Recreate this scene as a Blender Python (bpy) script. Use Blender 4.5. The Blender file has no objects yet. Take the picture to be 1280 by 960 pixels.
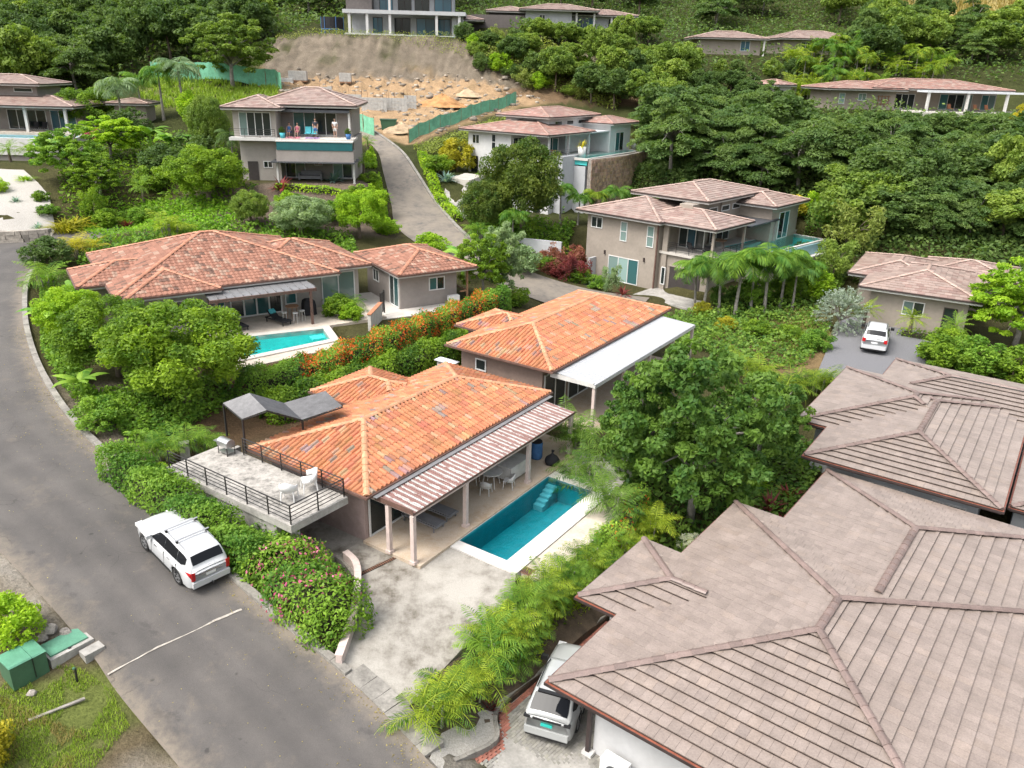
import bpy, math, random
import numpy as np
from mathutils import Vector, Matrix

# ------------------------------------------------------------------ camera, sky, sun
SC = bpy.context.scene
COL = SC.collection
FPX, PITCH, ROLL, CAMH = 1000.0, math.radians(21.7), math.radians(1.5), 18.0
_fw = np.array([0, math.cos(PITCH), -math.sin(PITCH)])
_up0 = np.array([0, math.sin(PITCH), math.cos(PITCH)])
_rt0 = np.array([1.0, 0, 0])
_rt = _rt0 * math.cos(ROLL) + _up0 * math.sin(ROLL)
_up = _up0 * math.cos(ROLL) - _rt0 * math.sin(ROLL)
CAM = np.array([0, 0, CAMH])
cd = bpy.data.cameras.new('camera')
cam = bpy.data.objects.new('camera', cd)
COL.objects.link(cam)
cd.sensor_fit = 'HORIZONTAL'
cd.sensor_width = 36
cd.lens = 36 * FPX / 1280
cd.clip_start = 0.5
cd.clip_end = 3000
cam.matrix_world = Matrix(((_rt[0], _up[0], -_fw[0], 0), (_rt[1], _up[1], -_fw[1], 0), (_rt[2], _up[2], -_fw[2], CAMH), (0, 0, 0, 1)))
SC.camera = cam

SUN_EL, SUN_AZ = 58.0, 215.0        # degrees; azimuth of the place the light comes from, counted from +X
wd = bpy.data.worlds.new('World')
SC.world = wd
wd.use_nodes = True
wn = wd.node_tree.nodes
sky = wn.new('ShaderNodeTexSky')
sky.sky_type = 'NISHITA'
sky.sun_disc = False
sky.sun_elevation = math.radians(SUN_EL)
sky.sun_rotation = math.radians(90 - SUN_AZ)
sky.air_density = 1.2
sky.dust_density = 6.0
sky.ozone_density = 1.0
wn['Background'].inputs['Strength'].default_value = 0.15
veil = wn.new('ShaderNodeHueSaturation')          # thin even cloud takes most of the blue out of the sky
veil.inputs['Saturation'].default_value = 0.35
wd.node_tree.links.new(sky.outputs[0], veil.inputs['Color'])
wd.node_tree.links.new(veil.outputs[0], wn['Background'].inputs['Color'])
sl = bpy.data.lights.new('sun', 'SUN')
sl.energy = 1.0
sl.angle = math.radians(24)
sl.color = (1.0, 0.95, 0.87)
sun = bpy.data.objects.new('sun', sl)
COL.objects.link(sun)
_e, _a = math.radians(SUN_EL), math.radians(SUN_AZ)
sun.rotation_euler = Vector((math.cos(_e) * math.cos(_a), math.cos(_e) * math.sin(_a), math.sin(_e))).to_track_quat('Z', 'Y').to_euler()
sun.location = (0, 0, 60)
SC.view_settings.view_transform = 'Standard'
SC.view_settings.look = 'None'
SC.view_settings.gamma = 1
SC.view_settings.exposure = 1.2

R = math.radians
rnd = random.Random(7)
RNG = np.random.default_rng(11)


def ray(u, v):
    return _fw + _rt * (u - 640) / FPX - _up * (v - 480) / FPX


def P(u, v, z):
    """pixel of the photograph -> point on the level plane z"""
    k = ray(u, v)
    return CAM + k * ((z - CAMH) / k[2])


def PD(u, v, D):
    return CAM + ray(u, v) * D


# ------------------------------------------------------------------ materials
MATS = {}


def _nt(name):
    m = bpy.data.materials.new(name)
    m.use_nodes = True
    return m, m.node_tree.nodes, m.node_tree.links, m.node_tree.nodes['Principled BSDF']


def c4(c, k=1.0):
    return (min(c[0] * k, 1), min(c[1] * k, 1), min(c[2] * k, 1), 1)


def mixrgb(n, l, fac, a, b, blend='MIX'):
    x = n.new('ShaderNodeMix')
    x.data_type = 'RGBA'
    x.blend_type = blend
    for sock, val in ((x.inputs['Factor'], fac), (x.inputs[6], a), (x.inputs[7], b)):
        if hasattr(val, 'is_linked'):
            l.new(val, sock)
        else:
            sock.default_value = val
    return x.outputs[2]


def noise(n, l, scale, detail=4, rough=.6, coord=None, stretch=None):
    t = n.new('ShaderNodeTexNoise')
    t.inputs['Scale'].default_value = scale
    t.inputs['Detail'].default_value = detail
    t.inputs['Roughness'].default_value = rough
    if coord is not None:
        if stretch:
            mp = n.new('ShaderNodeMapping')
            mp.inputs['Scale'].default_value = stretch
            l.new(coord, mp.inputs['Vector'])
            l.new(mp.outputs[0], t.inputs['Vector'])
        else:
            l.new(coord, t.inputs['Vector'])
    return t.outputs['Fac']


def ramp(n, l, fac, stops):
    r = n.new('ShaderNodeValToRGB')
    el = r.color_ramp.elements
    while len(el) < len(stops):
        el.new(0.5)
    for e, (p, c) in zip(el, stops):
        e.position = p
        e.color = c if len(c) == 4 else (c[0], c[1], c[2], 1)
    l.new(fac, r.inputs['Fac'])
    return r.outputs['Color']


def mat(name, col, rough=.7, var=.12, scale=3.0, bump=0.0, bscale=40, metal=0.0, spec=.4, col2=None, attr=False, obj=False):
    """plain surface: colour with two scales of mottling and fine relief"""
    if name in MATS:
        return MATS[name]
    m, n, l, b = _nt(name)
    tc = n.new('ShaderNodeTexCoord')
    co = tc.outputs['Object'] if obj else None
    if co is None:
        ge = n.new('ShaderNodeNewGeometry')
        co = ge.outputs['Position']
    f1 = noise(n, l, scale, 5, .65, co)
    f2 = noise(n, l, scale * 7.3, 3, .6, co)
    c2 = col2 or tuple(x * (1 - 2 * var) for x in col)
    a = ramp(n, l, f1, [(.32, c4(c2)), (.68, c4(col, 1 + var))])
    b2 = ramp(n, l, f2, [(.3, (1 - var, 1 - var, 1 - var, 1)), (.7, (1 + var * .6,) * 3 + (1,))])
    out = mixrgb(n, l, 1.0, a, b2, 'MULTIPLY')
    if attr:
        at = n.new('ShaderNodeAttribute')
        at.attribute_name = 'Col'
        out = mixrgb(n, l, 1.0, out, at.outputs['Color'], 'MULTIPLY')
    l.new(out, b.inputs['Base Color'])
    b.inputs['Roughness'].default_value = rough
    b.inputs['Metallic'].default_value = metal
    b.inputs['Specular IOR Level'].default_value = spec
    if bump:
        bp = n.new('ShaderNodeBump')
        bp.inputs['Strength'].default_value = bump
        bp.inputs['Distance'].default_value = 0.02
        l.new(noise(n, l, bscale, 4, .7, co), bp.inputs['Height'])
        l.new(bp.outputs[0], b.inputs['Normal'])
    MATS[name] = m
    return m


def leafmat(name, ca, cb, trans=.4, rough=.55):
    """foliage: colour runs from ca to cb leaf by leaf (attribute) and a little plant by plant"""
    if name in MATS:
        return MATS[name]
    m, n, l, b = _nt(name)
    at = n.new('ShaderNodeAttribute')
    at.attribute_name = 'Col'
    sp = n.new('ShaderNodeSeparateColor')
    l.new(at.outputs['Color'], sp.inputs[0])
    c = mixrgb(n, l, sp.outputs[0], c4(ca), c4(cb))
    oi = n.new('ShaderNodeObjectInfo')
    rr = ramp(n, l, oi.outputs['Random'], [(0, (.80, .86, .8, 1)), (1, (1.15, 1.12, 1.0, 1))])
    c = mixrgb(n, l, 1.0, c, rr, 'MULTIPLY')
    l.new(c, b.inputs['Base Color'])
    b.inputs['Roughness'].default_value = rough
    b.inputs['Specular IOR Level'].default_value = .22
    t = n.new('ShaderNodeBsdfTranslucent')
    c2 = mixrgb(n, l, 1.0, c, (1.25, 1.3, .6, 1), 'MULTIPLY')
    l.new(c2, t.inputs['Color'])
    mx = n.new('ShaderNodeMixShader')
    mx.inputs[0].default_value = trans
    l.new(b.outputs[0], mx.inputs[1])
    l.new(t.outputs[0], mx.inputs[2])
    l.new(mx.outputs[0], n['Material Output'].inputs['Surface'])
    MATS[name] = m
    return m


def tilemat(name, rough=.6, spec=.3):
    """roof tiles: per-tile colour (attribute) with weathering"""
    m, n, l, b = _nt(name)
    at = n.new('ShaderNodeAttribute')
    at.attribute_name = 'Col'
    ge = n.new('ShaderNodeNewGeometry')
    f1 = noise(n, l, 1.1, 5, .7, ge.outputs['Position'])
    f2 = noise(n, l, 22, 3, .7, ge.outputs['Position'])
    a = ramp(n, l, f1, [(.3, (.78, .77, .76, 1)), (.7, (1.1, 1.1, 1.1, 1))])
    c = mixrgb(n, l, 1.0, at.outputs['Color'], a, 'MULTIPLY')
    d = ramp(n, l, f2, [(.3, (.8, .8, .8, 1)), (.65, (1.08, 1.08, 1.08, 1))])
    c = mixrgb(n, l, 1.0, c, d, 'MULTIPLY')
    l.new(c, b.inputs['Base Color'])
    b.inputs['Roughness'].default_value = rough
    b.inputs['Specular IOR Level'].default_value = spec
    bp = n.new('ShaderNodeBump')
    bp.inputs['Strength'].default_value = .25
    bp.inputs['Distance'].default_value = .01
    l.new(f2, bp.inputs['Height'])
    l.new(bp.outputs[0], b.inputs['Normal'])
    MATS[name] = m
    return m


def watermat(name, tint, rough=.04, ior=1.33):
    m, n, l, b = _nt(name)
    tr = n.new('ShaderNodeBsdfTransparent')
    tr.inputs['Color'].default_value = c4(tint)
    gl = n.new('ShaderNodeBsdfGlossy')
    gl.inputs['Roughness'].default_value = rough
    ge = n.new('ShaderNodeNewGeometry')
    bp = n.new('ShaderNodeBump')
    bp.inputs['Strength'].default_value = .6
    bp.inputs['Distance'].default_value = .08
    l.new(noise(n, l, 3.2, 3, .6, ge.outputs['Position']), bp.inputs['Height'])
    fr = n.new('ShaderNodeFresnel')
    fr.inputs['IOR'].default_value = ior
    l.new(bp.outputs[0], fr.inputs['Normal'])
    l.new(bp.outputs[0], gl.inputs['Normal'])
    mx = n.new('ShaderNodeMixShader')
    l.new(fr.outputs[0], mx.inputs[0])
    l.new(tr.outputs[0], mx.inputs[1])
    l.new(gl.outputs[0], mx.inputs[2])
    l.new(mx.outputs[0], n['Material Output'].inputs['Surface'])
    MATS[name] = m
    return m


def glass(name, col, rough=.06):
    m, n, l, b = _nt(name)
    oi = n.new('ShaderNodeObjectInfo')
    r_ = ramp(n, l, oi.outputs['Random'], [(0, (.55, .55, .55, 1)), (1, (1.3, 1.3, 1.3, 1))])
    l.new(mixrgb(n, l, 1.0, c4(col), r_, 'MULTIPLY'), b.inputs['Base Color'])
    b.inputs['Roughness'].default_value = rough
    b.inputs['Specular IOR Level'].default_value = .14 if name == 'car_glass' else .8
    MATS[name] = m
    return m


def mathn(n, l, op, a, b=None):
    m = n.new('ShaderNodeMath')
    m.operation = op
    for i, v in enumerate((a, b)):
        if v is None:
            continue
        if hasattr(v, 'is_linked'):
            l.new(v, m.inputs[i])
        else:
            m.inputs[i].default_value = v
    return m.outputs[0]


def asphalt():
    m, n, l, b = _nt('asphalt')
    ge = n.new('ShaderNodeNewGeometry')
    co = ge.outputs['Position']
    f1 = noise(n, l, .28, 6, .62, co)
    f2 = noise(n, l, 1.6, 5, .7, co)
    f3 = noise(n, l, 55, 3, .8, co)
    a = ramp(n, l, f1, [(.30, (.056, .052, .049, 1)), (.5, (.076, .070, .066, 1)), (.70, (.100, .092, .086, 1))])
    dust = ramp(n, l, noise(n, l, .9, 7, .75, co), [(.55, (0, 0, 0, 1)), (.74, (.55, .55, .55, 1))])
    c = mixrgb(n, l, dust, a, (.15, .125, .098, 1))
    wet = ramp(n, l, noise(n, l, .55, 6, .72, co, (1.0, 1.6, 1)), [(.33, (.72, .72, .73, 1)), (.38, (1, 1, 1, 1))])
    c = mixrgb(n, l, .8, c, wet, 'MULTIPLY')
    g = ramp(n, l, f3, [(.3, (.72, .72, .72, 1)), (.7, (1.25, 1.25, 1.25, 1))])
    c = mixrgb(n, l, 1.0, c, g, 'MULTIPLY')
    at = n.new('ShaderNodeAttribute')
    at.attribute_name = 'Col'
    sp = n.new('ShaderNodeSeparateColor')
    l.new(at.outputs['Color'], sp.inputs[0])
    ed = mathn(n, l, 'MULTIPLY', sp.outputs[0], mathn(n, l, 'MULTIPLY', noise(n, l, 2.2, 6, .75, co), 1.7))
    edr = ramp(n, l, ed, [(.35, (0, 0, 0, 1)), (.85, (.8, .8, .8, 1))])
    c = mixrgb(n, l, edr, c, (.19, .16, .125, 1))
    vo = n.new('ShaderNodeTexVoronoi')
    vo.feature = 'DISTANCE_TO_EDGE'
    vo.inputs['Scale'].default_value = .42
    wv = n.new('ShaderNodeVectorMath')
    wv.operation = 'ADD'
    nz = n.new('ShaderNodeTexNoise')
    nz.inputs['Scale'].default_value = 1.3
    nz.inputs['Detail'].default_value = 5
    l.new(co, nz.inputs['Vector'])
    l.new(co, wv.inputs[0])
    l.new(nz.outputs['Color'], wv.inputs[1])
    l.new(wv.outputs[0], vo.inputs['Vector'])
    trk = ramp(n, l, sp.outputs[1], [(.10, (1, 1, 1, 1)), (.20, (1.16, 1.15, 1.13, 1)), (.30, (.94, .94, .94, 1)), (.40, (1.15, 1.14, 1.12, 1)), (.50, (.93, .93, .93, 1)), (.60, (1.14, 1.13, 1.12, 1)), (.70, (.95, .95, .95, 1)), (.80, (1.13, 1.12, 1.1, 1)), (.9, (1, 1, 1, 1))])
    c = mixrgb(n, l, 1.0, c, trk, 'MULTIPLY')
    pit = ramp(n, l, noise(n, l, 160, 2, .5, co), [(.36, (.55, .55, .55, 1)), (.46, (1, 1, 1, 1)), (.64, (1, 1, 1, 1)), (.72, (1.6, 1.55, 1.5, 1))])
    c = mixrgb(n, l, .7, c, pit, 'MULTIPLY')
    oil = ramp(n, l, noise(n, l, 1.9, 2, .4, co), [(.22, (.55, .55, .55, 1)), (.26, (1, 1, 1, 1))])
    c = mixrgb(n, l, 1.0, c, oil, 'MULTIPLY')
    cr = ramp(n, l, vo.outputs['Distance'], [(.0, (.66, .66, .66, 1)), (.008, (1, 1, 1, 1))])
    crm = ramp(n, l, noise(n, l, .33, 3, .5, co), [(.54, (0, 0, 0, 1)), (.62, (1, 1, 1, 1))])
    c = mixrgb(n, l, crm, c, mixrgb(n, l, 1.0, c, cr, 'MULTIPLY'))
    l.new(c, b.inputs['Base Color'])
    b.inputs['Roughness'].default_value = .85
    bp = n.new('ShaderNodeBump')
    bp.inputs['Strength'].default_value = .5
    bp.inputs['Distance'].default_value = .012
    l.new(f3, bp.inputs['Height'])
    l.new(bp.outputs[0], b.inputs['Normal'])
    MATS['asphalt'] = m
    return m


def stained(name, base, stain, s1=.5, lo=.42, hi=.6, amt=.8, fine=30, rough=.85):
    """pale slab with dark weather stains of their own shape"""
    m, n, l, b = _nt(name)
    ge = n.new('ShaderNodeNewGeometry')
    co = ge.outputs['Position']
    f1 = noise(n, l, s1, 7, .72, co)
    f2 = noise(n, l, s1 * 6, 5, .7, co)
    f3 = noise(n, l, fine, 3, .7, co)
    w = ramp(n, l, f1, [(lo, (amt, amt, amt, 1)), (hi, (0, 0, 0, 1))])
    w2 = ramp(n, l, f2, [(.35, (1, 1, 1, 1)), (.6, (.25, .25, .25, 1))])
    ww = mixrgb(n, l, 1.0, w, w2, 'MULTIPLY')
    c = mixrgb(n, l, ww, c4(base), c4(stain))
    g = ramp(n, l, f3, [(.3, (.82, .82, .82, 1)), (.7, (1.08, 1.08, 1.08, 1))])
    c = mixrgb(n, l, 1.0, c, g, 'MULTIPLY')
    l.new(c, b.inputs['Base Color'])
    b.inputs['Roughness'].default_value = rough
    bp = n.new('ShaderNodeBump')
    bp.inputs['Strength'].default_value = .25
    bp.inputs['Distance'].default_value = .01
    l.new(f3, bp.inputs['Height'])
    l.new(bp.outputs[0], b.inputs['Normal'])
    MATS[name] = m
    return m


def groundmat():
    m, n, l, b = _nt('ground')
    at = n.new('ShaderNodeAttribute')
    at.attribute_name = 'Col'
    ge = n.new('ShaderNodeNewGeometry')
    co = ge.outputs['Position']
    f1 = noise(n, l, .8, 6, .7, co)
    f2 = noise(n, l, 9, 5, .75, co)
    a = ramp(n, l, f1, [(.3, (.72, .72, .7, 1)), (.7, (1.2, 1.18, 1.15, 1))])
    d = ramp(n, l, f2, [(.3, (.6, .6, .6, 1)), (.7, (1.3, 1.3, 1.3, 1))])
    c = mixrgb(n, l, 1.0, at.outputs['Color'], a, 'MULTIPLY')
    c = mixrgb(n, l, 1.0, c, d, 'MULTIPLY')
    l.new(c, b.inputs['Base Color'])
    b.inputs['Roughness'].default_value = .95
    b.inputs['Specular IOR Level'].default_value = .1
    bp = n.new('ShaderNodeBump')
    bp.inputs['Strength'].default_value = .9
    bp.inputs['Distance'].default_value = .22
    l.new(f2, bp.inputs['Height'])
    l.new(bp.outputs[0], b.inputs['Normal'])
    MATS['ground'] = m
    return m


def carpaint(name, col):
    m, n, l, b = _nt(name)
    b.inputs['Base Color'].default_value = c4(col)
    b.inputs['Roughness'].default_value = .28
    b.inputs['Coat Weight'].default_value = .8
    b.inputs['Coat Roughness'].default_value = .05
    MATS[name] = m
    return m


def rustroof():
    """sheet roof: rust-red ribs, white paint left in broken streaks along the pans (local y)"""
    m, n, l, b = _nt('peeling_roof')
    tc = n.new('ShaderNodeTexCoord')
    co = tc.outputs['Object']
    sx = n.new('ShaderNodeSeparateXYZ')
    l.new(co, sx.inputs[0])
    f1 = noise(n, l, 1.0, 6, .75, co, (3.4, 1.7, 1))
    f2 = noise(n, l, 1.0, 5, .7, co, (14, 4, 1))
    st = mathn(n, l, 'SINE', mathn(n, l, 'MULTIPLY', sx.outputs[0], 2 * math.pi / .30))
    v = mathn(n, l, 'ADD', mathn(n, l, 'MULTIPLY', st, .34), mathn(n, l, 'MULTIPLY', f1, 1.9))
    w = ramp(n, l, mathn(n, l, 'MULTIPLY', v, .8), [(.80, (0, 0, 0, 1)), (.86, (1, 1, 1, 1))])
    red = ramp(n, l, f2, [(.3, (.11, .05, .042, 1)), (.7, (.21, .105, .09, 1))])
    wh = ramp(n, l, f2, [(.3, (.24, .225, .21, 1)), (.7, (.40, .39, .38, 1))])
    l.new(mixrgb(n, l, w, red, wh), b.inputs['Base Color'])
    b.inputs['Roughness'].default_value = .6
    MATS['peeling_roof'] = m
    return m


for nm, c, k in [
    ('taupe', (.30, .26, .22), dict(rough=.85, var=.07, scale=.6)), ('grey_wall', (.345, .315, .285), dict(rough=.85, var=.06, scale=.6)),
    ('warm_grey_wall', (.28, .25, .23), dict(rough=.85, var=.06, scale=.6)), ('white_wall', (.52, .52, .52), dict(rough=.8, var=.05, scale=.7)),
    ('pale_wall', (.42, .43, .445), dict(rough=.8, var=.05, scale=.6)), ('brown_wall', (.235, .17, .14), dict(rough=.85, var=.08, scale=.7)),
    ('dark_wall', (.12, .105, .10), dict(rough=.85, var=.08)), ('pinkgrey_wall', (.36, .27, .25), dict(rough=.85, var=.08)),
    ('white_frame', (.62, .62, .61), dict(rough=.5, var=.03)), ('white_trim', (.54, .53, .51), dict(rough=.6, var=.06)),
    ('dark_trim', (.045, .032, .03), dict(rough=.5, var=.15)), ('brown_trim', (.13, .075, .06), dict(rough=.55, var=.15)),
    ('red_gutter', (.24, .08, .05), dict(rough=.5, var=.18)), ('post_pink', (.55, .45, .41), dict(rough=.8, var=.08)),
    ('black_metal', (.022, .02, .02), dict(rough=.5, var=.1)), ('grey_metal', (.22, .22, .225), dict(rough=.4, var=.1, metal=.3)),
    ('canopy_grey', (.12, .12, .125), dict(rough=.45, var=.14, metal=.2)), ('dark_sheet', (.075, .08, .09), dict(rough=.45, var=.15, metal=.2)), ('white_sheet', (.58, .60, .62), dict(rough=.4, var=.06)),
    ('garage_dark', (.045, .038, .036), dict(rough=.6, var=.12)), ('stone_deck', (.47, .41, .345), dict(rough=.8, var=.1, scale=1.4)),
    ('white_deck', (.48, .45, .41), dict(rough=.8, var=.08, scale=1.2)), ('coping', (.54, .52, .49), dict(rough=.75, var=.06, scale=2)),
    ('concrete', (.34, .325, .30), dict(rough=.9, var=.16, scale=1.2, bump=.3)), ('kerb', (.25, .235, .21), dict(rough=.9, var=.2, scale=1.6, bump=.4)),
    ('dark_cloth', (.04, .045, .06), dict(rough=.9, var=.1)), ('pool_teal', (.012, .10, .11), dict(rough=.5, var=.06, scale=2)), ('pool_deep', (.014, .27, .32), dict(rough=.5, var=.08, scale=2)),
    ('pool_aqua', (.10, .62, .60), dict(rough=.5, var=.05, scale=2)), ('pool_pale', (.30, .50, .56), dict(rough=.5, var=.05)),
    ('bark', (.16, .125, .095), dict(rough=.95, var=.2, scale=4, bump=.5)), ('bark_grey', (.26, .24, .215), dict(rough=.95, var=.2, scale=4, bump=.5)),
    ('rubber', (.018, .018, .018), dict(rough=.85, var=.1)), ('rim', (.45, .46, .47), dict(rough=.3, var=.05, metal=.8)),
    ('car_dark', (.015, .015, .016), dict(rough=.4, var=.1)), ('lamp_red', (.40, .012, .015), dict(rough=.2, var=.05)),
    ('lamp_clear', (.6, .6, .6), dict(rough=.1, var=.05)), ('chrome', (.6, .6, .6), dict(rough=.12, var=.02, metal=1)),
    ('plate_white', (.7, .7, .7), dict(rough=.5, var=.04)), ('plate_teal', (.02, .42, .36), dict(rough=.5, var=.04)),
    ('box_green', (.055, .13, .075), dict(rough=.5, var=.08)), ('lid_green', (.095, .26, .17), dict(rough=.5, var=.1)),
    ('mesh_green', (.17, .46, .30), dict(rough=.8, var=.14, scale=1.0)), ('white_plastic', (.66, .66, .65), dict(rough=.4, var=.03)),
    ('grey_fabric', (.17, .17, .18), dict(rough=.9, var=.08)), ('pale_cloth', (.55, .54, .52), dict(rough=.9, var=.08)),
    ('black_fabric', (.02, .02, .023), dict(rough=.9, var=.1)), ('wood', (.27, .15, .085), dict(rough=.7, var=.18, scale=3)),
    ('blue_fabric', (.06, .16, .36), dict(rough=.9, var=.1)), ('teal_fabric', (.08, .40, .46), dict(rough=.9, var=.1)),
    ('skin', (.42, .26, .19), dict(rough=.6, var=.05)), ('hair', (.03, .02, .015), dict(rough=.7, var=.1)),
    ('pink_fabric', (.55, .16, .22), dict(rough=.9, var=.15)), ('purple_fabric', (.30, .16, .40), dict(rough=.9, var=.2)),
    ('red_paver', (.30, .12, .09), dict(rough=.9, var=.14, attr=True)), ('grey_paver', (.25, .24, .22), dict(rough=.9, var=.12, attr=True)),
    ('stone', (.30, .27, .24), dict(rough=.95, var=.2, bump=.5, attr=True)), ('brown_stone', (.36, .27, .19), dict(rough=.95, var=.2, bump=.5, attr=True)),
    ('block', (.42, .41, .39), dict(rough=.95, var=.12)), ('gravel', (.17, .17, .18), dict(rough=.95, var=.25, scale=14, bump=.8)),
    ('white_gravel', (.38, .36, .33), dict(rough=.95, var=.16, scale=18, bump=.8)), ('roadside_gravel', (.40, .36, .31), dict(rough=.95, var=.25, scale=14, bump=.8)),
    ('sandy_soil', (.42, .31, .20), dict(rough=.95, var=.2, scale=1.2, bump=.6)), ('orange_soil', (.42, .22, .09), dict(rough=.95, var=.2, scale=1.5, bump=.6)),
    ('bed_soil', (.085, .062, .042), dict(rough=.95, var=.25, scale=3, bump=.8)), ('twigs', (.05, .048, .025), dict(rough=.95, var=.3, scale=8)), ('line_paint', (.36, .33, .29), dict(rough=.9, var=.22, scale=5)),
    ('terracotta', (.40, .17, .09), dict(rough=.8, var=.1)), ('roof_deck', (.10, .075, .065), dict(rough=.9, var=.1)),
    ('cyan_lid', (.12, .38, .44), dict(rough=.5, var=.08)), ('silver_metal', (.5, .5, .5), dict(rough=.3, var=.05, metal=.8)),
    ('rust_steel', (.20, .10, .06), dict(rough=.8, var=.2)), ('stucco_shed', (.5, .48, .44), dict(rough=.9, var=.1)),
]:
    mat(nm, c, **k)
asphalt()
groundmat()
rustroof()
stained('terrace_floor', (.42, .395, .36), (.10, .095, .085), .8, .44, .66, .95, 18)
stained('drive_concrete', (.34, .32, .285), (.105, .09, .07), .27, .44, .62, 1.0, 26)
stained('patio_floor', (.48, .40, .315), (.34, .22, .11), .6, .40, .62, .6, 20)
stained('white_roof', (.35, .36, .375), (.42, .43, .45), .7, .36, .5, .6, 10, .4)
stained('dusty_road', (.21, .18, .145), (.085, .08, .076), .3, .40, .62, .9, 40)
tilemat('tile_orange', .7)
tilemat('tile_brown', .42, .45)
glass('glass_dark', (.022, .03, .03))
glass('glass_teal', (.045, .125, .13))
glass('glass_pale', (.20, .29, .27))
glass('car_glass', (.008, .009, .011), .03)
glass('glass_blue', (.06, .15, .20))
watermat('water_deep', (.50, .88, .90))
watermat('water_aqua', (.75, .97, .97), .05, 1.16)
carpaint('paint_white', (.50, .51, .52))
carpaint('paint_silver', (.33, .34, .335))
LEAF = dict(
    mango=((.040, .085, .014), (.235, .310, .030)), mango_dark=((.026, .060, .018), (.150, .165, .034)), lime=((.105, .185, .014), (.36, .45, .035)),
    jungle=((.036, .066, .024), (.125, .165, .055)), jungle_light=((.065, .105, .026), (.24, .28, .062)), feather=((.042, .080, .030), (.165, .205, .074)),
    broad=((.028, .070, .020), (.165, .235, .045)), palm=((.038, .095, .018), (.21, .29, .040)), areca=((.035, .080, .010), (.33, .36, .040)),
    silver=((.19, .24, .22), (.46, .52, .50)), hedge=((.045, .105, .018), (.22, .31, .045)), hedge_dull=((.060, .100, .024), (.24, .26, .075)),
    red_leaf=((.08, .016, .022), (.28, .06, .065)), rust_leaf=((.15, .05, .04), (.36, .16, .12)), yellow=((.19, .20, .015), (.54, .46, .04)),
    dry=((.22, .17, .06), (.44, .36, .16)), blue_agave=((.12, .21, .22), (.27, .38, .38)), grass=((.085, .135, .018), (.29, .34, .06)),
    cover=((.065, .150, .015), (.24, .37, .035)), banana=((.055, .14, .025), (.27, .38, .075)), orange_flower=((.50, .09, .02), (.72, .22, .05)),
    pink_flower=((.50, .06, .22), (.74, .24, .42)), yellow_flower=((.62, .46, .01), (.80, .62, .03)), white_flower=((.6, .62, .55), (.8, .8, .75)),
    scrub=((.085, .110, .028), (.32, .32, .10)), grey_green=((.09, .13, .08), (.26, .31, .20)))
_g = {'jungle', 'feather', 'jungle_light', 'broad', 'mango', 'mango_dark', 'hedge', 'hedge_dull', 'palm', 'cover', 'scrub', 'grass', 'areca', 'lime', 'banana', 'grey_green'}
LEAF = {k: (tuple(x * y for x, y in zip(ab[0], (1.5, 1.65, 1.35))), tuple(x * y for x, y in zip(ab[1], (1.14, 1.27, 1.1)))) if k in _g else ab for k, ab in LEAF.items()}
for k, (a_, b_) in LEAF.items():
    leafmat('leaf_' + k, a_, b_)


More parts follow.
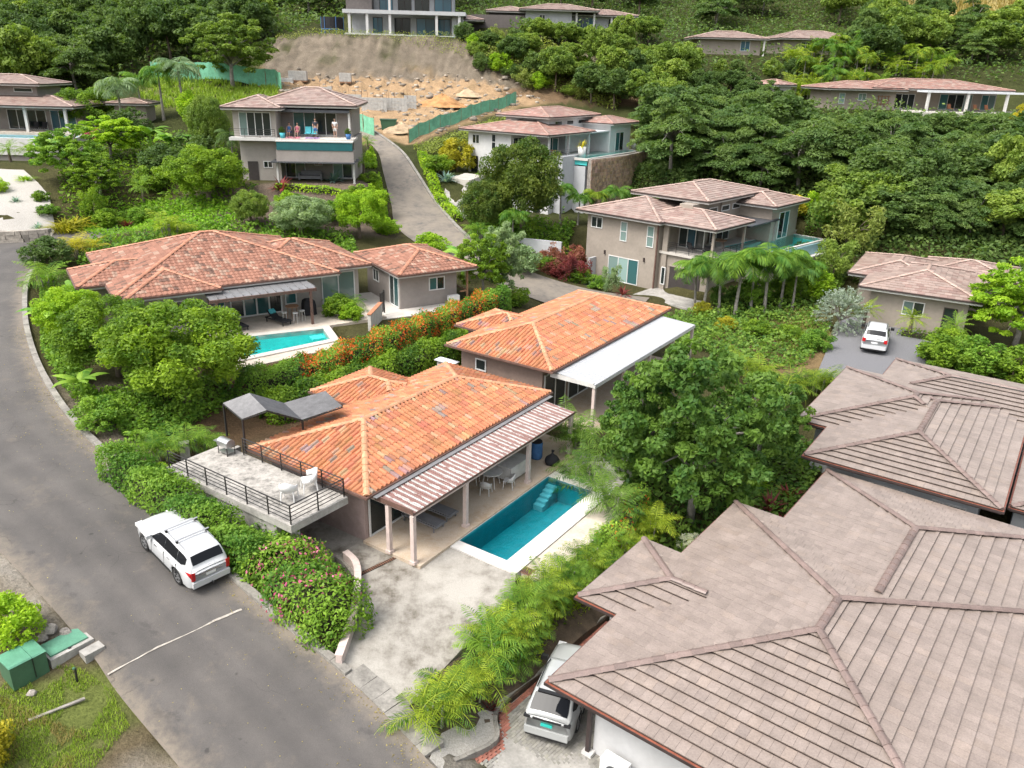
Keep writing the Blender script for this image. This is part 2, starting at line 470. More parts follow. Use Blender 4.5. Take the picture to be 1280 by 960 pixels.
# ------------------------------------------------------------------ mesh helpers
class MB:
    """collects faces; build() links them as one mesh object"""

    def __init__(s):
        s.v, s.f, s.m, s.c = [], [], [], []
        s.smooth = False

    def add(s, vs, fs, mi=0, col=None):
        o = len(s.v)
        s.v += [tuple(float(q) for q in x) for x in vs]
        s.f += [tuple(i + o for i in f) for f in fs]
        s.m += [mi] * len(fs)
        s.c += [col or (1, 1, 1)] * len(vs)
        return s

    def bx(s, x0, x1, y0, y1, z0, z1, mi=0, col=None, T=None):
        vs = [Vector(q) for q in ((x0, y0, z0), (x1, y0, z0), (x1, y1, z0), (x0, y1, z0), (x0, y0, z1), (x1, y0, z1), (x1, y1, z1), (x0, y1, z1))]
        if T is not None:
            vs = [T @ q for q in vs]
        return s.add(vs, [(0, 3, 2, 1), (4, 5, 6, 7), (0, 1, 5, 4), (1, 2, 6, 5), (2, 3, 7, 6), (3, 0, 4, 7)], mi, col)

    def prism(s, poly, z0, z1, mi=0, col=None):
        """poly: list of (x,y) or (x,y,ztop); z1 added to ztop when three numbers"""
        n = len(poly)
        top = [(p[0], p[1], (p[2] if len(p) > 2 else 0) + z1) for p in poly]
        bot = [(p[0], p[1], (p[2] if len(p) > 2 else 0) + z0) for p in poly]
        a = sum(poly[i][0] * poly[(i + 1) % n][1] - poly[(i + 1) % n][0] * poly[i][1] for i in range(n))
        if a < 0:
            top.reverse()
            bot.reverse()
        fs = [tuple(range(n)), tuple(range(2 * n - 1, n - 1, -1))] + [(i, n + i, n + (i + 1) % n, (i + 1) % n) for i in range(n)]
        return s.add(top + bot, fs, mi, col)

    def tube(s, pts, rad, n=7, mi=0, col=None, cap=True):
        pts = [Vector(p) for p in pts]
        if not hasattr(rad, '__len__'):
            rad = [rad] * len(pts)
        vs, fs = [], []
        for i, p in enumerate(pts):
            d = (pts[min(i + 1, len(pts) - 1)] - pts[max(i - 1, 0)]).normalized()
            a = d.orthogonal().normalized() if abs(d.z) < .95 else Vector((1, 0, 0)) - d * d.x
            a = (Vector((0, 0, 1)).cross(d) if abs(d.z) < .95 else a).normalized()
            b = d.cross(a)
            for k in range(n):
                t = 2 * math.pi * k / n
                vs.append(p + (a * math.cos(t) + b * math.sin(t)) * rad[i])
        for i in range(len(pts) - 1):
            for k in range(n):
                fs.append((i * n + k, i * n + (k + 1) % n, (i + 1) * n + (k + 1) % n, (i + 1) * n + k))
        if cap:
            fs.append(tuple(range(n - 1, -1, -1)))
            fs.append(tuple(range((len(pts) - 1) * n, len(pts) * n)))
        return s.add(vs, fs, mi, col)

    def lathe(s, prof, n=18, T=None, mi=0, col=None):
        """prof: (radius, height) pairs about z"""
        vs, fs = [], []
        for r, h in prof:
            for k in range(n):
                t = 2 * math.pi * k / n
                q = Vector((r * math.cos(t), r * math.sin(t), h))
                vs.append(T @ q if T is not None else q)
        for i in range(len(prof) - 1):
            for k in range(n):
                fs.append((i * n + k, i * n + (k + 1) % n, (i + 1) * n + (k + 1) % n, (i + 1) * n + k))
        return s.add(vs, fs, mi, col)

    def build(s, name, mats, parent=None, smooth=False):
        me = bpy.data.meshes.new(name)
        me.from_pydata(s.v, [], s.f)
        if not isinstance(mats, (list, tuple)):
            mats = [mats]
        for q in mats:
            me.materials.append(MATS[q])
        if len(mats) > 1:
            me.polygons.foreach_set('material_index', s.m)
        if any(c != (1, 1, 1) for c in s.c) or any(mm.startswith(('tile', 'leaf', 'red_pa', 'grey_pa', 'stone', 'brown_stone')) for mm in mats):
            at = me.attributes.new('Col', 'FLOAT_COLOR', 'POINT')
            at.data.foreach_set('color', np.array([(c[0], c[1], c[2], 1) for c in s.c], dtype=np.float32).ravel())
        if smooth:
            me.polygons.foreach_set('use_smooth', [True] * len(me.polygons))
        me.update()
        o = bpy.data.objects.new(name, me)
        COL.objects.link(o)
        if parent is not None:
            o.parent = parent
        return o


def npmesh(name, V, F, matn, C=None, smooth=False):
    """mesh from arrays of points (n,3) and quads (m,4) or triangles (m,3)"""
    V = np.asarray(V, np.float32)
    F = np.asarray(F, np.int32)
    k = F.shape[1]
    me = bpy.data.meshes.new(name)
    me.vertices.add(len(V))
    me.vertices.foreach_set('co', V.ravel())
    me.loops.add(F.size)
    me.loops.foreach_set('vertex_index', F.ravel())
    me.polygons.add(len(F))
    me.polygons.foreach_set('loop_start', np.arange(0, F.size, k, dtype=np.int32))
    if smooth:
        me.polygons.foreach_set('use_smooth', np.ones(len(F), bool))
    me.update(calc_edges=True)
    if C is not None:
        at = me.attributes.new('Col', 'FLOAT_COLOR', 'POINT')
        C = np.asarray(C, np.float32)
        if C.ndim == 1:
            C = np.stack([C, C, C], 1)
        at.data.foreach_set('color', np.concatenate([C, np.ones((len(C), 1), np.float32)], 1).astype(np.float32).ravel())
    if matn:
        me.materials.append(MATS[matn])
    return me


def tag(o, label=None, cat=None, group=None, kind=None):
    if label:
        o['label'] = label
    if cat:
        o['category'] = cat
    if group:
        o['group'] = group
    if kind:
        o['kind'] = kind
    return o


def obj(name, me, parent=None):
    o = bpy.data.objects.new(name, me)
    COL.objects.link(o)
    if parent is not None:
        o.parent = parent
    return o


def thing(name, label, cat, loc=(0, 0, 0), rz=0.0, group=None, scale=None):
    o = bpy.data.objects.new(name, None)
    o.empty_display_size = .3
    COL.objects.link(o)
    o.location = [float(q) for q in loc]
    o.rotation_euler = (0, 0, rz)
    if scale is not None:
        o.scale = scale if hasattr(scale, '__len__') else (scale,) * 3
    return tag(o, label, cat, group)


def struct(name, mb, mats, smooth=False):
    return tag(mb.build(name, mats, None, smooth), kind='structure')


# ------------------------------------------------------------------ frames of the houses (x along the photographed eave)
class Frame:
    def __init__(s, ox, oy, az, base, k=1.0):
        s.k = k
        s.o = np.array([ox, oy, 0.0])
        s.az = R(az)
        s.A = np.array([math.cos(s.az), math.sin(s.az), 0])
        s.B = np.array([-s.A[1], s.A[0], 0])
        s.base = base

    def w(s, x, y, z=0.0):
        q = s.o + (s.A * x + s.B * y) * s.k
        return (q[0], q[1], s.base + z * s.k)

    def loc(s, u, v, z):
        """pixel on level z above the base -> local x, y"""
        q = (P(u, v, z * s.k + s.base) - s.o) / s.k
        return float(q @ s.A), float(q @ s.B)

    def rect(s, x0, x1, y0, y1):
        return [s.w(x, y)[:2] for x, y in ((x0, y0), (x1, y0), (x1, y1), (x0, y1))]


FM = Frame(-5.44, 26.74, 56.1, 0.0)      # orange house with the near pool
FL = Frame(-18.0, 47.76, 33, 2.2)        # house with the aqua pool
FG = Frame(6.09, 76.78, -42, -.6)        # taupe two-storey house
FW = Frame(-6.83, 96.0, -35, 6.52, .85)      # white house
F0 = Frame(1.37, 19.08, 52.7, -2.1)      # nearest brown roof
F1 = Frame(13.86, 33.88, 55.0, -1.6)     # second brown roof
F2 = Frame(26.43, 59.95, -30.4, 0.0)     # low house behind the gravel court
FB = Frame(-27.3, 80.0, 4, 7.0)          # two-storey house on the left slope
FA = Frame(-62.5, 97.5, 2, 9.4)          # pool house at the left edge
FE = Frame(44.6, 123.0, 4, 13.4)         # long house on the right slope
FF = Frame(-27.5, 139.5, 2, 22.2)        # house above the cut
FF2 = Frame(-5.5, 147.7, 2, 24.0)
FN1 = Frame(29.5, 146.4, 0, 20.7)
FN2 = Frame(45.0, 151.5, 5, 21.2)


# ------------------------------------------------------------------ terrain
def pz(u, v, z):
    return tuple(P(u, v, z)) if z > -50 else tuple(PD(u, v, -z))


ROAD_R = [pz(*q) for q in ((660, 1100, -1.9), (600, 1020, -1.5), (535, 950, -1.0), (440, 853, -.4), (300, 735, .6), (165, 600, 1.6), (100, 540, 2.1), (62, 490, 2.45), (38, 440, 2.75), (28, 390, 3.0), (34, 345, 3.2), (60, 320, 3.35), (100, 303, 3.5), (160, 290, 3.7))]
ROAD_L = [pz(*q) for q in ((300, 1100, -1.9), (270, 1020, -1.5), (225, 960, -1.0), (150, 870, -.4), (100, 800, .4), (-5, 685, 1.4), (-110, 600, 2.1), (-150, 540, 2.45), (-150, 470, 2.75), (-120, 400, 3.0), (-90, 345, 3.2), (-30, 305, 3.35), (50, 293, 3.5), (150, 278, 3.7))]
UP_L = [pz(*q) for q in ((436, 158, -101), (452, 170, -97), (472, 190, -93), (479, 215, -88), (489, 255, 4.5), (497, 285, 3.2), (545, 318, 2.2), (615, 352, 1.1), (700, 384, .2), (790, 398, -.35))]
UP_R = [pz(*q) for q in ((458, 158, -101), (478, 170, -97), (504, 190, -93), (522, 215, -88), (546, 252, 4.5), (580, 290, 3.2), (620, 318, 2.2), (670, 342, 1.1), (740, 362, .2), (812, 372, -.35))]


def resample(pts, n):
    p = np.array(pts)
    t = np.arange(len(p))
    tt = np.linspace(0, len(p) - 1, n)
    out = []
    for x in tt:                       # Catmull-Rom
        i = int(min(max(math.floor(x), 0), len(p) - 2))
        f = x - i
        a, b, c, d = p[max(i - 1, 0)], p[i], p[i + 1], p[min(i + 2, len(p) - 1)]
        out.append(.5 * ((2 * b) + (c - a) * f + (2 * a - 5 * b + 4 * c - d) * f * f + (3 * b - a - 3 * c + d) * f ** 3))
    return np.array(out)


ROADS = [(resample(ROAD_L, 90), resample(ROAD_R, 90)), (resample(UP_L, 60), resample(UP_R, 60))]

DRIVE = [pz(*q) for q in ((455, 674, -.02), (490, 694, -.04), (526, 710, -.04), (561, 684, -.01), (645, 719, -.02), (640, 745, -.16), (560, 830, -.6), (500, 895, -.85), (531, 946, -.98), (440, 851, -.38), (421, 832, -.25), (445, 765, -.12), (443, 722, -.08), (428, 702, -.06), (385, 672, -.05), (420, 655, -.03))]
PAVE = [pz(*q) for q in ((545, 965, -1.15), (570, 958, -1.45), (622, 930, -1.85), (626, 888, -1.95), (690, 835, -2.05), (757, 775, -2.08), (800, 800, -2.08), (800, 960, -2.08), (780, 1100, -2.1), (660, 1100, -1.92), (600, 1020, -1.52))]
COURT = [pz(*q) for q in ((1020, 470, 0), (1048, 402, 0), (1075, 392, 0), (1140, 410, 0), (1165, 425, 0), (1158, 455, 0), (1130, 500, 0))]

CP = []          # control points of the slope


def cp(u, v, z=None, D=None):
    q = P(u, v, z) if D is None else PD(u, v, D)
    CP.append((q[0], q[1], q[2]))


for a in (ROAD_R, ROAD_L, UP_L, UP_R):
    CP += [tuple(q) for q in a]
for q in ((-14, 15, -.6), (-22, 18, .3), (-30, 24, 1.2), (-40, 35, 2.0), (-14, 5, -1.5), (0, 5, -2.2), (20, 5, -2.6), (40, 10, -2.8), (60, 30, -2.2), (45, 40, -1.0),
          (60, 60, .5), (80, 60, 1.0), (110, 40, 0), (140, 80, 4), (-80, 20, 3), (-100, 60, 6), (-60, 60, 5), (-130, 20, 4), (160, 20, 0), (-40, -5, 0), (60, -5, -3)):
    CP.append(q)
for f, x0, x1, y0, y1, dz in ((FM, -1, 13, -5, 8, 0), (FM, 15, 29, -2, 9, .2), (FL, -8, 17, -7, 12, 0), (FG, 0, 14, -2, 1, 0), (F0, 0, 19, -11, 0, 0), (F1, 0, 17, -12, 0, 0), (F2, -2, 10, 0, 12, 0)):
    for x in (x0, x1):
        for y in (y0, y1):
            CP.append(f.w(x, y, dz))
for u, v, D in ((0, 200, 84), (60, 200, 84), (110, 200, 84), (0, 265, 68), (60, 270, 68), (130, 280, 67), (200, 285, 68), (260, 260, 72), (330, 240, 76), (150, 230, 76), (220, 190, 88), (250, 160, 95),
                (0, 165, 96), (110, 165, 96), (160, 150, 104), (200, 125, 108), (260, 108, 112), (340, 112, 110), (190, 98, 114), (300, 90, 118), (120, 110, 118), (60, 110, 120), (0, 110, 120),
                (400, 150, 96), (450, 150, 99), (520, 148, 105), (511, 183, 97), (530, 176, 98.5), (560, 165, 101), (600, 150, 106), (640, 138, 111), (400, 118, 112), (480, 110, 118), (560, 112, 117), (640, 118, 118),
                (360, 100, 120), (420, 98, 121), (480, 98, 121), (540, 98, 121), (600, 104, 120), (660, 112, 120), (720, 118, 120),
                (350, 48, 125), (420, 45, 125), (480, 46, 125), (540, 46, 125), (600, 55, 124), (660, 66, 123), (720, 84, 122),
                (432, 42, 128), (575, 42, 128), (500, 40, 140), (610, 35, 136), (795, 36, 136), (700, 32, 150),
                (100, 60, 138), (250, 60, 136), (0, 60, 138), (100, 0, 175), (300, 10, 165), (0, 0, 175), (640, -20, 210), (800, 0, 185), (900, 40, 160), (1000, 40, 165), (1100, 30, 172), (1200, 25, 172), (1280, 25, 172),
                (870, 66, 136), (958, 70, 136), (972, 70, 140), (1068, 66, 140), (900, 95, 128), (1000, 100, 126), (1100, 90, 132), (1250, 90, 134),
                (1010, 140, 117), (1140, 140, 117), (1270, 142, 117), (1020, 136, 128), (1270, 136, 128), (900, 150, 112), (850, 180, 108), (810, 190, 103), (790, 215, 96), (900, 200, 98), (1000, 200, 96), (1100, 210, 94), (1250, 210, 95),
                (960, 260, 88), (1060, 270, 82), (1160, 290, 74), (1260, 290, 76), (1030, 320, 72),
                (600, 222, 89), (560, 225, 87), (570, 180, 96), (640, 285, 79), (700, 266, 85), (760, 245, 86), (700, 300, 77), (740, 325, 79), (640, 330, 74), (600, 300, 76)):
    cp(u, v, D=D)
for q in ((-120, 200, 44), (-40, 215, 42), (0, 260, 52), (80, 230, 44), (150, 220, 46), (150, 140, 20), (-140, 140, 22), (-140, 240, 60), (150, 280, 64), (0, 320, 66), (120, 100, 10)):
    CP.append(q)
CPA = np.array(CP)
_k = np.linalg.norm(CPA[:, None, :2] - CPA[None, :, :2], axis=2)
_n = len(CPA)
_A = np.zeros((_n + 1, _n + 1))
_A[:_n, :_n] = -_k + np.eye(_n) * 2.0
_A[:_n, _n] = 1
_A[_n, :_n] = 1
_w = np.linalg.solve(_A, np.append(CPA[:, 2], 0))


def rbf(x, y):
    out = np.empty(len(x))
    for i in range(0, len(x), 20000):
        d = np.hypot(x[i:i + 20000, None] - CPA[None, :, 0], y[i:i + 20000, None] - CPA[None, :, 1])
        out[i:i + 20000] = -d @ _w[:_n] + _w[_n]
    return out


def polydist(x, y, poly):
    """distance to a polygon, 0 inside"""
    p = np.array([q[:2] for q in poly])
    ins = np.zeros(len(x), bool)
    dm = np.full(len(x), 1e9)
    for i in range(len(p)):
        a, b = p[i], p[(i + 1) % len(p)]
        c = ((a[1] > y) != (b[1] > y)) & (x < (b[0] - a[0]) * (y - a[1]) / (b[1] - a[1] + 1e-12) + a[0])
        ins ^= c
        d = b - a
        t = np.clip(((x - a[0]) * d[0] + (y - a[1]) * d[1]) / (d @ d + 1e-12), 0, 1)
        dm = np.minimum(dm, np.hypot(x - a[0] - t * d[0], y - a[1] - t * d[1]))
    return np.where(ins, 0, dm)


def smooth01(t):
    t = np.clip(t, 0, 1)
    return t * t * (3 - 2 * t)


MAINPOOL = FM.rect(2.83, 9.65, -4.63, -2.27)
LPOOL = [FL.w(x, y)[:2] for x, y in (FL.loc(294.7, 422.6, 0), FL.loc(403.8, 411, 0), FL.loc(413, 424, 0), FL.loc(301.5, 447, 0))]
PADS = [(FL.rect(-8.2, 8.8, -7.4, 13), 2.08, 3), (FL.rect(8, 18.6, -2.2, 8.5), 2.0, 2.5), (FM.rect(-2.9, 14.2, -5.9, 8.2), -.12, 1.2), (FM.rect(14, 30, -2.6, 9.2), .1, 2),
        (FG.rect(-.5, 14.5, -3.4, 1), -.7, 2.5), (F0.rect(-1.5, 20, -13, 1.8), -2.2, 1.5), (F1.rect(-.8, 18, -18, 2.0), -1.7, 1.5), (F2.rect(-2.5, 11, -1.5, 13), -.1, 3), (COURT, -.1, 2.5),
        (FB.rect(-.5, 12.5, -2, 10), 6.9, 3), (FA.rect(-9, 12, 0, 14), 8.6, 3), (FA.rect(-9, 12.6, -10, -4.2), 6.4, 3), (FW.rect(-1, 8.0, -3, 12), 6.4, 2.5), (FW.rect(9, 20, -6, 2), 2.7, 2.5), (FW.rect(16, 24, -4, 14), 2.7, 2.5), (FG.rect(11.0, 18, 1.5, 18.5), .2, 2.5), (FE.rect(-2, 32, -2, 12), 13.3, 4), (FF.rect(-6, 22, -2, 14), 22.0, 3), (FF2.rect(-1, 27, -1, 12), 23.9, 3),
        (FN1.rect(-1, 12, -1, 9), 20.6, 3), (FN2.rect(-1, 14, -1, 9), 21.1, 3), (PAVE, None, 1.2), (DRIVE, None, .9)]
xs = np.concatenate([np.linspace(-700, -112, 22), np.arange(-108, -40, 2.0), np.arange(-40, 46, .6), np.arange(46, 132, 2.0), np.linspace(136, 700, 22)])
ys = np.concatenate([np.linspace(-300, -4, 12), np.arange(0, 12, 2.0), np.arange(12, 70, .6), np.arange(70, 112, 1.1), np.arange(112, 136, .7), np.arange(137, 230, 3.0), np.linspace(235, 800, 26)])
GX, GY = np.meshgrid(xs, ys)
gx, gy = GX.ravel(), GY.ravel()
cx_, cy_ = np.clip(gx, -150, 170), np.clip(gy, -20, 330)
gz = rbf(cx_, cy_)


def vnoise(x, y, s, seed):
    r = np.random.default_rng(seed)
    out = np.zeros(len(x))
    for k in range(5):
        a = r.uniform(0, 6.28)
        b = r.uniform(0, 6.28)
        f = s * (1.5 ** k)
        out += np.sin(x * f * math.cos(a) + y * f * math.sin(a) + b) * np.sin(-x * f * math.sin(a) * 1.3 + y * f * math.cos(a) + b * 2) / (1.25 ** k)
    return out / 2.2


gz += vnoise(gx, gy, .35, 1) * .28 * smooth01((gy - 60) / 30)
_site = polydist(gx, gy, [PD(*q)[:2] for q in ((335, 100, 117), (600, 100, 117), (740, 120, 117), (740, 80, 127), (600, 50, 128), (335, 45, 128))])
gz += (vnoise(gx * 2.6, gy * .4, 1.3, 21) * .45 + vnoise(gx, gy, 2.3, 22) * .42) * (1 - smooth01(_site / 3))
_flr = polydist(gx, gy, [PD(*q)[:2] for q in ((345, 115, 108), (440, 165, 97), (520, 170, 99), (640, 135, 114), (600, 105, 119), (345, 103, 119))])
gz += (np.abs(vnoise(gx, gy, 1.1, 23)) * .3 + vnoise(gx, gy, 2.4, 24) * .12) * (1 - smooth01(_flr / 2))
LEVEL = []       # every levelled place, last word wins
gzone = np.zeros(len(gx))
for poly, z, fall in PADS:
    d = polydist(gx, gy, poly)
    wgt = 1 - smooth01(d / fall)
    if z is None:
        pa = np.array(poly)
        dd = 1 / (np.hypot(gx[:, None] - pa[None, :, 0], gy[:, None] - pa[None, :, 1]) ** 2 + .05)
        zz = (dd * pa[None, :, 2]).sum(1) / dd.sum(1) - .35
    else:
        zz = z
    gz = gz * (1 - wgt) + zz * wgt
for Lp, Rp in ROADS:
    rv = np.concatenate([Lp * (1 - k / 8) + Rp * (k / 8) for k in range(9)])
    near = np.where(polydist(gx, gy, np.concatenate([Lp, Rp[::-1]])) < 3.0)[0]
    best = np.full(len(gx), 1e9)
    bz = np.zeros(len(gx))
    best[near] = np.maximum(0, polydist(gx[near], gy[near], np.concatenate([Lp, Rp[::-1]])) - .35)
    dd = 1 / (np.hypot(gx[near, None] - rv[None, :, 0], gy[near, None] - rv[None, :, 1]) ** 2 + .02) ** 2
    bz[near] = (dd * rv[None, :, 2]).sum(1) / dd.sum(1)
    dr_ = polydist(gx, gy, FM.rect(-3.0, 14.2, -6, 8.5))
    wgt = (1 - smooth01(best / 2.2)) * smooth01(dr_ / .8)
    gz = gz * (1 - wgt) + (bz - .1) * wgt
for poly, zb in ((MAINPOOL, -1.9), (LPOOL, .3)):
    d = polydist(gx, gy, poly)
    gz = np.where(d < .75, np.minimum(gz, zb), gz)
GZ = gz.reshape(GX.shape)


def Z(x, y):
    i = int(np.clip(np.searchsorted(xs, x) - 1, 0, len(xs) - 2))
    j = int(np.clip(np.searchsorted(ys, y) - 1, 0, len(ys) - 2))
    fx = (x - xs[i]) / (xs[i + 1] - xs[i])
    fy = (y - ys[j]) / (ys[j + 1] - ys[j])
    return float(GZ[j, i] * (1 - fx) * (1 - fy) + GZ[j, i + 1] * fx * (1 - fy) + GZ[j + 1, i] * (1 - fx) * fy + GZ[j + 1, i + 1] * fx * fy)


def hit(u, v, t0=12.0):
    """where the line of sight through a pixel meets the ground"""
    k = ray(u, v)
    t = t0
    while t < 420:
        q = CAM + k * t
        if q[2] <= Z(q[0], q[1]):
            lo, hi = t - .6, t
            for _ in range(12):
                md = (lo + hi) / 2
                q = CAM + k * md
                if q[2] <= Z(q[0], q[1]):
                    hi = md
                else:
                    lo = md
            q = CAM + k * hi
            return (float(q[0]), float(q[1]), float(q[2]))
        t += .6
    q = CAM + k * 200
    return (float(q[0]), float(q[1]), Z(q[0], q[1]))


def at_depth(u, D):
    """a place on the ground in the direction of a picture column at a given depth"""
    v = 480
    q = CAM + _fw * D + _rt * ((u - 640) / FPX * D)
    for _ in range(6):
        z = Z(q[0], q[1])
        v = 480 - FPX * float((np.array([q[0], q[1], z]) - CAM) @ _up) / D
        q = PD(u, v, D)
    return (float(q[0]), float(q[1]), Z(q[0], q[1]))


# ground colours: soil, growth, the raw earth of the building site
colr = np.tile(np.array([.075, .072, .030]), (len(gx), 1))
n1 = vnoise(gx, gy, .5, 5)


def zone(poly, c, fall=1.5, amp=1.0):
    d = polydist(gx, gy, poly) + n1 * amp * .8
    w = 1 - smooth01(d / fall)
    global colr
    colr = colr * (1 - w[:, None]) + np.array(c)[None] * w[:, None]


def pdp(*q):
    return [PD(*x) for x in q]


zone([(-200, 90), (200, 90), (260, 420), (-260, 420)], (.05, .058, .020), 10)
zone(pdp((330, 115, 108), (395, 160, 95), (440, 170, 96), (510, 176, 98), (650, 130, 115), (720, 118, 121), (600, 100, 121), (480, 96, 122), (340, 96, 121)), (.40, .275, .165), 2.5, 1.5)
zone(pdp((335, 100, 120), (480, 98, 120.5), (600, 100, 120), (700, 122, 119), (740, 130, 119), (740, 70, 125), (600, 55, 125), (480, 48, 125.5), (335, 48, 125.5)), (.19, .16, .125), 1.2, 1.2)
zone(pdp((640, 125, 118), (800, 160, 118), (820, 130, 121), (720, 95, 122)), (.17, .115, .07), 2, 1.5)
zone([P(-40, 640, 1.3), P(20, 700, 1.1), P(140, 870, -.3), P(215, 965, -1), P(200, 1060, -1.5), P(-60, 1060, -1.0)], (.17, .135, .085), 1.2, .6)
zone([P(40, 880, -.5), P(150, 850, -.4), P(165, 900, -.6), P(60, 960, -.8), P(0, 930, -.6)], (.15, .18, .05), 1.0, 1.0)
zone([P(-5, 680, 1.4), P(40, 720, 1.0), P(95, 810, .3), P(60, 800, .2), P(0, 720, .9)], (.36, .33, .29), .6, .5)
zone([P(170, 960, -1), P(232, 962, -1), P(240, 1010, -1.4), P(150, 1010, -1.2)], (.37, .33, .28), .8, .5)
zone([P(170, 600, 1.5), P(60, 470, 2.5), P(120, 480, 2.3), P(210, 560, 1.7)], (.19, .16, .125), 1, .8)
zone([P(528, 940, -1), P(560, 940, -1.2), P(590, 950, -1.5), P(580, 985, -1.4), P(545, 985, -1.3)], (.27, .25, .22), .5, .1)
zone(FM.rect(-4.8, 14, 6.5, 11), (.12, .095, .06), 2, .8)
zone(FL.rect(-4, 18, -13, -7), (.13, .085, .05), 1.5, .6)
zone(pdp((160, 250, 73), (330, 225, 76), (450, 225, 80), (480, 270, 74), (300, 290, 68), (130, 280, 68)), (.16, .125, .10), 2, 1)
zone(pdp((180, 100, 112), (340, 105, 111), (350, 130, 104), (200, 130, 106)), (.13, .15, .045), 2, 1)
zone(pdp((1120, 30, 172), (1280, 10, 180), (1280, 60, 165), (1150, 50, 168)), (.33, .28, .11), 6, 2)
zone([P(880, 400, .3), P(1000, 400, 0), P(1040, 460, 0), P(960, 450, 0)], (.22, .155, .08), 1.5, .8)
_cl = (1 - smooth01(_site / 1.5)) * np.clip((gz - 15.5) / 1.5, 0, 1)
_stk = vnoise(gx * 3.0, gy * .3, 1.0, 31) * .22 + vnoise(gx, gz * 1.5, .9, 32) * .14
colr = colr * (1 + (_stk * _cl)[:, None])
gme = npmesh('ground', np.stack([gx, gy, gz], 1),
             np.array([(j * len(xs) + i, j * len(xs) + i + 1, (j + 1) * len(xs) + i + 1, (j + 1) * len(xs) + i) for j in range(len(ys) - 1) for i in range(len(xs) - 1)]), 'ground', colr, True)
tag(obj('ground', gme), kind='structure')


# ------------------------------------------------------------------ roads, kerbs, drives
def ribbon(name, Lp, Rp, matn, dz=0.0, nx=10):
    mb = MB()
    vs, fs, cs = [], [], []
    for a, b in zip(Lp, Rp):
        for k in range(nx + 1):
            f = k / nx
            q = a * (1 - f) + b * f
            vs.append((q[0], q[1], q[2] + dz + .05 * (1 - (2 * f - 1) ** 2)))
            e_ = abs(2 * f - 1) ** 3
            cs.append((e_, f, 0))
    for i in range(len(Lp) - 1):
        for k in range(nx):
            o = i * (nx + 1) + k
            fs.append((o, o + 1, o + nx + 2, o + nx + 1))
    mb.add(vs, fs)
    mb.c = cs
    return struct(name, mb, matn, True)


ribbon('road', *ROADS[0], 'asphalt')
ribbon('upper_road', *ROADS[1], 'dusty_road')


def kerbline(name, pts, w, h, matn, side=1, seg=1.0, down=.3):
    """kerb stones laid end to end along a line of points"""
    root = None
    pts = np.array(pts)
    mb = MB()
    for i in range(len(pts) - 1):
        a, b = pts[i], pts[i + 1]
        d = (b - a)[:2]
        d = d / (np.hypot(*d) + 1e-9)
        nrm = np.array([d[1], -d[0]]) * side
        j = RNG.uniform(-.012, .012)
        g = .006
        q = [a[:2] + d * g, b[:2] - d * g, b[:2] - d * g + nrm * w, a[:2] + d * g + nrm * w]
        z = [a[2], b[2], b[2], a[2]]
        vs = [(q[k][0], q[k][1], z[k] + h + j) for k in range(4)] + [(q[k][0], q[k][1], z[k] - down) for k in range(4)]
        mb.add(vs, [(0, 1, 2, 3), (7, 6, 5, 4), (0, 4, 5, 1), (1, 5, 6, 2), (2, 6, 7, 3), (3, 7, 4, 0)])
    return struct(name, mb, matn)


_rr = ROADS[0][1]
_d = np.hypot(_rr[:, 0] - P(440, 853, -.4)[0], _rr[:, 1] - P(440, 853, -.4)[1])
_i0 = int(np.argmin(_d))
_i1 = int(np.argmin(np.hypot(_rr[:, 0] - P(535, 950, -1)[0], _rr[:, 1] - P(535, 950, -1)[1])))
kerbline('kerb', _rr[_i0:72], .28, .13, 'kerb', 1)
kerbline('driveway_apron', _rr[_i1:_i0 + 1], .75, .03, 'kerb', 1)
kerbline('upper_kerb', ROADS[1][1][4:44], .3, .14, 'kerb', 1 if True else -1)
def road_height(x, y):
    Lr, Rr = ROADS[0]
    best = None
    for i in range(len(Lr) - 1):
        for a_, b_, c_ in ((Lr[i], Rr[i], Rr[i + 1]), (Lr[i], Rr[i + 1], Lr[i + 1])):
            det = (b_[1] - c_[1]) * (a_[0] - c_[0]) + (c_[0] - b_[0]) * (a_[1] - c_[1])
            if abs(det) < 1e-9:
                continue
            l1 = ((b_[1] - c_[1]) * (x - c_[0]) + (c_[0] - b_[0]) * (y - c_[1])) / det
            l2 = ((c_[1] - a_[1]) * (x - c_[0]) + (a_[0] - c_[0]) * (y - c_[1])) / det
            if min(l1, l2, 1 - l1 - l2) >= -.02:
                t = np.array([l1, l2, 1 - l1 - l2])
                z = t @ np.array([a_[2], b_[2], c_[2]])
                dl = polydist(np.array([x]), np.array([y]), [Lr[i][:2], Lr[i + 1][:2], Lr[i][:2]])[0]
                dr = polydist(np.array([x]), np.array([y]), [Rr[i][:2], Rr[i + 1][:2], Rr[i][:2]])[0]
                f = dl / (dl + dr + 1e-6)
                return float(z + .05 * (1 - (2 * f - 1) ** 2))
    return Z(x, y) + .1


# concrete strip across the road
_a, _b = P(133, 836, .12), P(302, 761, .45)
mb = MB()
n_ = 14
L_ = []
for k in range(n_ + 1):
    f = k / n_
    q = _a * (1 - f) + _b * f
    d = (_b - _a)[:2]
    d = d / np.hypot(*d)
    wv = .06 + RNG.uniform(-.012, .012)
    zz = road_height(q[0], q[1])
    L_.append((q[0] + d[1] * wv, q[1] - d[0] * wv, zz + .012, q[0] - d[1] * wv, q[1] + d[0] * wv))
for k in range(n_):
    a, b = L_[k], L_[k + 1]
    mb.add([(a[0], a[1], a[2]), (b[0], b[1], b[2]), (b[3], b[4], b[2]), (a[3], a[4], a[2])], [(0, 1, 2, 3)])
struct('road_marking', mb, 'line_paint')


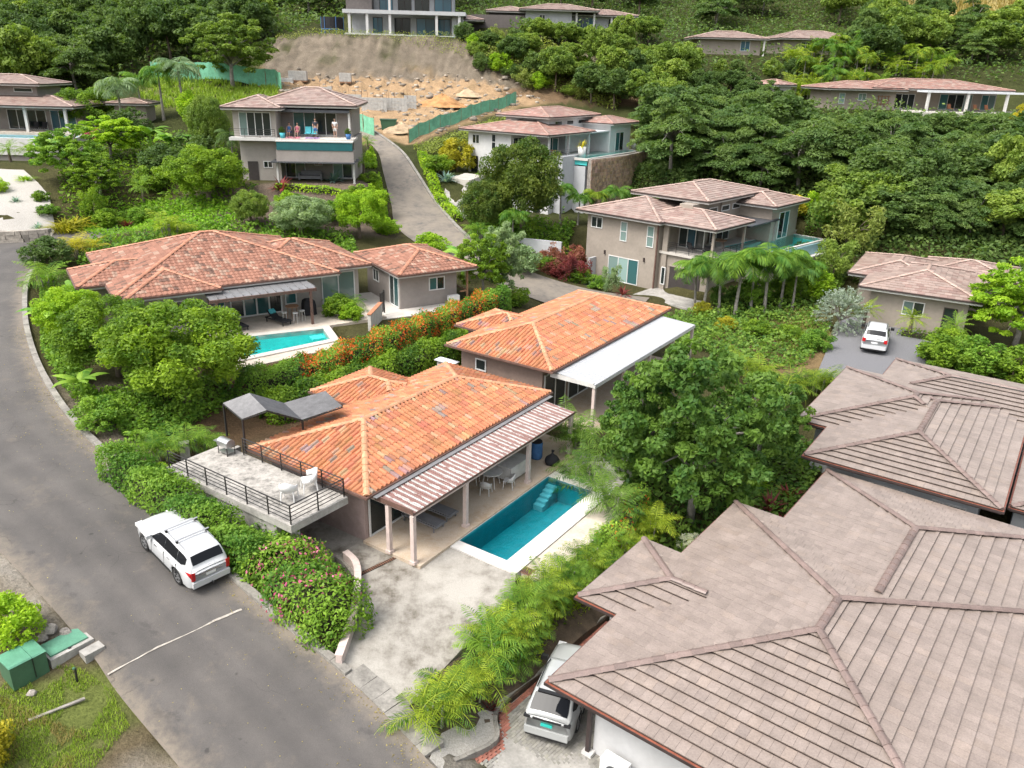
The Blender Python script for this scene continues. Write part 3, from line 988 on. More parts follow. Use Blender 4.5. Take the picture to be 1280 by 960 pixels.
def sheet(name, poly, matn, thick=.1, dz=0.0, step=.7, ground=False):
    """slab through its corner heights, evened out over an inner grid"""
    from mathutils.geometry import delaunay_2d_cdt
    p = np.array(poly, float)
    n = len(p)
    if sum(p[i][0] * p[(i + 1) % n][1] - p[(i + 1) % n][0] * p[i][1] for i in range(n)) < 0:
        p = p[::-1]
    k = np.linalg.norm(p[:, None, :2] - p[None, :, :2], axis=2)
    A = np.zeros((n + 1, n + 1))
    A[:n, :n] = -k + np.eye(n) * .02
    A[:n, n] = A[n, :n] = 1
    w = np.linalg.solve(A, np.append(p[:, 2], 0))

    def hgt(x, y):
        if ground:
            return Z(x, y) + dz
        return float(-np.hypot(x - p[:, 0], y - p[:, 1]) @ w[:n] + w[n]) + dz
    rim = []
    for i in range(n):
        a, b = p[i][:2], p[(i + 1) % n][:2]
        m = max(1, int(np.hypot(*(b - a)) / step))
        rim += [tuple(a + (b - a) * j / m) for j in range(m)]
    nr = len(rim)
    lo, hi = p[:, :2].min(0), p[:, :2].max(0)
    G = np.array([(x, y) for x in np.arange(lo[0], hi[0], step) for y in np.arange(lo[1], hi[1], step)])
    ins = G[polydist(G[:, 0], G[:, 1], p) <= 0] if len(G) else []
    if len(ins):
        ra = np.array(rim)
        ins = [tuple(q) for q in ins if np.min(np.hypot(q[0] - ra[:, 0], q[1] - ra[:, 1])) > step * .45]
    pts = [Vector(q) for q in rim + list(ins)]
    vv, _, ff, *_r = delaunay_2d_cdt(pts, [(i, (i + 1) % nr) for i in range(nr)], [list(range(nr))], 1, 1e-5)
    mb = MB()
    mb.add([(q[0], q[1], hgt(q[0], q[1])) for q in vv], [tuple(f) for f in ff])
    r3 = [(q[0], q[1], hgt(*q)) for q in rim]
    mb.add(r3 + [(x, y, z - thick) for x, y, z in r3], [(i, nr + i, nr + (i + 1) % nr, (i + 1) % nr) for i in range(nr)])
    o = struct(name, mb, matn)
    for f in o.data.polygons[:len(ff)]:
        f.use_smooth = True
    return o


sheet('driveway', DRIVE, 'drive_concrete', .7)
sheet('gravel_court', COURT, 'gravel', .2)
# paved drive: bedding, then bricks one by one
sheet('paved_drive', PAVE, 'concrete', .7, -.05)
pa = np.array(PAVE)


def pave_z(x, y):
    dd = 1 / (np.hypot(x - pa[:, 0], y - pa[:, 1]) ** 2 + .3)
    return float((dd * pa[:, 2]).sum() / dd.sum())


from mathutils.geometry import tessellate_polygon
_tri = tessellate_polygon([[Vector(q) for q in PAVE]])


def tri_z(x, y, tris, pts):
    for t in tris:
        a, b, c = (pts[i] for i in t)
        det = (b[1] - c[1]) * (a[0] - c[0]) + (c[0] - b[0]) * (a[1] - c[1])
        if abs(det) < 1e-9:
            continue
        l1 = ((b[1] - c[1]) * (x - c[0]) + (c[0] - b[0]) * (y - c[1])) / det
        l2 = ((c[1] - a[1]) * (x - c[0]) + (a[0] - c[0]) * (y - c[1])) / det
        if l1 >= -.01 and l2 >= -.01 and l1 + l2 <= 1.01:
            return l1 * a[2] + l2 * b[2] + (1 - l1 - l2) * c[2]
    return None


mb, mr = MB(), MB()
pe = [np.array(q) for q in PAVE]
edge = [PAVE[k] for k in (1, 2, 3, 4, 5)]
for i in range(-20, 70):
    for j in range(-60, 60):
        x, y = i * .21 + (.105 if j % 2 else 0), j * .107
        w = F0.w(x - 3.6, y)
        if polydist(np.array([w[0]]), np.array([w[1]]), PAVE)[0] > 0 or w[1] < 15.5:
            continue
        z = tri_z(w[0], w[1], _tri, PAVE)
        if z is None:
            continue
        de = min(polydist(np.array([w[0]]), np.array([w[1]]), [edge[k][:2], edge[k + 1][:2], edge[k][:2]])[0] for k in range(4))
        g = rnd.uniform(.8, 1.15)
        dz = rnd.uniform(-.004, .004)
        T = Matrix.Translation((w[0], w[1], z + dz)) @ Matrix.Rotation(F0.az, 4, 'Z')
        (mr if de < .30 else mb).bx(-.1, .1, -.05, .05, -.06, .0, 0, (g, g, g * rnd.uniform(.92, 1)), T)
pv = tag(mb.build('paving_bricks', 'grey_paver'), kind='stuff')
tag(pv, 'grey paving bricks of the drive beside the big brown roof', 'paving')
pv = tag(mr.build('edging_bricks', 'red_paver'), kind='stuff')
tag(pv, 'row of red bricks edging the grey paved drive', 'paving')
kerbline('bed_kerb', resample([PAVE[k] for k in (1, 2, 3, 4, 5)], 26), .14, .22, 'kerb', -1)
sheet('planting_bed', [pz(*q) for q in ((652, 724, -.1), (640, 747, -.22), (560, 832, -.62), (502, 897, -.88), (533, 945, -1.05), (568, 955, -1.42), (620, 929, -1.84), (624, 888, -1.92), (688, 836, -2.0), (755, 777, -2.02), (778, 740, -1.4), (720, 705, -.3))], 'bed_soil', .9, .03)
# strip drain across the head of the driveway
a_, b_ = P(438, 724, -.075), P(497, 696, -.045)
mb = MB()
dv = (b_ - a_)[:2] / np.hypot(*(b_ - a_)[:2])
T = Matrix.Translation(((a_[0] + b_[0]) / 2, (a_[1] + b_[1]) / 2, -.035)) @ Matrix.Rotation(math.atan2(dv[1], dv[0]), 4, 'Z')
ln = np.hypot(*(b_ - a_)[:2]) / 2
dr = thing('strip_drain', 'dark strip drain across the concrete driveway before the patio', 'drain', T.to_translation(), math.atan2(dv[1], dv[0]))
MB().bx(-ln, ln, -.09, .09, -.1, 0).build('channel', 'car_dark', dr)
mb = MB()
for k in range(int(ln * 2 / .09)):
    mb.bx(-ln + k * .09, -ln + k * .09 + .04, -.085, .085, 0.001, .012)
mb.build('grate', 'rust_steel', dr)


# ------------------------------------------------------------------ house kit
def pal_orange(r):
    q = r.random()
    if q < .035:
        return tuple(x * r.uniform(.8, 1.2) for x in (.24, .165, .13))
    if q < .12:
        return tuple(x * r.uniform(.85, 1.15) for x in (.40, .235, .15))
    if q < .34:
        return tuple(x * r.uniform(.85, 1.1) for x in (.36, .145, .075))
    k = r.uniform(.88, 1.12)
    return (.43 * k, .175 * k * r.uniform(.92, 1.08), .088 * k)


def pal_brown(r):
    k = r.uniform(.93, 1.07)
    q = r.random()
    if q < .12:
        return (.262 * k, .212 * k, .182 * k)
    if q < .22:
        return (.232 * k, .19 * k, .168 * k)
    return (.25 * k, .205 * k, .18 * k)


def pal_pink(r):
    k = r.uniform(.8, 1.1)
    q = r.random()
    if q < .09:
        return (.15 * k, .085 * k, .062 * k)
    if q < .25:
        return (.33 * k, .215 * k, .16 * k)
    return (.28 * k, .135 * k, .092 * k)


def pal_far(r):
    k = r.uniform(.85, 1.15)
    return (.30 * k, .222 * k, .19 * k) if r.random() < .75 else (.25 * k, .165 * k, .14 * k)


def pal_red(r):
    k = r.uniform(.78, 1.2)
    return (.33 * k, .185 * k, .15 * k) if r.random() < .7 else (.38 * k, .28 * k, .235 * k)


STY = {
    'orange': dict(pal=pal_orange, w=.245, l=.40, th=.035, barrel=.085, mat='tile_orange', cap=.42, capc=(.50, .26, .15), fas='brown_trim', gut='brown_trim', fh=.14),
    'brown': dict(pal=pal_brown, w=.32, l=.44, th=.085, barrel=0, mat='tile_brown', cap=.40, capc=(.19, .14, .125), fas='dark_trim', gut='dark_trim', fh=.2),
    'pink': dict(pal=pal_pink, w=.30, l=.34, th=.035, barrel=.03, mat='tile_orange', cap=.42, capc=(.44, .21, .135), fas='white_trim', gut='brown_trim', fh=.24),
    'far': dict(pal=pal_far, w=.5, l=.42, th=.04, barrel=0, mat='tile_brown', cap=.6, capc=(.40, .29, .245), fas='white_trim', gut='dark_trim', fh=.26),
    'farred': dict(pal=pal_red, w=.5, l=.42, th=.04, barrel=0, mat='tile_brown', cap=.6, capc=(.40, .25, .20), fas='white_trim', gut='dark_trim', fh=.26),
}
CAMV = Vector((0, 0, CAMH))


def inframe(p):
    q = np.array(p) - CAM
    D = q @ _fw
    if D < 1:
        return False
    return abs(q @ _rt) / D < .66 and abs(q @ _up) / D < .5


ROOFS = {}


def plane(q, x, y):
    x0, x1, y0, y1, ze, sl_ = q
    d = min(x - x0, x1 - x, y - y0, y1 - y, (x1 - x0) / 2, (y1 - y0) / 2)
    return ze + d * sl_ if d > 0 else -9


def hip(root, fr, *a, **k):
    ROOFS.setdefault(root.name, []).append((root, fr, a, k))


def build_roofs():
    for lst in ROOFS.values():
        for i, (root, fr, a, k) in enumerate(lst):
            hip1(root, fr, *a, others=[b[:6] for j, (_, _, b, _) in enumerate(lst) if j != i], **k)


def hip1(root, fr, x0, x1, y0, y1, ze, slope, style, nsep=0, capsep=False, skip=(), others=()):
    """hipped roof on a rectangle: deck with soffit, fascia, gutter, tiles row by row, ridge tiles"""
    st = STY[style]
    half = min(x1 - x0, y1 - y0) / 2
    zr = ze + half * slope
    if x1 - x0 >= y1 - y0:
        r0, r1 = (x0 + half, (y0 + y1) / 2), (x1 - half, (y0 + y1) / 2)
        ends = {(x0, y0): r0, (x0, y1): r0, (x1, y0): r1, (x1, y1): r1}
    else:
        r0, r1 = ((x0 + x1) / 2, y0 + half), ((x0 + x1) / 2, y1 - half)
        ends = {(x0, y0): r0, (x1, y0): r0, (x0, y1): r1, (x1, y1): r1}
    mb = MB()
    cs = [(x0, y0), (x1, y0), (x1, y1), (x0, y1)]
    vs = [(a, b, ze - .03) for a, b in cs] + [(r0[0], r0[1], zr - .03), (r1[0], r1[1], zr - .03)] + [(a, b, ze - st['fh'] + .015) for a, b in cs]
    if x1 - x0 >= y1 - y0:
        top = [(0, 1, 5, 4), (1, 2, 5), (2, 3, 4, 5), (3, 0, 4)]
    else:
        top = [(0, 1, 4), (1, 2, 5, 4), (2, 3, 5), (3, 0, 4, 5)]
    mb.add(vs, top + [(9, 8, 7, 6), (0, 6, 7, 1), (1, 7, 8, 2), (2, 8, 9, 3), (3, 9, 6, 0)])
    roof = mb.build('roof', 'roof_deck', root)
    h, t = st['fh'], .03
    mb = MB()
    mb.bx(x0 - t, x1 + t, y0 - t, y0, ze - h, ze - .035)
    mb.bx(x0 - t, x1 + t, y1, y1 + t, ze - h, ze - .035)
    mb.bx(x0 - t, x0, y0, y1, ze - h, ze - .035)
    mb.bx(x1, x1 + t, y0, y1, ze - h, ze - .035)
    mb.bx(x0 + .01, x1 - .01, y0 + .01, y1 - .01, ze - h - .012, ze - h + .006)
    mb.build('fascia', st['fas'], roof)
    mb = MB()
    g0, g1, gw = ze - .115, ze - .015, .10
    for (a0, a1, b0, b1) in ((x0 - t - gw, x1 + t + gw, y0 - t - gw, y0 - t - .002), (x0 - t - gw, x1 + t + gw, y1 + t + .002, y1 + t + gw), (x0 - t - gw, x0 - t - .002, y0 - t, y1 + t), (x1 + t + .002, x1 + t + gw, y0 - t, y1 + t)):
        mb.bx(a0, a1, b0, b1, g0, g1)
    mb.build('gutter', st['gut'], roof)
    if style == 'brown':
        mb = MB()
        for (a0, a1, b0, b1) in ((x0 - t - gw + .02, x1 + t + gw - .02, y0 - t - gw + .02, y0 - t - .01), (x0 - t - gw + .02, x1 + t + gw - .02, y1 + t + .01, y1 + t + gw - .02), (x0 - t - gw + .02, x0 - t - .01, y0 - t, y1 + t), (x1 + t + .01, x1 + t + gw - .02, y0 - t, y1 + t)):
            mb.bx(a0, a1, b0, b1, g1 - .02, g1 + .006)
        mb.build('gutter_lining', 'red_gutter', roof)
    # tiles
    r = random.Random(int(abs(x0 * 7 + y1 * 13 + ze * 31 + x1)) + 3)
    FAC = [((x0, y0), (1, 0), (0, 1), x1 - x0), ((x1, y0), (0, 1), (-1, 0), y1 - y0), ((x1, y1), (-1, 0), (0, -1), x1 - x0), ((x0, y1), (0, -1), (1, 0), y1 - y0)]
    w, e, th, bar = st['w'], st['l'] / math.sqrt(1 + slope * slope), st['th'], st['barrel']
    tiles = []
    for fi, (o, td, sd, T) in enumerate(FAC):
        if fi in skip:
            continue

        def smax(tt):
            return max(0.0, min(tt, T - tt, half))
        nrow = int(half / e) + 1
        ncol = int(T / w) + 2
        prof = [(0, 0), (.14, .75), (.34, 1), (.54, .75), (.68, 0), (.985, 0)] if bar else [(.004, 0), (.985, 0)]
        patch = {}
        for i in range(nrow):
            s0, s1 = i * e - (.05 if i == 0 else 0), min((i + 1) * e, half)
            off = 0 if bar else (w * .5 if i % 2 else 0)
            for j in range(-1, ncol):
                ts = [min(max(j * w + off + q[0] * w, 0), T) for q in prof]
                if ts[-1] - ts[0] < .02:
                    continue
                a = [min(s0, smax(x)) for x in ts]
                b = [min(s1, smax(x)) for x in ts]
                if max(q - p for p, q in zip(a, b)) < .02:
                    continue
                tm, sm = (ts[0] + ts[-1]) / 2, (a[0] + b[0] + a[-1] + b[-1]) / 4
                ox_, oy_ = o[0] + td[0] * tm + sd[0] * sm, o[1] + td[1] * tm + sd[1] * sm
                if any(plane(q, ox_, oy_) > ze + sm * slope + .05 for q in others):
                    continue
                lift = r.uniform(-.004, .006)
                vs = []
                for k, x in enumerate(ts):
                    hh = prof[k][1] * bar
                    for s, up in ((a[k], th + hh + lift), (b[k], .008 + hh), (a[k], -.005 if bar else th - .03)):
                        vs.append((o[0] + td[0] * x + sd[0] * s, o[1] + td[1] * x + sd[1] * s, ze + s * slope + up))
                fs = []
                for k in range(len(ts) - 1):
                    p = 3 * k
                    fs.append((p, p + 3, p + 4, p + 1))
                    fs.append((p + 2, p + 5, p + 3, p))
                p = 3 * (len(ts) - 1)
                if not bar:
                    fs += [(2, 0, 1), (p, p + 2, p + 1)]
                key = (j // 3, i // 2)
                if key not in patch:
                    patch[key] = r.random()
                c = st['pal'](r)
                if style == 'orange' and patch[key] < .06 and r.random() < .6:
                    c = tuple(x * r.uniform(.85, 1.2) for x in (.27, .19, .155))
                tiles.append((vs, fs, c))
    sep = set()
    if nsep:
        order = []
        for k, (vs, fs, c) in enumerate(tiles):
            wp = fr.w(*vs[0])
            if inframe(wp):
                order.append(((Vector(wp) - CAMV).length, k))
        order.sort()
        sep = set(k for _, k in order[:nsep])
    big = MB()
    for k, (vs, fs, c) in enumerate(tiles):
        if k in sep:
            q = MB().add(vs, fs, 0, c).build('tile', st['mat'], roof)
        else:
            big.add(vs, fs, 0, c)
    if big.f:
        tag(big.build('tile_courses', st['mat'], roof), kind='stuff')
    # ridge and hip tiles
    lines = [((r0[0], r0[1], zr), (r1[0], r1[1], zr))] if (Vector(r0) - Vector(r1)).length > .3 else []
    for (a, b), q in ends.items():
        lines.append(((a, b, ze), (q[0], q[1], zr)))
    allc = MB()
    for p, q in lines:
        p, q = Vector(p), Vector(q)
        d = q - p
        n = max(1, int(d.length / st['cap']))
        d.normalize()
        sdv = d.cross(Vector((0, 0, 1))).normalized()
        upv = sdv.cross(d)
        step = (q - p).length / n
        for k in range(n):
            c0 = p + d * (k * step - .03)
            c1 = p + d * ((k + 1) * step)
            cm = (c0 + c1) / 2
            if any(plane(q_, cm.x, cm.y) > cm.z - .03 for q_ in others):
                continue
            wd_, hh = .135, .085
            vs = []
            for c, z in ((c0, .03 + th), (c1, .005 + th)):
                for sx, sz in ((-1, -.055), (-.55, .6), (0, .9), (.55, .6), (1, -.055)):
                    vs.append(c + sdv * (sx * wd_) + upv * (sz * hh * .9 + z * .9))
            fs = [(i, i + 1, i + 6, i + 5) for i in range(4)] + [(4, 3, 2, 1, 0), (5, 6, 7, 8, 9)]
            kk = r.uniform(.85, 1.15)
            col = tuple(x * kk for x in st['capc'])
            if capsep and inframe(fr.w(*c0)):
                MB().add(vs, fs, 0, col).build('ridge_tile', st['mat'], roof)
            else:
                allc.add(vs, fs, 0, col)
    if allc.f:
        tag(allc.build('ridge_tiles', st['mat'], roof), kind='stuff')
    return roof


AX = {'y-': ((1, 0), (0, -1)), 'y+': ((-1, 0), (0, 1)), 'x-': ((0, -1), (-1, 0)), 'x+': ((0, 1), (1, 0))}


def win(root, face, x, y, z, w, h, n=2, gm='glass_dark', name='window', frame='white_frame', fw=.07, depth=.06, hbar=0):
    """framed opening standing a little proud of the wall; (x, y) its middle on the wall, z its sill"""
    (ux, uy), (nx, ny) = AX[face]
    T = Matrix(((ux, nx, 0, x), (uy, ny, 0, y), (0, 0, 1, z), (0, 0, 0, 1)))
    mb = MB()
    mb.bx(-w / 2, w / 2, -.02, depth, 0, fw, T=T)
    mb.bx(-w / 2, w / 2, -.02, depth, h - fw, h, T=T)
    for k in range(n + 1):
        c = -w / 2 + (w - fw) * k / n
        mb.bx(c, c + fw, -.02, depth - .004, fw, h - fw, T=T)
    if hbar:
        mb.bx(-w / 2 + fw, w / 2 - fw, -.02, depth - .008, h * hbar - fw / 2, h * hbar + fw / 2, T=T)
    o = mb.build(name, frame, root)
    for k in range(n):
        c = -w / 2 + (w - fw) * k / n
        g = gm if isinstance(gm, str) else gm[k % len(gm)]
        MB().bx(c + fw, c + (w - fw) / n, .004, .022, fw, h - fw, T=T).build('pane', g, o)
    return o


def part(root, name, matn, *boxes):
    mb = MB()
    for b in boxes:
        mb.bx(*b)
    return mb.build(name, matn, root)


def post(root, x, y, z0, z1, s=.16, matn='white_trim', name='post', foot=True):
    mb = MB()
    mb.bx(x - s / 2, x + s / 2, y - s / 2, y + s / 2, z0, z1)
    if foot:
        mb.bx(x - s * .75, x + s * .75, y - s * .75, y + s * .75, z0, z0 + .12)
    return mb.build(name, matn, root)


def house(name, label, fr, cat='house'):
    return thing(name, label, cat, fr.w(0, 0, 0), fr.az, None, fr.k if fr.k != 1 else None)


def railing(root, pts, h=.9, n=4, matn='black_metal', step=1.3, base=0.0, pr=.02):
    rl = MB()
    for a, b in zip(pts, pts[1:]):
        a, b = Vector(a), Vector(b)
        for k in range(n):
            z = h * (1 - k / n) - (.02 if k == 0 else 0)
            rl.tube([a + Vector((0, 0, z)), b + Vector((0, 0, z))], .016 if k else .026, 5)
    o = rl.build('railing', matn, root)
    for i, (a, b) in enumerate(zip(pts, pts[1:])):
        a, b = Vector(a), Vector(b)
        m = max(1, round((b - a).length / step))
        for k in range(m + (1 if i == len(pts) - 2 else 0)):
            q = a.lerp(b, k / m)
            MB().bx(q.x - pr, q.x + pr, q.y - pr, q.y + pr, q.z, q.z + h).build('railing_post', matn, o)
    return o


def pool(label, fr, poly, ztop, depth, tile, water, cop=(.4, .4, .4, .4), copm='coping', wl=-.12, steps=None):
    """basin, water and coping for a four-cornered pool given in local x, y (counter-clockwise)"""
    root = thing('swimming_pool', label, 'pool', fr.w(0, 0, 0), fr.az, None, fr.k if fr.k != 1 else None)
    p = [Vector((a, b)) for a, b in poly]
    if sum(p[i].x * p[(i + 1) % 4].y - p[(i + 1) % 4].x * p[i].y for i in range(4)) < 0:
        p = p[::-1]
        cop = cop[::-1]
    n = 4
    mb = MB()
    vs = [(q.x, q.y, ztop - .005) for q in p] + [(q.x, q.y, ztop - depth) for q in p]
    mb.add(vs, [(4, 5, 6, 7)] + [(i, (i + 1) % 4, 4 + (i + 1) % 4, 4 + i) for i in range(4)])
    mb.build('basin', tile, root)
    MB().add([(q.x, q.y, ztop + wl) for q in p], [(0, 1, 2, 3)]).build('water', water, root)
    nr = []
    for i in range(4):
        d = (p[(i + 1) % 4] - p[i]).normalized()
        nr.append(Vector((d.y, -d.x)))
    out = []
    for i in range(4):
        a, b = nr[i - 1], nr[i]
        wa, wb = cop[i - 1], cop[i]
        # corner pushed out along both edges
        det = a.x * b.y - a.y * b.x
        out.append(p[i] + Vector(((wa * b.y - wb * a.y) / det, (a.x * wb - b.x * wa) / det)))
    for i in range(4):
        if cop[i] <= 0:
            continue
        j = (i + 1) % 4
        # slabs laid along the edge
        L = (p[j] - p[i]).length
        m = max(1, int(L / .6))
        for k in range(m):
            f0, f1 = (k + .004) / m, (k + .996) / m
            q = [p[i].lerp(p[j], f0), p[i].lerp(p[j], f1), out[i].lerp(out[j], f1), out[i].lerp(out[j], f0)]
            MB().prism([(x.x, x.y) for x in q], ztop - .3, ztop).build('coping_slab', copm, root)
    for b in (steps or []):
        MB().bx(*b).build('step', tile if len(b) < 7 else 'pool_pale', root)
    return root, out


# ------------------------------------------------------------------ the orange house and its terrace
hm = house('terracotta_house', 'low house with weathered orange tile roof beside the near turquoise pool', FM)
hip(hm, FM, 0, 13.23, 0, 6.8, 2.6, .31, 'orange', 300, True)
hip(hm, FM, 6.0, 10.2, 4.2, 9.6, 2.58, .31, 'orange')
part(hm, 'wall', 'brown_wall', (.75, 12.6, .75, 6.2, -.6, 2.44))
part(hm, 'wall', 'pinkgrey_wall', (.6, .745, .75, 6.2, -.6, 2.44))
part(hm, 'wall', 'brown_wall', (6.5, 9.7, 6.2, 9.1, -.6, 2.42))
win(hm, 'y-', 2.3, .75, .1, 3.0, 2.2, 3, 'glass_dark', 'sliding_door')
win(hm, 'y-', 5.9, .75, .1, 2.6, 2.2, 2, 'glass_dark', 'sliding_door')
win(hm, 'y-', 10.2, .75, .1, 2.6, 2.2, 2, 'glass_dark', 'sliding_door')
mb = MB()                                # ribbed sheet roof over the patio
NX = 96
xsr = [.4 + 12.0 * k / (NX * 4) for k in range(NX * 4 + 1)]
zz = lambda k: (.035 if k % 4 in (1, 2) else 0.0)
vs = []
for k, x in enumerate(xsr):
    for y, z in ((-.06, 2.47), (-1.0, 2.385), (-1.97, 2.30)):
        vs.append((x, y, z + zz(k)))
fs = [(3 * k + j, 3 * k + 3 + j, 3 * k + 4 + j, 3 * k + 1 + j)[::-1] for k in range(len(xsr) - 1) for j in range(2)]
mb.add(vs, fs)
pr = mb.build('patio_roof', 'peeling_roof', hm)
part(hm, 'beam', 'post_pink', (.42, 12.4, -1.95, -1.83, 2.12, 2.27))
part(hm, 'valance', 'brown_trim', (.40, 12.42, -2.0, -1.978, 2.24, 2.335), (.37, .398, -2.0, -.06, 2.28, 2.50))
part(hm, 'rafter', 'post_pink', *[(x, x + .06, -1.83, .7, 2.2, 2.27) for x in (.45, 2.1, 3.72, 5.4, 6.9, 8.42, 10.2, 12.2)])
part(hm, 'flashing', 'grey_metal', (.2, 13.0, -.34, -.135, 2.505, 2.53))
for x, y in ((.47, -.66), (.45, -1.92), (3.75, -1.89), (8.45, -1.89), (12.2, -1.89)):
    post(hm, x, y, .1, 2.2, .17, 'post_pink')
mb = MB().bx(.44, 13.4, -2.24, .745, -.5, .1)
pt = struct('patio', MB().add([FM.w(*v) for v in mb.v], mb.f), 'patio_floor')
mb = MB().bx(-2.58, .58, 1.0, 8.1, -.5, -.02)
struct('carport_floor', MB().add([FM.w(*v) for v in mb.v], mb.f), 'drive_concrete')
# terrace over the carport
mb = MB()
mb.prism([(-2.9, .95), (-.16, .85), (-.16, 8.45), (-2.9, 8.5)], 2.05, 2.35)
tr_ = mb.build('terrace_slab', ['concrete'], hm)
MB().prism([(-2.86, 1.0), (-.2, .9), (-.2, 8.4), (-2.86, 8.45)], 2.351, 2.362).build('terrace_paving', 'terrace_floor', tr_)
part(hm, 'retaining_wall', 'concrete', (-2.8, -2.6, 1.9, 8.4, -.6, 2.045), (-2.6, .55, 8.2, 8.4, -.6, 2.045))
part(hm, 'column', 'concrete', (-2.6, -2.35, 1.15, 1.4, -.4, 2.045))
railing(hm, [(-2.83, 8.3, 2.362), (-2.83, 1.02, 2.362), (-.26, .95, 2.362)], .8, 5, step=1.22)
railing(hm, [(-.26, .95, 2.362), (-.26, 6.9, 2.362)], .8, 5, step=1.22)
# zigzag sheet canopy over the back of the terrace
cz = [((279, 504), (303, 524), 3.95), ((312, 491.5), (333.5, 513), 4.42), ((355, 504), (378, 525), 3.55), ((407, 489), (428, 508), 3.85)]
ctop = [(FM.loc(*a, z), FM.loc(*b, z), z) for a, b, z in cz]
cano = None
for i in range(3):
    (a0, b0, z0), (a1, b1, z1) = ctop[i], ctop[i + 1]
    mb = MB()
    N = 40
    vs = []
    for k in range(N + 1):
        f = k / N
        rip = .016 * math.cos(k * math.pi)
        for (p, q, z) in ((a0, b0, z0), (a1, b1, z1)):
            vs.append((p[0] * (1 - f) + q[0] * f, p[1] * (1 - f) + q[1] * f, z + rip))
    mb.add(vs, [(2 * k, 2 * k + 1, 2 * k + 3, 2 * k + 2) for k in range(N)])
    o = mb.build('canopy_sheet', 'canopy_grey', hm)
mb = MB()
for p, q, z in ctop:
    mb.tube([(p[0], p[1], z - .05), (q[0], q[1], z - .05)], .035, 5)
for s in (0, 1):
    mb.tube([(c[s][0], c[s][1], c[2] - .05) for c in ctop], .03, 5)
mb.build('canopy_frame', 'black_metal', hm)
for k, s in ((0, 0), (0, 1), (2, 0), (2, 1)):
    c = ctop[k][s]
    x, y = c
    MB().bx(x - .035, x + .035, y - .035, y + .035, 2.36 if k == 0 else 2.7, ctop[k][2] - .04).build('canopy_post', 'black_metal', hm)
# main pool
mp, _ = pool('turquoise pool with white coping beside the orange tiled house', FM, [(2.83, -4.63), (9.65, -4.63), (9.65, -2.27), (2.83, -2.27)], .03, 1.15, 'pool_deep', 'water_deep', (.78, .62, .0, .55),
             steps=[(8.35 + .26 * k, 9.64, -2.8, -2.28, -1.11, -.85 + .13 * k, 0) for k in range(5)])
MB().bx(2.28, 10.27, -2.268, -2.245, -.3, .03).build('coping_slab', 'coping', mp)
for nm, (x0, x1, y0, y1), z, mm in (('gravel_strip', (10.28, 13.6, -5.4, -2.25), .0, 'white_gravel'), ('pool_surround', (2.6, 10.6, -6.6, -5.43), -.03, 'stone_deck')):
    mb = MB().bx(x0, x1, y0, y1, z - .5, z)
    struct(nm, MB().add([FM.w(*v) for v in mb.v], mb.f), mm)

# second house of the pair
FM2 = FM
h2 = thing('terracotta_house', 'orange tile roofed house with flat white side roof, behind the near one', 'house', FM.w(14.5, .7, 0), FM.az)
o2 = Frame(*FM.w(14.46, .7)[:2], 56.0, 0.0)
hip(h2, o2, 0, 14.9, 0, 7.0, 3.2, .31, 'orange', 300)
hip(h2, o2, 3.3, 7.4, 4.4, 8.9, 3.17, .31, 'orange')
part(h2, 'wall', 'brown_wall', (.55, 14.3, .9, 6.4, -.6, 3.03), (3.8, 6.9, 6.4, 8.4, -.6, 3.0))
win(h2, 'x-', .55, 5.0, 1.9, .75, .7, 1, 'glass_dark')
for k in range(5):
    win(h2, 'y-', 1.9 + 2.6 * k, .9, .2, 2.3, 2.3, 2, 'glass_dark', 'sliding_door')
mb = MB()
vs, fs = [], []
for k in range(121):
    x = .35 + 13.2 * k / 120
    for y, z in ((.35, 3.04), (-2.42, 2.88)):
        vs.append((x, y, z + (.02 if k % 2 else 0)))
mb.add(vs, [(2 * k, 2 * k + 1, 2 * k + 3, 2 * k + 2) for k in range(120)])
mb.build('side_roof', 'white_roof', h2)
part(h2, 'beam', 'white_trim', (.35, 13.55, -2.42, -2.30, 2.68, 2.86), (.35, .47, -2.3, .3, 2.7, 2.95))
for x in (.5, 3.8, 7.1, 10.4, 13.4):
    post(h2, x, -2.3, -.1, 2.7, .16, 'post_pink')
mb = MB().bx(.3, 13.6, -2.5, .88, -.3, .18)
struct('side_patio', MB().add([o2.w(*v) for v in mb.v], mb.f), 'patio_floor')
part(h2, 'lean_to', 'white_sheet', (-.1, .5, 6.5, 7.9, 2.05, 2.1))
part(h2, 'lean_to_wall', 'stucco_shed', (.05, .48, 6.6, 7.8, -.4, 2.04))

# ------------------------------------------------------------------ brown roofs on the right
r0 = house('villa', 'villa under the huge brown flat-tiled roof filling the lower right corner', F0)
hip(r0, F0, 0, 13.8, -11.8, 0, 2.9, .213, 'brown', 300, True)
hip(r0, F0, 2, 19.4, -11.4, -2.1, 2.9, .213, 'brown', 0, True)
hip(r0, F0, 4.05, 8.7, -7, 1.62, 2.9, .213, 'brown', 0, True)
part(r0, 'wall', 'white_wall', (1.0, 12.8, -10.9, -1.1, -.6, 2.68), (12.8, 18.4, -10.4, -3.0, -.6, 2.68), (4.9, 7.9, -1.1, .8, -.6, 2.68))
px_, py_ = F0.loc(745, 950, 0)
post(r0, .85, -1.0, 0, 2.7, .13, 'dark_trim', 'downpipe')
part(r0, 'plinth', 'white_trim', (.72, .99, -1.2, -.85, -.05, .14))
ac = MB().bx(.2, .95, -2.55, -1.75, .05, .78)
ao = thing('air_conditioner', 'white outdoor air conditioner unit against the white wall at the bottom edge', 'appliance', F0.w(.55, -2.15, .0), F0.az)
mb = MB()
mb.bx(-.2, .2, -.42, .42, .1, .72)
mb.build('casing', 'white_plastic', ao)
part(ao, 'top_panel', 'white_frame', (-.21, .21, -.43, .43, .722, .745))
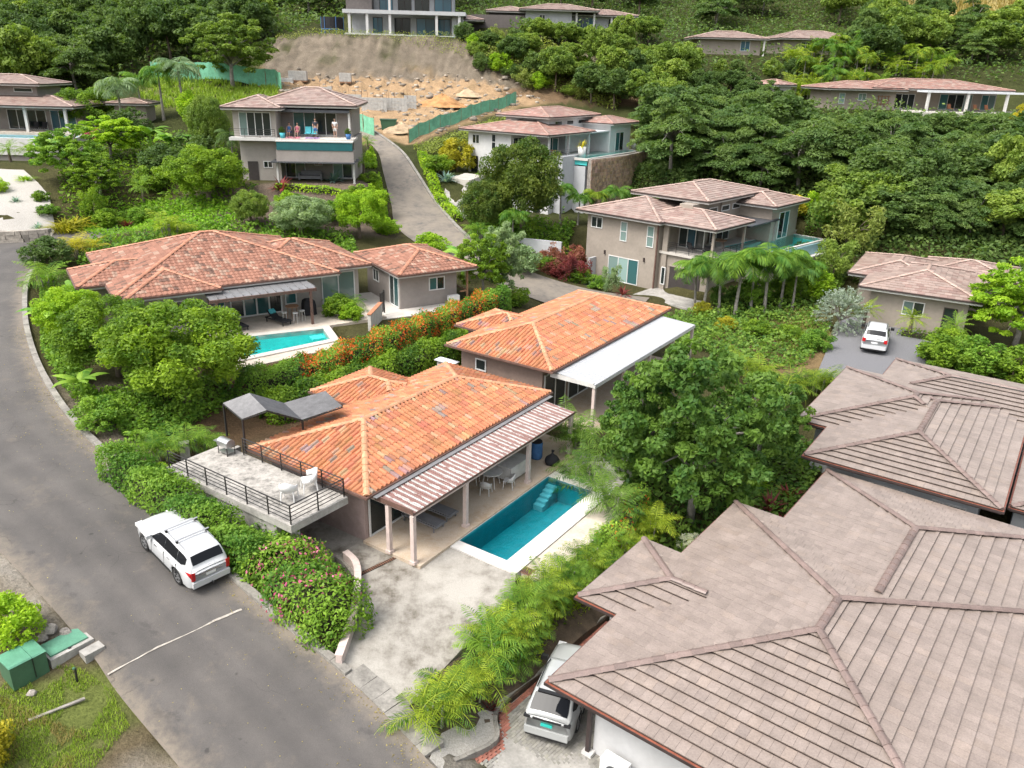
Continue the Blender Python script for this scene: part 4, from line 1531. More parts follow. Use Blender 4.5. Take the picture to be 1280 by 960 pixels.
part(ao, 'foot', 'grey_metal', (-.18, .18, -.36, -.3, -.05, .1), (-.18, .18, .3, .36, -.05, .1))
mb = MB()
T = Matrix.Translation((-.2, -.06, .41)) @ Matrix.Rotation(R(-90), 4, 'Y')
mb.lathe([(.02, .012), (.26, .012), (.27, 0)], 20, T)
mb.build('fan_grille', 'dark_sheet', ao)
r1 = house('villa', 'villa under the brown roof right of the big leafy tree', F1)
hip(r1, F1, 0, 13.0, -8.13, 0, 2.9, .213, 'brown', 300, True)
hip(r1, F1, 4.0, 13.8, -7.6, 1.55, 2.88, .213, 'brown', 0, True)
hip(r1, F1, 10.5, 17.4, -18, -.55, 2.9, .213, 'brown', 0, True)
hip(r1, F1, 1.5, 12, -16, -8.45, 2.45, .213, 'brown')
part(r1, 'wall', 'pale_wall', (.9, 12.4, -7.3, -.9, -.6, 2.66), (4.9, 13, -6.8, .8, -.6, 2.64), (11.2, 16.6, -17, -1.4, -.6, 2.66), (2.3, 11.5, -15, -8.6, -.6, 2.2))
win(r1, 'x-', .9, -3.6, .9, 1.6, 1.2, 2, 'glass_dark')
win(r1, 'x-', .9, -6.2, .9, 1.4, 1.2, 2, 'glass_dark')
r2 = house('low_house', 'low brown-roofed house behind the white car and small palms', F2)
hip(r2, F2, 0, 8.3, 0, 10.5, 3.0, .24, 'far')
hip(r2, F2, -1.5, 5.2, 4.2, 13.2, 3.0, .24, 'far')
hip(r2, F2, 3.5, 10.4, 8.4, 14.8, 3.0, .24, 'far')
part(r2, 'wall', 'taupe', (.8, 7.5, .8, 9.8, -.5, 2.74), (-.7, 4.4, 5.0, 12.4, -.5, 2.72), (4.3, 9.6, 9.2, 14, -.5, 2.70))
win(r2, 'y-', 3.9, .8, 1.1, 1.5, 1.1, 2, ('glass_pale', 'glass_dark'))
win(r2, 'x-', .8, 3.0, .9, 1.2, 1.2, 2, 'glass_dark')
win(r2, 'y-', 6.4, .8, 0.0, .9, 2.1, 1, 'glass_dark', 'door', 'dark_trim')

# ------------------------------------------------------------------ house with the aqua pool, and its casita
hl = house('tiled_house', 'grey house with mottled terracotta roof above the bright aqua pool', FL)
hip(hl, FL, -6, 7.6, .1, 12.8, 2.8, .33, 'pink')
hip(hl, FL, 2.0, 10.4, 1.3, 9.5, 2.8, .33, 'pink')
hip(hl, FL, -5.5, -.2, -.6, 6.4, 2.8, .33, 'pink')
hip(hl, FL, -7.6, 1.0, 3.4, 8.4, 2.8, .33, 'pink')
part(hl, 'wall', 'grey_wall', (-5.2, -.9, .3, 6, -.5, 2.54), (-.9, 6.8, 1.95, 12, -.5, 2.54), (6.8, 9.7, 2.0, 8.8, -.5, 2.53), (-6.9, -5.2, 4.1, 7.7, -.5, 2.53))
win(hl, 'y-', .15, 1.95, .9, .7, 1.4, 1, 'glass_teal', hbar=.5)
win(hl, 'y-', 2.5, 1.95, .02, 3.4, 2.2, 4, ('glass_dark', 'glass_teal', 'glass_teal', 'glass_dark'), 'sliding_door', fw=.1)
win(hl, 'y-', 4.8, 1.95, .5, .8, 1.7, 1, 'glass_teal', hbar=.55)
win(hl, 'y-', 8.2, 2.0, .02, 2.4, 2.3, 2, 'glass_pale', 'sliding_door')
win(hl, 'y-', -3, .3, .9, 1.6, 1.2, 2, 'glass_dark')
win(hl, 'x-', -6.9, 6, 1, 1.4, 1.1, 2, 'glass_dark')
mb = MB()
for k in range(13):
    x = -1.1 + 6.5 * k / 13
    mb.add([(x, -1.45, 2.36), (x + .47, -1.45, 2.36), (x + .47, .55, 2.52), (x, .55, 2.52), (x, -1.45, 2.33), (x + .47, -1.45, 2.33), (x + .47, .55, 2.49), (x, .55, 2.49)],
           [(0, 1, 2, 3), (7, 6, 5, 4), (0, 4, 5, 1), (2, 6, 7, 3)])
    mb.bx(x + .47, x + .5, -1.45, -.4, 2.36, 2.46)
mb.build('patio_roof', 'grey_metal', hl)
part(hl, 'beam', 'brown_trim', (-1.15, 5.45, -1.55, -1.45, 2.16, 2.36), (5.36, 5.46, -1.44, .5, 2.2, 2.34))
post(hl, 5.05, -1.5, 0, 2.17, .15, 'brown_trim', foot=False)
post(hl, -.75, -1.5, 0, 2.17, .15, 'brown_trim', foot=False)
mb = MB()
lp = [FL.loc(294.7, 422.6, 0), FL.loc(403.8, 411, 0), FL.loc(413, 424, 0), FL.loc(301.5, 447, 0)]
lpool, lout = pool('bright aqua pool in front of the grey patio house', FL, lp, .02, 1.2, 'pool_aqua', 'water_aqua', (.5, .55, .5, .5), 'white_deck', steps=[(4.3, 5.1, -3.6, -2.9, -.4, -.3)])
# deck pieces round that pool
mnx, mxx = min(p[0] for p in lp), max(p[0] for p in lp)


def deckpoly(name, fr, poly, z, matn, th=.4):
    mb = MB().prism(poly, z - th, z)
    return struct(name, MB().add([fr.w(*v) for v in mb.v], mb.f), matn)


lo_ = [(v.x, v.y) for v in lout]
lo_.sort(key=lambda q: q[1])
nearl, nearr = sorted(lo_[:2])
farl, farr = sorted(lo_[2:])
deckpoly('pool_deck', FL, [farl, farr, (9.9, farr[1] + .1), (9.9, 2.0), (-1.0, 1.9), (-1.6, farl[1])], 0, 'stone_deck')
deckpoly('pool_edge_deck', FL, [(nearl[0] - .3, nearl[1] - 1.1), (nearr[0] + .2, nearr[1] - 1.0), nearr, nearl], -.06, 'stone_deck')
hc = Frame(*FL.w(11.2, -1.5)[:2], 33, 2.05)
ca = house('garden_casita', 'small grey casita with square terracotta roof behind the flowering hedge', hc)
hip(ca, hc, 0, 6.0, 0, 7.8, 2.65, .30, 'pink')
part(ca, 'wall', 'warm_grey_wall', (.45, 4.9, .9, 6.6, -.5, 2.38))
win(ca, 'y-', 3.3, .9, 1.05, 1.25, .95, 2, ('glass_teal', 'glass_dark'))
win(ca, 'x-', .45, 1.8, .02, 1.5, 2.15, 2, ('glass_dark', 'glass_teal'), 'sliding_door')
win(ca, 'x-', .45, 4.9, 1.1, 1.0, .9, 2, 'glass_dark')
for x, y in ((5.6, .6), (5.6, 3.6)):
    post(ca, x, y, -.2, 2.4, .12, 'wood', foot=False)
part(ca, 'porch_rail', 'wood', (5.55, 5.65, .66, 3.5, .75, .83), (5.0, 5.55, .56, .64, .75, .83))
deckpoly('casita_path', hc, [(-2.4, -.6), (5.5, -1.3), (6.2, .8), (.44, .88), (.44, 6), (-1.5, 6.2)], 0.0, 'white_deck', .3)
ao = thing('air_conditioner', 'white air conditioner unit beside the casita wall above the hedge', 'appliance', hc.w(4.4, .45, 0), hc.az)
part(ao, 'casing', 'white_plastic', (-.42, .42, -.17, .17, .08, .62))
part(ao, 'foot', 'grey_metal', (-.36, -.3, -.15, .15, 0, .08), (.3, .36, -.15, .15, 0, .08))

# ------------------------------------------------------------------ taupe two-storey house
hg = house('two_storey_house', 'taupe two-storey house with dark garage door behind the orange roofs', FG)
hip(hg, FG, 0, 9.3, -.6, 9, 6.2, .27, 'far')
hip(hg, FG, 5.6, 14.4, 0, 6.7, 6.2, .27, 'far')
hip(hg, FG, 2.6, 11.0, 4.4, 16, 7.7, .22, 'far')
hip(hg, FG, 8.2, 14.4, 11, 18.2, 7.0, .24, 'far')
part(hg, 'wall', 'taupe', (.8, 8.75, .15, 8.2, -.8, 5.92))
part(hg, 'wall', 'taupe', (8.75, 13.8, .7, 9, -.8, 3.3), (8.75, 10.1, 3.2, 15.4, 3.3, 7.4), (3.4, 10.3, 8.2, 15.4, 1, 7.42), (10.1, 13.7, 11.8, 17.6, 1, 6.72), (9.0, 9.5, .5, .72, -.8, 5.9))
part(hg, 'garage_door', 'garage_dark', (9.9, 13.0, .62, .72, -.2, 2.25))
part(hg, 'garage_trim', 'taupe', (9.7, 13.2, .6, .72, 2.25, 2.35))
win(hg, 'y-', 1.9, .15, 4.6, 1.3, 1.05, 2, 'glass_dark')
win(hg, 'y-', 5.0, .15, 3.8, .75, 1.8, 1, 'glass_pale', hbar=.5)
win(hg, 'y-', 7.9, .15, 3.7, .75, 1.9, 1, 'glass_pale', hbar=.5)
win(hg, 'y-', 5.2, .15, -.05, 3.4, 2.35, 3, ('glass_pale', 'glass_pale', 'glass_teal'), 'sliding_door')
win(hg, 'y-', 9.35, .5, .5, .45, 1.6, 1, 'glass_dark')
win(hg, 'y-', 10.3, 3.2, 3.55, 2.6, 2.2, 3, ('glass_dark', 'glass_blue', 'glass_dark'), 'sliding_door')
for y in (6.6, 8.9, 11.0):
    win(hg, 'x+', 10.3, y, 6.35, 1.5, .55, 1, 'glass_dark')
win(hg, 'x+', 10.3, 8.3, 3.55, 3.6, 2.1, 3, 'glass_dark', 'sliding_door')
win(hg, 'x+', 13.7, 14.5, 3.55, 2.2, 2.6, 2, ('glass_dark', 'glass_teal'), 'sliding_door')
part(hg, 'downpipe', 'brown_trim', (8.62, 8.74, .02, .14, -.3, 5.9))
part(hg, 'canopy', 'dark_sheet', (10.3, 14.0, 6.9, 13.0, 5.5, 5.62))
post(hg, 13.8, 12.6, 3.5, 5.5, .18, 'warm_grey_wall')
post(hg, 13.9, .6, 3.5, 5.95, .2, 'taupe')
post(hg, 13.9, 6.1, 3.5, 5.95, .2, 'taupe')
part(hg, 'deck_slab', 'white_deck', (8.75, 14.4, .45, 6.6, 3.3, 3.5), (10.1, 13.0, 6.6, 17.6, 3.1, 3.47))
part(hg, 'retaining_wall', 'taupe', (10.1, 13.5, 6.7, 17.5, -2, 3.1))
railing(hg, [(9.1, .55, 3.5), (14.3, .55, 3.5), (14.3, 5.5, 3.5)], .9, 5, step=1.4)
for x in (3.0, 7.4):
    part(hg, 'wall_lamp', 'dark_trim', (x, x + .12, .0, .15, 2.3, 2.65))
g0, g1 = np.array(FG.w(*FG.loc(902, 309, 3.55))), np.array(FG.w(*FG.loc(983, 291, 3.55)))
gl_ = float(np.hypot(*(g1 - g0)[:2]))
FGP = Frame(g0[0], g0[1], math.degrees(math.atan2((g1 - g0)[1], (g1 - g0)[0])), FG.base)
gp_, _ = pool('turquoise infinity pool behind the palms of the taupe house', FGP, [(0, -3.9), (gl_, -3.9), (gl_, 0), (0, 0)], 3.56, 1.0, 'pool_aqua', 'water_aqua', (.22, .3, .3, .3), 'coping', -.03)
part(gp_, 'outer_wall', 'pool_pale', (-.3, gl_ + .3, -4.22, -4.12, 2.3, 3.4))
part(gp_, 'base_wall', 'taupe', (-.3, gl_ + .3, -4.6, .3, -3, 2.29))
part(gp_, 'ledge', 'white_trim', (-.4, gl_ + .4, -4.75, -4.24, 2.3, 2.42))
part(gp_, 'deck', 'white_deck', (-1.5, gl_ + 3.0, .3, 5.0, 3.2, 3.49))
part(gp_, 'deck_base', 'taupe', (-1.4, gl_ + 2.9, .31, 4.9, -3, 3.19))
deckpoly('garage_apron', FG, [(8.5, .6), (14, .6), (15, -3.4), (8.6, -3.0)], .06, 'concrete', .5)

# ------------------------------------------------------------------ white house on the slope
hw = house('white_villa', 'white villa with red-brown roofs and stone pool wall on the slope', FW)
hip(hw, FW, 0, 14.4, 0, 11.7, 5.5, .22, 'farred')
hip(hw, FW, 2.5, 11.2, 5, 18.5, 7.3, .22, 'farred')
hip(hw, FW, 9.5, 15.6, 14.5, 22, 6.4, .24, 'farred')
part(hw, 'wall', 'white_wall', (.9, 8.0, .9, 10.8, -3, 5.22), (3.4, 10.4, 6, 17.8, 1, 7.02), (10.4, 14.8, 15.2, 21.2, 1, 6.1), (10.4, 11.6, 8.6, 15.2, 2.6, 5.2))
part(hw, 'wall', 'white_wall', (8.0, 14.2, .9, 6.2, -5, 2.3))
part(hw, 'retaining_wall', 'pale_wall', (14.2, 15.4, 2.0, 7.2, -5, 2.8))
win(hw, 'y-', 2.2, .9, 3.6, 1.2, 1.2, 2, 'glass_dark')
win(hw, 'y-', 5.2, .9, 3.0, .7, 2.0, 1, 'glass_dark', hbar=.5)
win(hw, 'y-', 10.2, 6.2, 2.4, 3.6, 2.3, 4, 'glass_teal', 'sliding_door')
win(hw, 'x+', 8.0, 3.0, 2.4, 3.2, 2.3, 3, 'glass_dark', 'sliding_door')
win(hw, 'x+', 10.4, 8.0, 2.4, 3.2, 2.3, 3, 'glass_dark', 'sliding_door')
win(hw, 'y-', 2.0, .88, -.2, 1.2, 2.2, 1, 'glass_dark', 'door', 'dark_trim')
win(hw, 'y-', 12.4, .88, -4.5, 1.0, 2.0, 1, 'glass_dark', 'door', 'dark_trim')
for y in (8.5, 11.5, 14.5):
    win(hw, 'x+', 10.4, y, 6.1, 1.8, .6, 1, 'glass_dark')
win(hw, 'x+', 14.8, 18.0, 2.5, 2.4, 2.6, 2, ('glass_teal', 'glass_dark'), 'sliding_door')
part(hw, 'flat_roof', 'white_sheet', (10.4, 14.6, 10.5, 15.2, 5.25, 5.4))
part(hw, 'deck_slab', 'white_deck', (8.0, 14.3, .9, 6.2, 2.3, 2.5), (10.4, 15.4, 6.2, 22, 2.2, 2.48))
for x, y in ((13.7, 1.3), (13.7, 6.0), (10.2, 1.3), (13.9, 10.9)):
    post(hw, x, y, 2.5, 5.2, .25, 'white_wall', 'column', False)
railing(hw, [(8.2, 1.05, 2.5), (14.1, 1.05, 2.5), (14.1, 6.1, 2.5)], .95, 4, 'grey_metal', 1.5)
w0, w1 = np.array(FW.w(*FW.loc(733, 199, 2.5))), np.array(FW.w(*FW.loc(797, 189, 2.5)))
wl_ = float(np.hypot(*(w1 - w0)[:2])) / FW.k
FWP = Frame(w0[0], w0[1], math.degrees(math.atan2((w1 - w0)[1], (w1 - w0)[0])), FW.base, FW.k)
wp_, _ = pool('pale turquoise pool on the white villa terrace above the stone wall', FWP, [(0.4, .1), (wl_, .1), (wl_, 4.2), (.4, 4.2)], 2.56, .9, 'pool_aqua', 'water_aqua', (.25, .3, .3, .3), 'coping', -.03)
part(wp_, 'deck', 'white_deck', (0, wl_ + 1, 4.5, 9, 2.2, 2.5))
part(wp_, 'base_wall', 'pale_wall', (.2, wl_ + 1, .2, 9, -5, 1.5))
# stones of the curved pool wall
sw = thing('stone_wall', 'brown fieldstone retaining wall below the white villa pool', 'wall', FW.w(0, 0, 0), FW.az, None, FW.k)
_q = FWP.w(.3, -.35), FWP.w(wl_ - 1.5, -.35)
wa, wb = [tuple(float((np.array([*q[:2], 0]) - FW.o) @ ax) / FW.k for ax in (FW.A, FW.B)) for q in _q]
core, nst = MB(), 0
va, vb = Vector(wa), Vector(wb)
dvw = (vb - va).normalized()
nvw = Vector((dvw.y, -dvw.x))
vb = vb + dvw * 3
Lw = (vb - va).length


def bulge(f):
    q = va.lerp(vb, f)
    return q + nvw * (math.sin(f * math.pi) * .8 + .25)


for k in range(16):
    a, b = bulge(k / 16), bulge((k + 1) / 16)
    core.prism([(a.x, a.y), (b.x, b.y), (b.x - nvw.x * .5, b.y - nvw.y * .5), (a.x - nvw.x * .5, a.y - nvw.y * .5)], -4.5, 2.5)
core.build('mortar_core', 'stone', sw)
mb = MB()
for i in range(15):
    k = 0.0
    while k < 1:
        wdt = rnd.uniform(.3, .6) / Lw
        f = min(k + wdt / 2, 1)
        q = bulge(f)
        z = -4 + i * .43
        g = rnd.uniform(.7, 1.35)
        T = Matrix.Translation((q.x, q.y, z)) @ Matrix.Rotation(math.atan2(dvw.y, dvw.x), 4, 'Z')
        mb.bx(-wdt * Lw / 2 + .02, wdt * Lw / 2 - .02, -.06, .06 + rnd.uniform(-.03, .02), 0, .39, 0, (g, g * rnd.uniform(.9, 1.05), g * rnd.uniform(.8, 1.05)), T)
        k += wdt
tag(mb.build('stones', 'brown_stone', sw), kind='stuff')

# ------------------------------------------------------------------ two-storey house on the left slope
hb = house('hillside_house', 'grey two-storey house with balcony pool and sunbathers on the left slope', FB)
hb.scale = (.88, 1, 1)
hip(hb, FB, -.9, 5.4, -.9, 6.5, 6.75, .3, 'far')
hip(hb, FB, 2.0, 13.2, .9, 10.5, 7.0, .3, 'far')
part(hb, 'wall', 'grey_wall', (0, 4.6, 0, 6, 4, 6.48), (0.4, 4.7, .3, 9, -.5, 4.0))
part(hb, 'wall', 'warm_grey_wall', (4.6, 12.4, 2.6, 9.5, 4, 6.72), (4.7, 12.6, 2.0, 9, -.5, 3.9))
part(hb, 'balcony_slab', 'white_trim', (-.3, 4.7, -1.0, 0, 3.75, 4.02))
part(hb, 'pool_deck', 'white_deck', (4.7, 13.0, -1.0, 2.6, 3.8, 4.0))
part(hb, 'pool_front', 'pool_teal', (4.8, 12.9, -1.5, -1.0, 3.0, 3.75))
part(hb, 'pool_trim', 'white_trim', (4.7, 13.0, -1.55, -.98, 3.76, 3.86))
part(hb, 'pool_base', 'warm_grey_wall', (4.7, 13.0, -1.45, .3, 1.95, 2.98))
part(hb, 'lower_canopy', 'dark_sheet', (4.1, 13.2, -1.9, 1.9, 1.84, 1.945), (4.4, 12.4, .95, 2.58, 6.3, 6.55))
for x in (4.6, 12.9):
    post(hb, x, -1.0, -.2, 1.83, .2, 'white_trim')
post(hb, 12.3, 1.3, 4.0, 6.4, .22, 'white_trim')
win(hb, 'y-', 2.35, 0, 4.1, 3.4, 2.2, 4, ('glass_pale', 'glass_dark', 'glass_dark', 'glass_dark'), 'sliding_door')
win(hb, 'y-', 8.3, 2.6, 4.05, 4.8, 2.2, 4, ('glass_teal', 'glass_teal', 'glass_dark', 'glass_dark'), 'sliding_door')
win(hb, 'y-', 5.9, 2.0, 0, 2.2, 1.85, 2, ('glass_dark', 'glass_pale'), 'sliding_door')
win(hb, 'y-', 11.2, 2.0, 0, 2.2, 1.85, 2, ('glass_pale', 'glass_dark'), 'sliding_door')
win(hb, 'y-', 8.5, 2.0, 1.2, .95, .55, 2, 'glass_dark')
win(hb, 'y-', 3.3, .3, 1.1, 1.0, .65, 2, 'glass_dark')
part(hb, 'door', 'garage_dark', (1.1, 2.2, .24, .3, -.4, 1.7))
railing(hb, [(-.2, -.95, 4.02), (4.6, -.95, 4.02)], .8, 4, 'black_metal', 1.6)
# ------------------------------------------------------------------ pool house at the left edge
ha = house('pool_villa', 'beige villa with long infinity pool at the left edge of the slope', FA)
hip(ha, FA, -8, 10.9, -.6, 8.5, 2.95, .2, 'far')
hip(ha, FA, -8, 5.6, 3.0, 11, 5.2, .22, 'far')
part(ha, 'wall', 'warm_grey_wall', (-7, 10, 3.2, 7.8, -1, 2.68), (-7, 4.6, 4.2, 10, 2.6, 4.92))
win(ha, 'y-', 3.4, 3.2, 0, 4.6, 2.3, 4, 'glass_dark', 'sliding_door')
win(ha, 'y-', 7.7, 3.2, 0, 3.0, 2.3, 3, ('glass_blue', 'glass_blue', 'glass_teal'), 'sliding_door')
win(ha, 'y-', 3.0, 4.2, 4.2, 2.2, .5, 1, 'glass_dark')
for x in (-.5, 5.0, 9.6):
    post(ha, x, 0.0, 0, 2.7, .3, 'white_trim', foot=False)
part(ha, 'deck_slab', 'stone_deck', (-8, 11.5, -.8, 3.2, -1.2, -.02))
part(ha, 'pool_wall', 'white_trim', (-8, 12.2, -4.3, -4.0, -2.2, -.35), (11.9, 12.2, -4.0, -.8, -2.2, -.2))
part(ha, 'base_wall', 'warm_grey_wall', (-8, 12, -4.0, -1, -3.2, -1.8))
pool('long pale infinity pool in front of the left edge villa', FA, [(-8, -3.98), (11.85, -3.98), (11.85, -.85), (-8, -.85)], -.3, 1.1, 'pool_pale', 'water_aqua', (0, 0, 0, 0), 'coping', -.04)
# ------------------------------------------------------------------ long house on the right slope
he = house('long_bungalow', 'long bungalow with white patio roof and posts on the right hillside', FE)
hip(he, FE, -.8, 11, -1.2, 8.5, 2.75, .19, 'farred')
hip(he, FE, 6, 27.2, -.8, 11.5, 2.95, .2, 'farred')
part(he, 'wall', 'taupe', (.4, 10, .1, 7.6, -.5, 2.46), (10, 26.2, 1.6, 10.8, -.5, 2.66))
part(he, 'patio_roof', 'white_sheet', (12.5, 30.6, -3.6, -.82, 2.5, 2.72))
for x in (13.0, 18.8, 24.6, 30.2):
    post(he, x, -3.3, -.3, 2.5, .32, 'white_trim', foot=False)
win(he, 'y-', 2.0, .1, .6, .9, 1.5, 1, 'glass_pale', hbar=.5)
win(he, 'y-', 5.0, .1, 1.1, 1.2, 1.0, 2, 'glass_pale')
win(he, 'y-', 12.2, 1.6, .05, 3.0, 2.1, 3, 'glass_dark', 'sliding_door')
win(he, 'y-', 20, 1.6, .05, 5.0, 2.2, 4, ('glass_teal', 'glass_dark', 'glass_dark', 'glass_pale'), 'sliding_door')
win(he, 'y-', 25, 1.6, .05, 2.2, 2.2, 2, ('glass_teal', 'glass_pale'), 'sliding_door')
part(he, 'patio_slab', 'white_deck', (10, 32, -6.5, 1.6, -1.2, 0))
part(he, 'trellis', 'wood', *[(7.4 + k * .5, 7.5 + k * .5, -.0, .08, .4, 1.9) for k in range(4)], *[(7.2, 9.2, -.03, -.005, .7 + k * .5, .78 + k * .5) for k in range(3)])
sh = Frame(*PD(972, 115, 114)[:2], 35, float(PD(972, 115, 114)[2]))
sd_ = house('garden_shed', 'small tiled shed at the left end of the long bungalow', sh, 'shed')
hip(sd_, sh, 0, 4, 0, 5, 1.0, .3, 'farred')
part(sd_, 'wall', 'stucco_shed', (.5, 3.5, .5, 4.5, -3.5, .8))
# ------------------------------------------------------------------ houses along the top
hf = house('modern_house', 'white modern house with columns and blue glass above the earth cut', FF)
part(hf, 'wall', 'pale_wall', (0, 18, 3.0, 10, 0, 2.9), (1.5, 16.5, 3.5, 10, 3.3, 6.8), (16.4, 18.2, .6, 3.0, 0, 2.9))
part(hf, 'floor_slab', 'pale_wall', (-.8, 18.6, -1.0, 10.4, 2.9, 3.45))
part(hf, 'roof_slab', 'white_wall', (1, 17.2, 0, 10.6, 6.8, 7.2))
part(hf, 'side_wall', 'dark_wall', (-.5, 3.6, 1.0, 3.4, 3.46, 6.8))
part(hf, 'base', 'white_wall', (-.6, 9, -1.3, 3, -1.5, 0), (9, 19.6, -1.3, 0, -1.5, -.9))
for x in (.2, 3.0, 6.6, 14.0, 17.6):
    post(hf, x, -.6, 0, 2.9, .4, 'white_wall', 'column', False)
post(hf, 6.6, -.6, 3.45, 6.8, .35, 'white_wall', 'column', False)
for x, w_, g in ((4.2, 1.6, 'glass_blue'), (8.2, 2.6, 'glass_dark'), (12.0, 3.0, 'glass_blue'), (15.0, 2.0, 'glass_blue')):
    win(hf, 'y-', x, 3.0, .05, w_, 2.5, 2, g, 'sliding_door', 'dark_trim')
for x, w_, g in ((5.6, 2.2, 'glass_blue'), (8.6, 2.2, 'glass_dark'), (11.4, 2.4, 'glass_dark'), (14.8, 2.8, 'glass_blue')):
    win(hf, 'y-', x, 3.5, 3.5, w_, 2.8, 2, g, 'sliding_door', 'dark_trim')
pool('blue edge pool on the terrace of the white modern house', FF, [(8.6, -1.3), (19.2, -1.3), (19.2, 2.8), (8.6, 2.8)], -.1, .8, 'pool_pale', 'water_deep', (.25, .3, 0, .3), 'coping', -.04)
part(hf, 'pool_front', 'pool_pale', (8.7, 19.1, -1.65, -1.56, -.95, -.2))
hip(hf, FF, 16.5, 21.5, 2, 9, 2.6, .25, 'far')
h2f = house('grey_bungalow', 'grey bungalow with brown hip roofs on the ridge right of the modern house', FF2)
hip(h2f, FF2, 5.2, 18.5, -.8, 9, 2.9, .22, 'far')
hip(h2f, FF2, -.5, 8, 1.5, 10, 2.6, .22, 'far')
hip(h2f, FF2, 14, 25.5, 1.5, 11, 2.4, .22, 'far')
part(h2f, 'wall', 'pale_wall', (6.2, 14, .4, 8, -.5, 2.62), (14, 24, 2.8, 10, -.5, 2.12))
part(h2f, 'screen_wall', 'dark_wall', (-3, 6.1, 1.0, 1.3, -1, 1.9), (0, 6.1, 2.5, 9, -.5, 2.3))
for x in (14.8, 17.8, 21, 24.6):
    post(h2f, x, .2 if x < 18 else 2, -.3, 2.5 if x < 18 else 2.1, .3, 'white_trim', foot=False)
win(h2f, 'y-', 9, .4, 1.2, 1.0, .9, 2, 'glass_dark')
win(h2f, 'y-', 16.6, 2.8, 0, 3, 2.0, 3, 'glass_blue', 'sliding_door')
win(h2f, 'y-', 21.5, 2.8, 0, 2, 1.9, 2, 'glass_dark', 'sliding_door')
n1h = house('cottage', 'brown-roofed cottage among trees left of the other on the upper right slope', FN1)
hip(n1h, FN1, -.6, 11.8, -1, 8, 2.5, .25, 'far')
part(n1h, 'wall', 'taupe', (.5, 10.8, 0, 7, -1, 2.2))
win(n1h, 'y-', 8.2, 0, .5, 1.6, 1.6, 2, 'glass_blue')
post(n1h, 11.2, -.6, -1, 2.2, .25, 'white_trim', foot=False)
n2h = house('cottage', 'cottage with wide brown pyramid roof, right one on the upper right slope', FN2)
hip(n2h, FN2, -.6, 14, -1.2, 8.6, 2.4, .28, 'far')
part(n2h, 'wall', 'taupe', (.6, 12.8, 0, 7.6, -1, 2.1))
win(n2h, 'y-', 4.6, 0, .4, 1.6, 1.5, 2, 'glass_dark')
win(n2h, 'y-', 9.2, 0, .4, 1.6, 1.5, 2, 'glass_dark')
fb2 = Frame(*PD(141, 150, 98)[:2], 5, float(PD(141, 150, 98)[2]))
sb = house('garden_shed', 'small flat-roofed pavilion half hidden by palms on the left slope', fb2, 'shed')
hip(sb, fb2, -.4, 4.6, -.4, 4, 2.0, .2, 'far')
part(sb, 'wall', 'taupe', (0.3, 4, .3, 3.6, -2, 1.75))

build_roofs()


# ------------------------------------------------------------------ plants
def unit(a):
    return a / (np.linalg.norm(a, axis=1, keepdims=True) + 1e-9)


def leafquads(pos, nrm, size, asp, rng, bend=.18):
    n = len(pos)
    t = unit(np.cross(nrm, rng.normal(size=(n, 3))))
    b = np.cross(nrm, t)
    s = size[:, None] if hasattr(size, '__len__') else size
    base = pos - t * s * .5
    tip = pos + t * s * .5 - nrm * s * bend
    l = pos + b * s * asp * .5 - nrm * s * bend * .3
    r = pos - b * s * asp * .5 - nrm * s * bend * .3
    V = np.stack([base, r, tip, l], 1).reshape(-1, 3)
    F = np.arange(4 * n).reshape(n, 4)
    return V, F


def clumps_leaves(rng, C, Rc, n, size, asp, up=.45, flat=1.0, jit=.6, tone=None, inner=.35):
    """leaves on the outside of many small clumps; C (k,3) centres, Rc (k,) radii"""
    w = Rc ** 2
    idx = rng.choice(len(C), n, p=w / w.sum())
    d = unit(rng.normal(size=(n, 3)) + np.array([0, 0, .35]))
    rad = Rc[idx] * (inner + (1 - inner) * rng.random(n) ** .45)
    pos = C[idx] + d * rad[:, None] * np.array([1, 1, flat])
    nr = unit(d * (1 - up) + np.array([0, 0, up]) + rng.normal(size=(n, 3)) * jit)
    sz = size * rng.uniform(.65, 1.25, n)
    V, F = leafquads(pos, nr, sz, asp, rng)
    if tone is None:
        tone = rng.uniform(0, 1, len(C))
    c = np.clip(tone[idx] * .62 + rng.uniform(0, 1, n) * .38, 0, 1)
    return V, F, np.repeat(c, 4)


def shell(rng, k, R3, cz, lo=.6, hi=.95, zmin=-.75):
    out = []
    while len(out) < k:
        d = rng.normal(size=3)
        d /= np.linalg.norm(d)
        if d[2] < zmin:
            continue
        out.append(d * rng.uniform(lo, hi) * np.array(R3) + np.array([0, 0, cz]))
    return np.array(out)


def trunkmesh(name, rng, H, r, targets, nl=8, lean=.15, matn='bark', split=.45):
    mb = MB()
    top = np.array([rng.uniform(-lean, lean) * H, rng.uniform(-lean, lean) * H, H * split])
    pts = [np.array([0, 0, -.3]), top * .35 + np.array([rng.uniform(-.1, .1), 0, 0]), top * .7, top]
    mb.tube(pts, [r * 1.25, r, r * .85, r * .72], 8)
    if len(targets):
        for k in rng.choice(len(targets), min(nl, len(targets)), replace=False):
            t = targets[k]
            a = top * rng.uniform(.72, 1.0)
            m = a * .5 + t * .5 + np.array([0, 0, .08 * H])
            mb.tube([a, m, t], [r * .55, r * .34, r * .1], 5)
    me = mb.build(name, matn)
    d = me.data
    bpy.data.objects.remove(me)
    d.polygons.foreach_set('use_smooth', [True] * len(d.polygons))
    return d


PROTO = {}


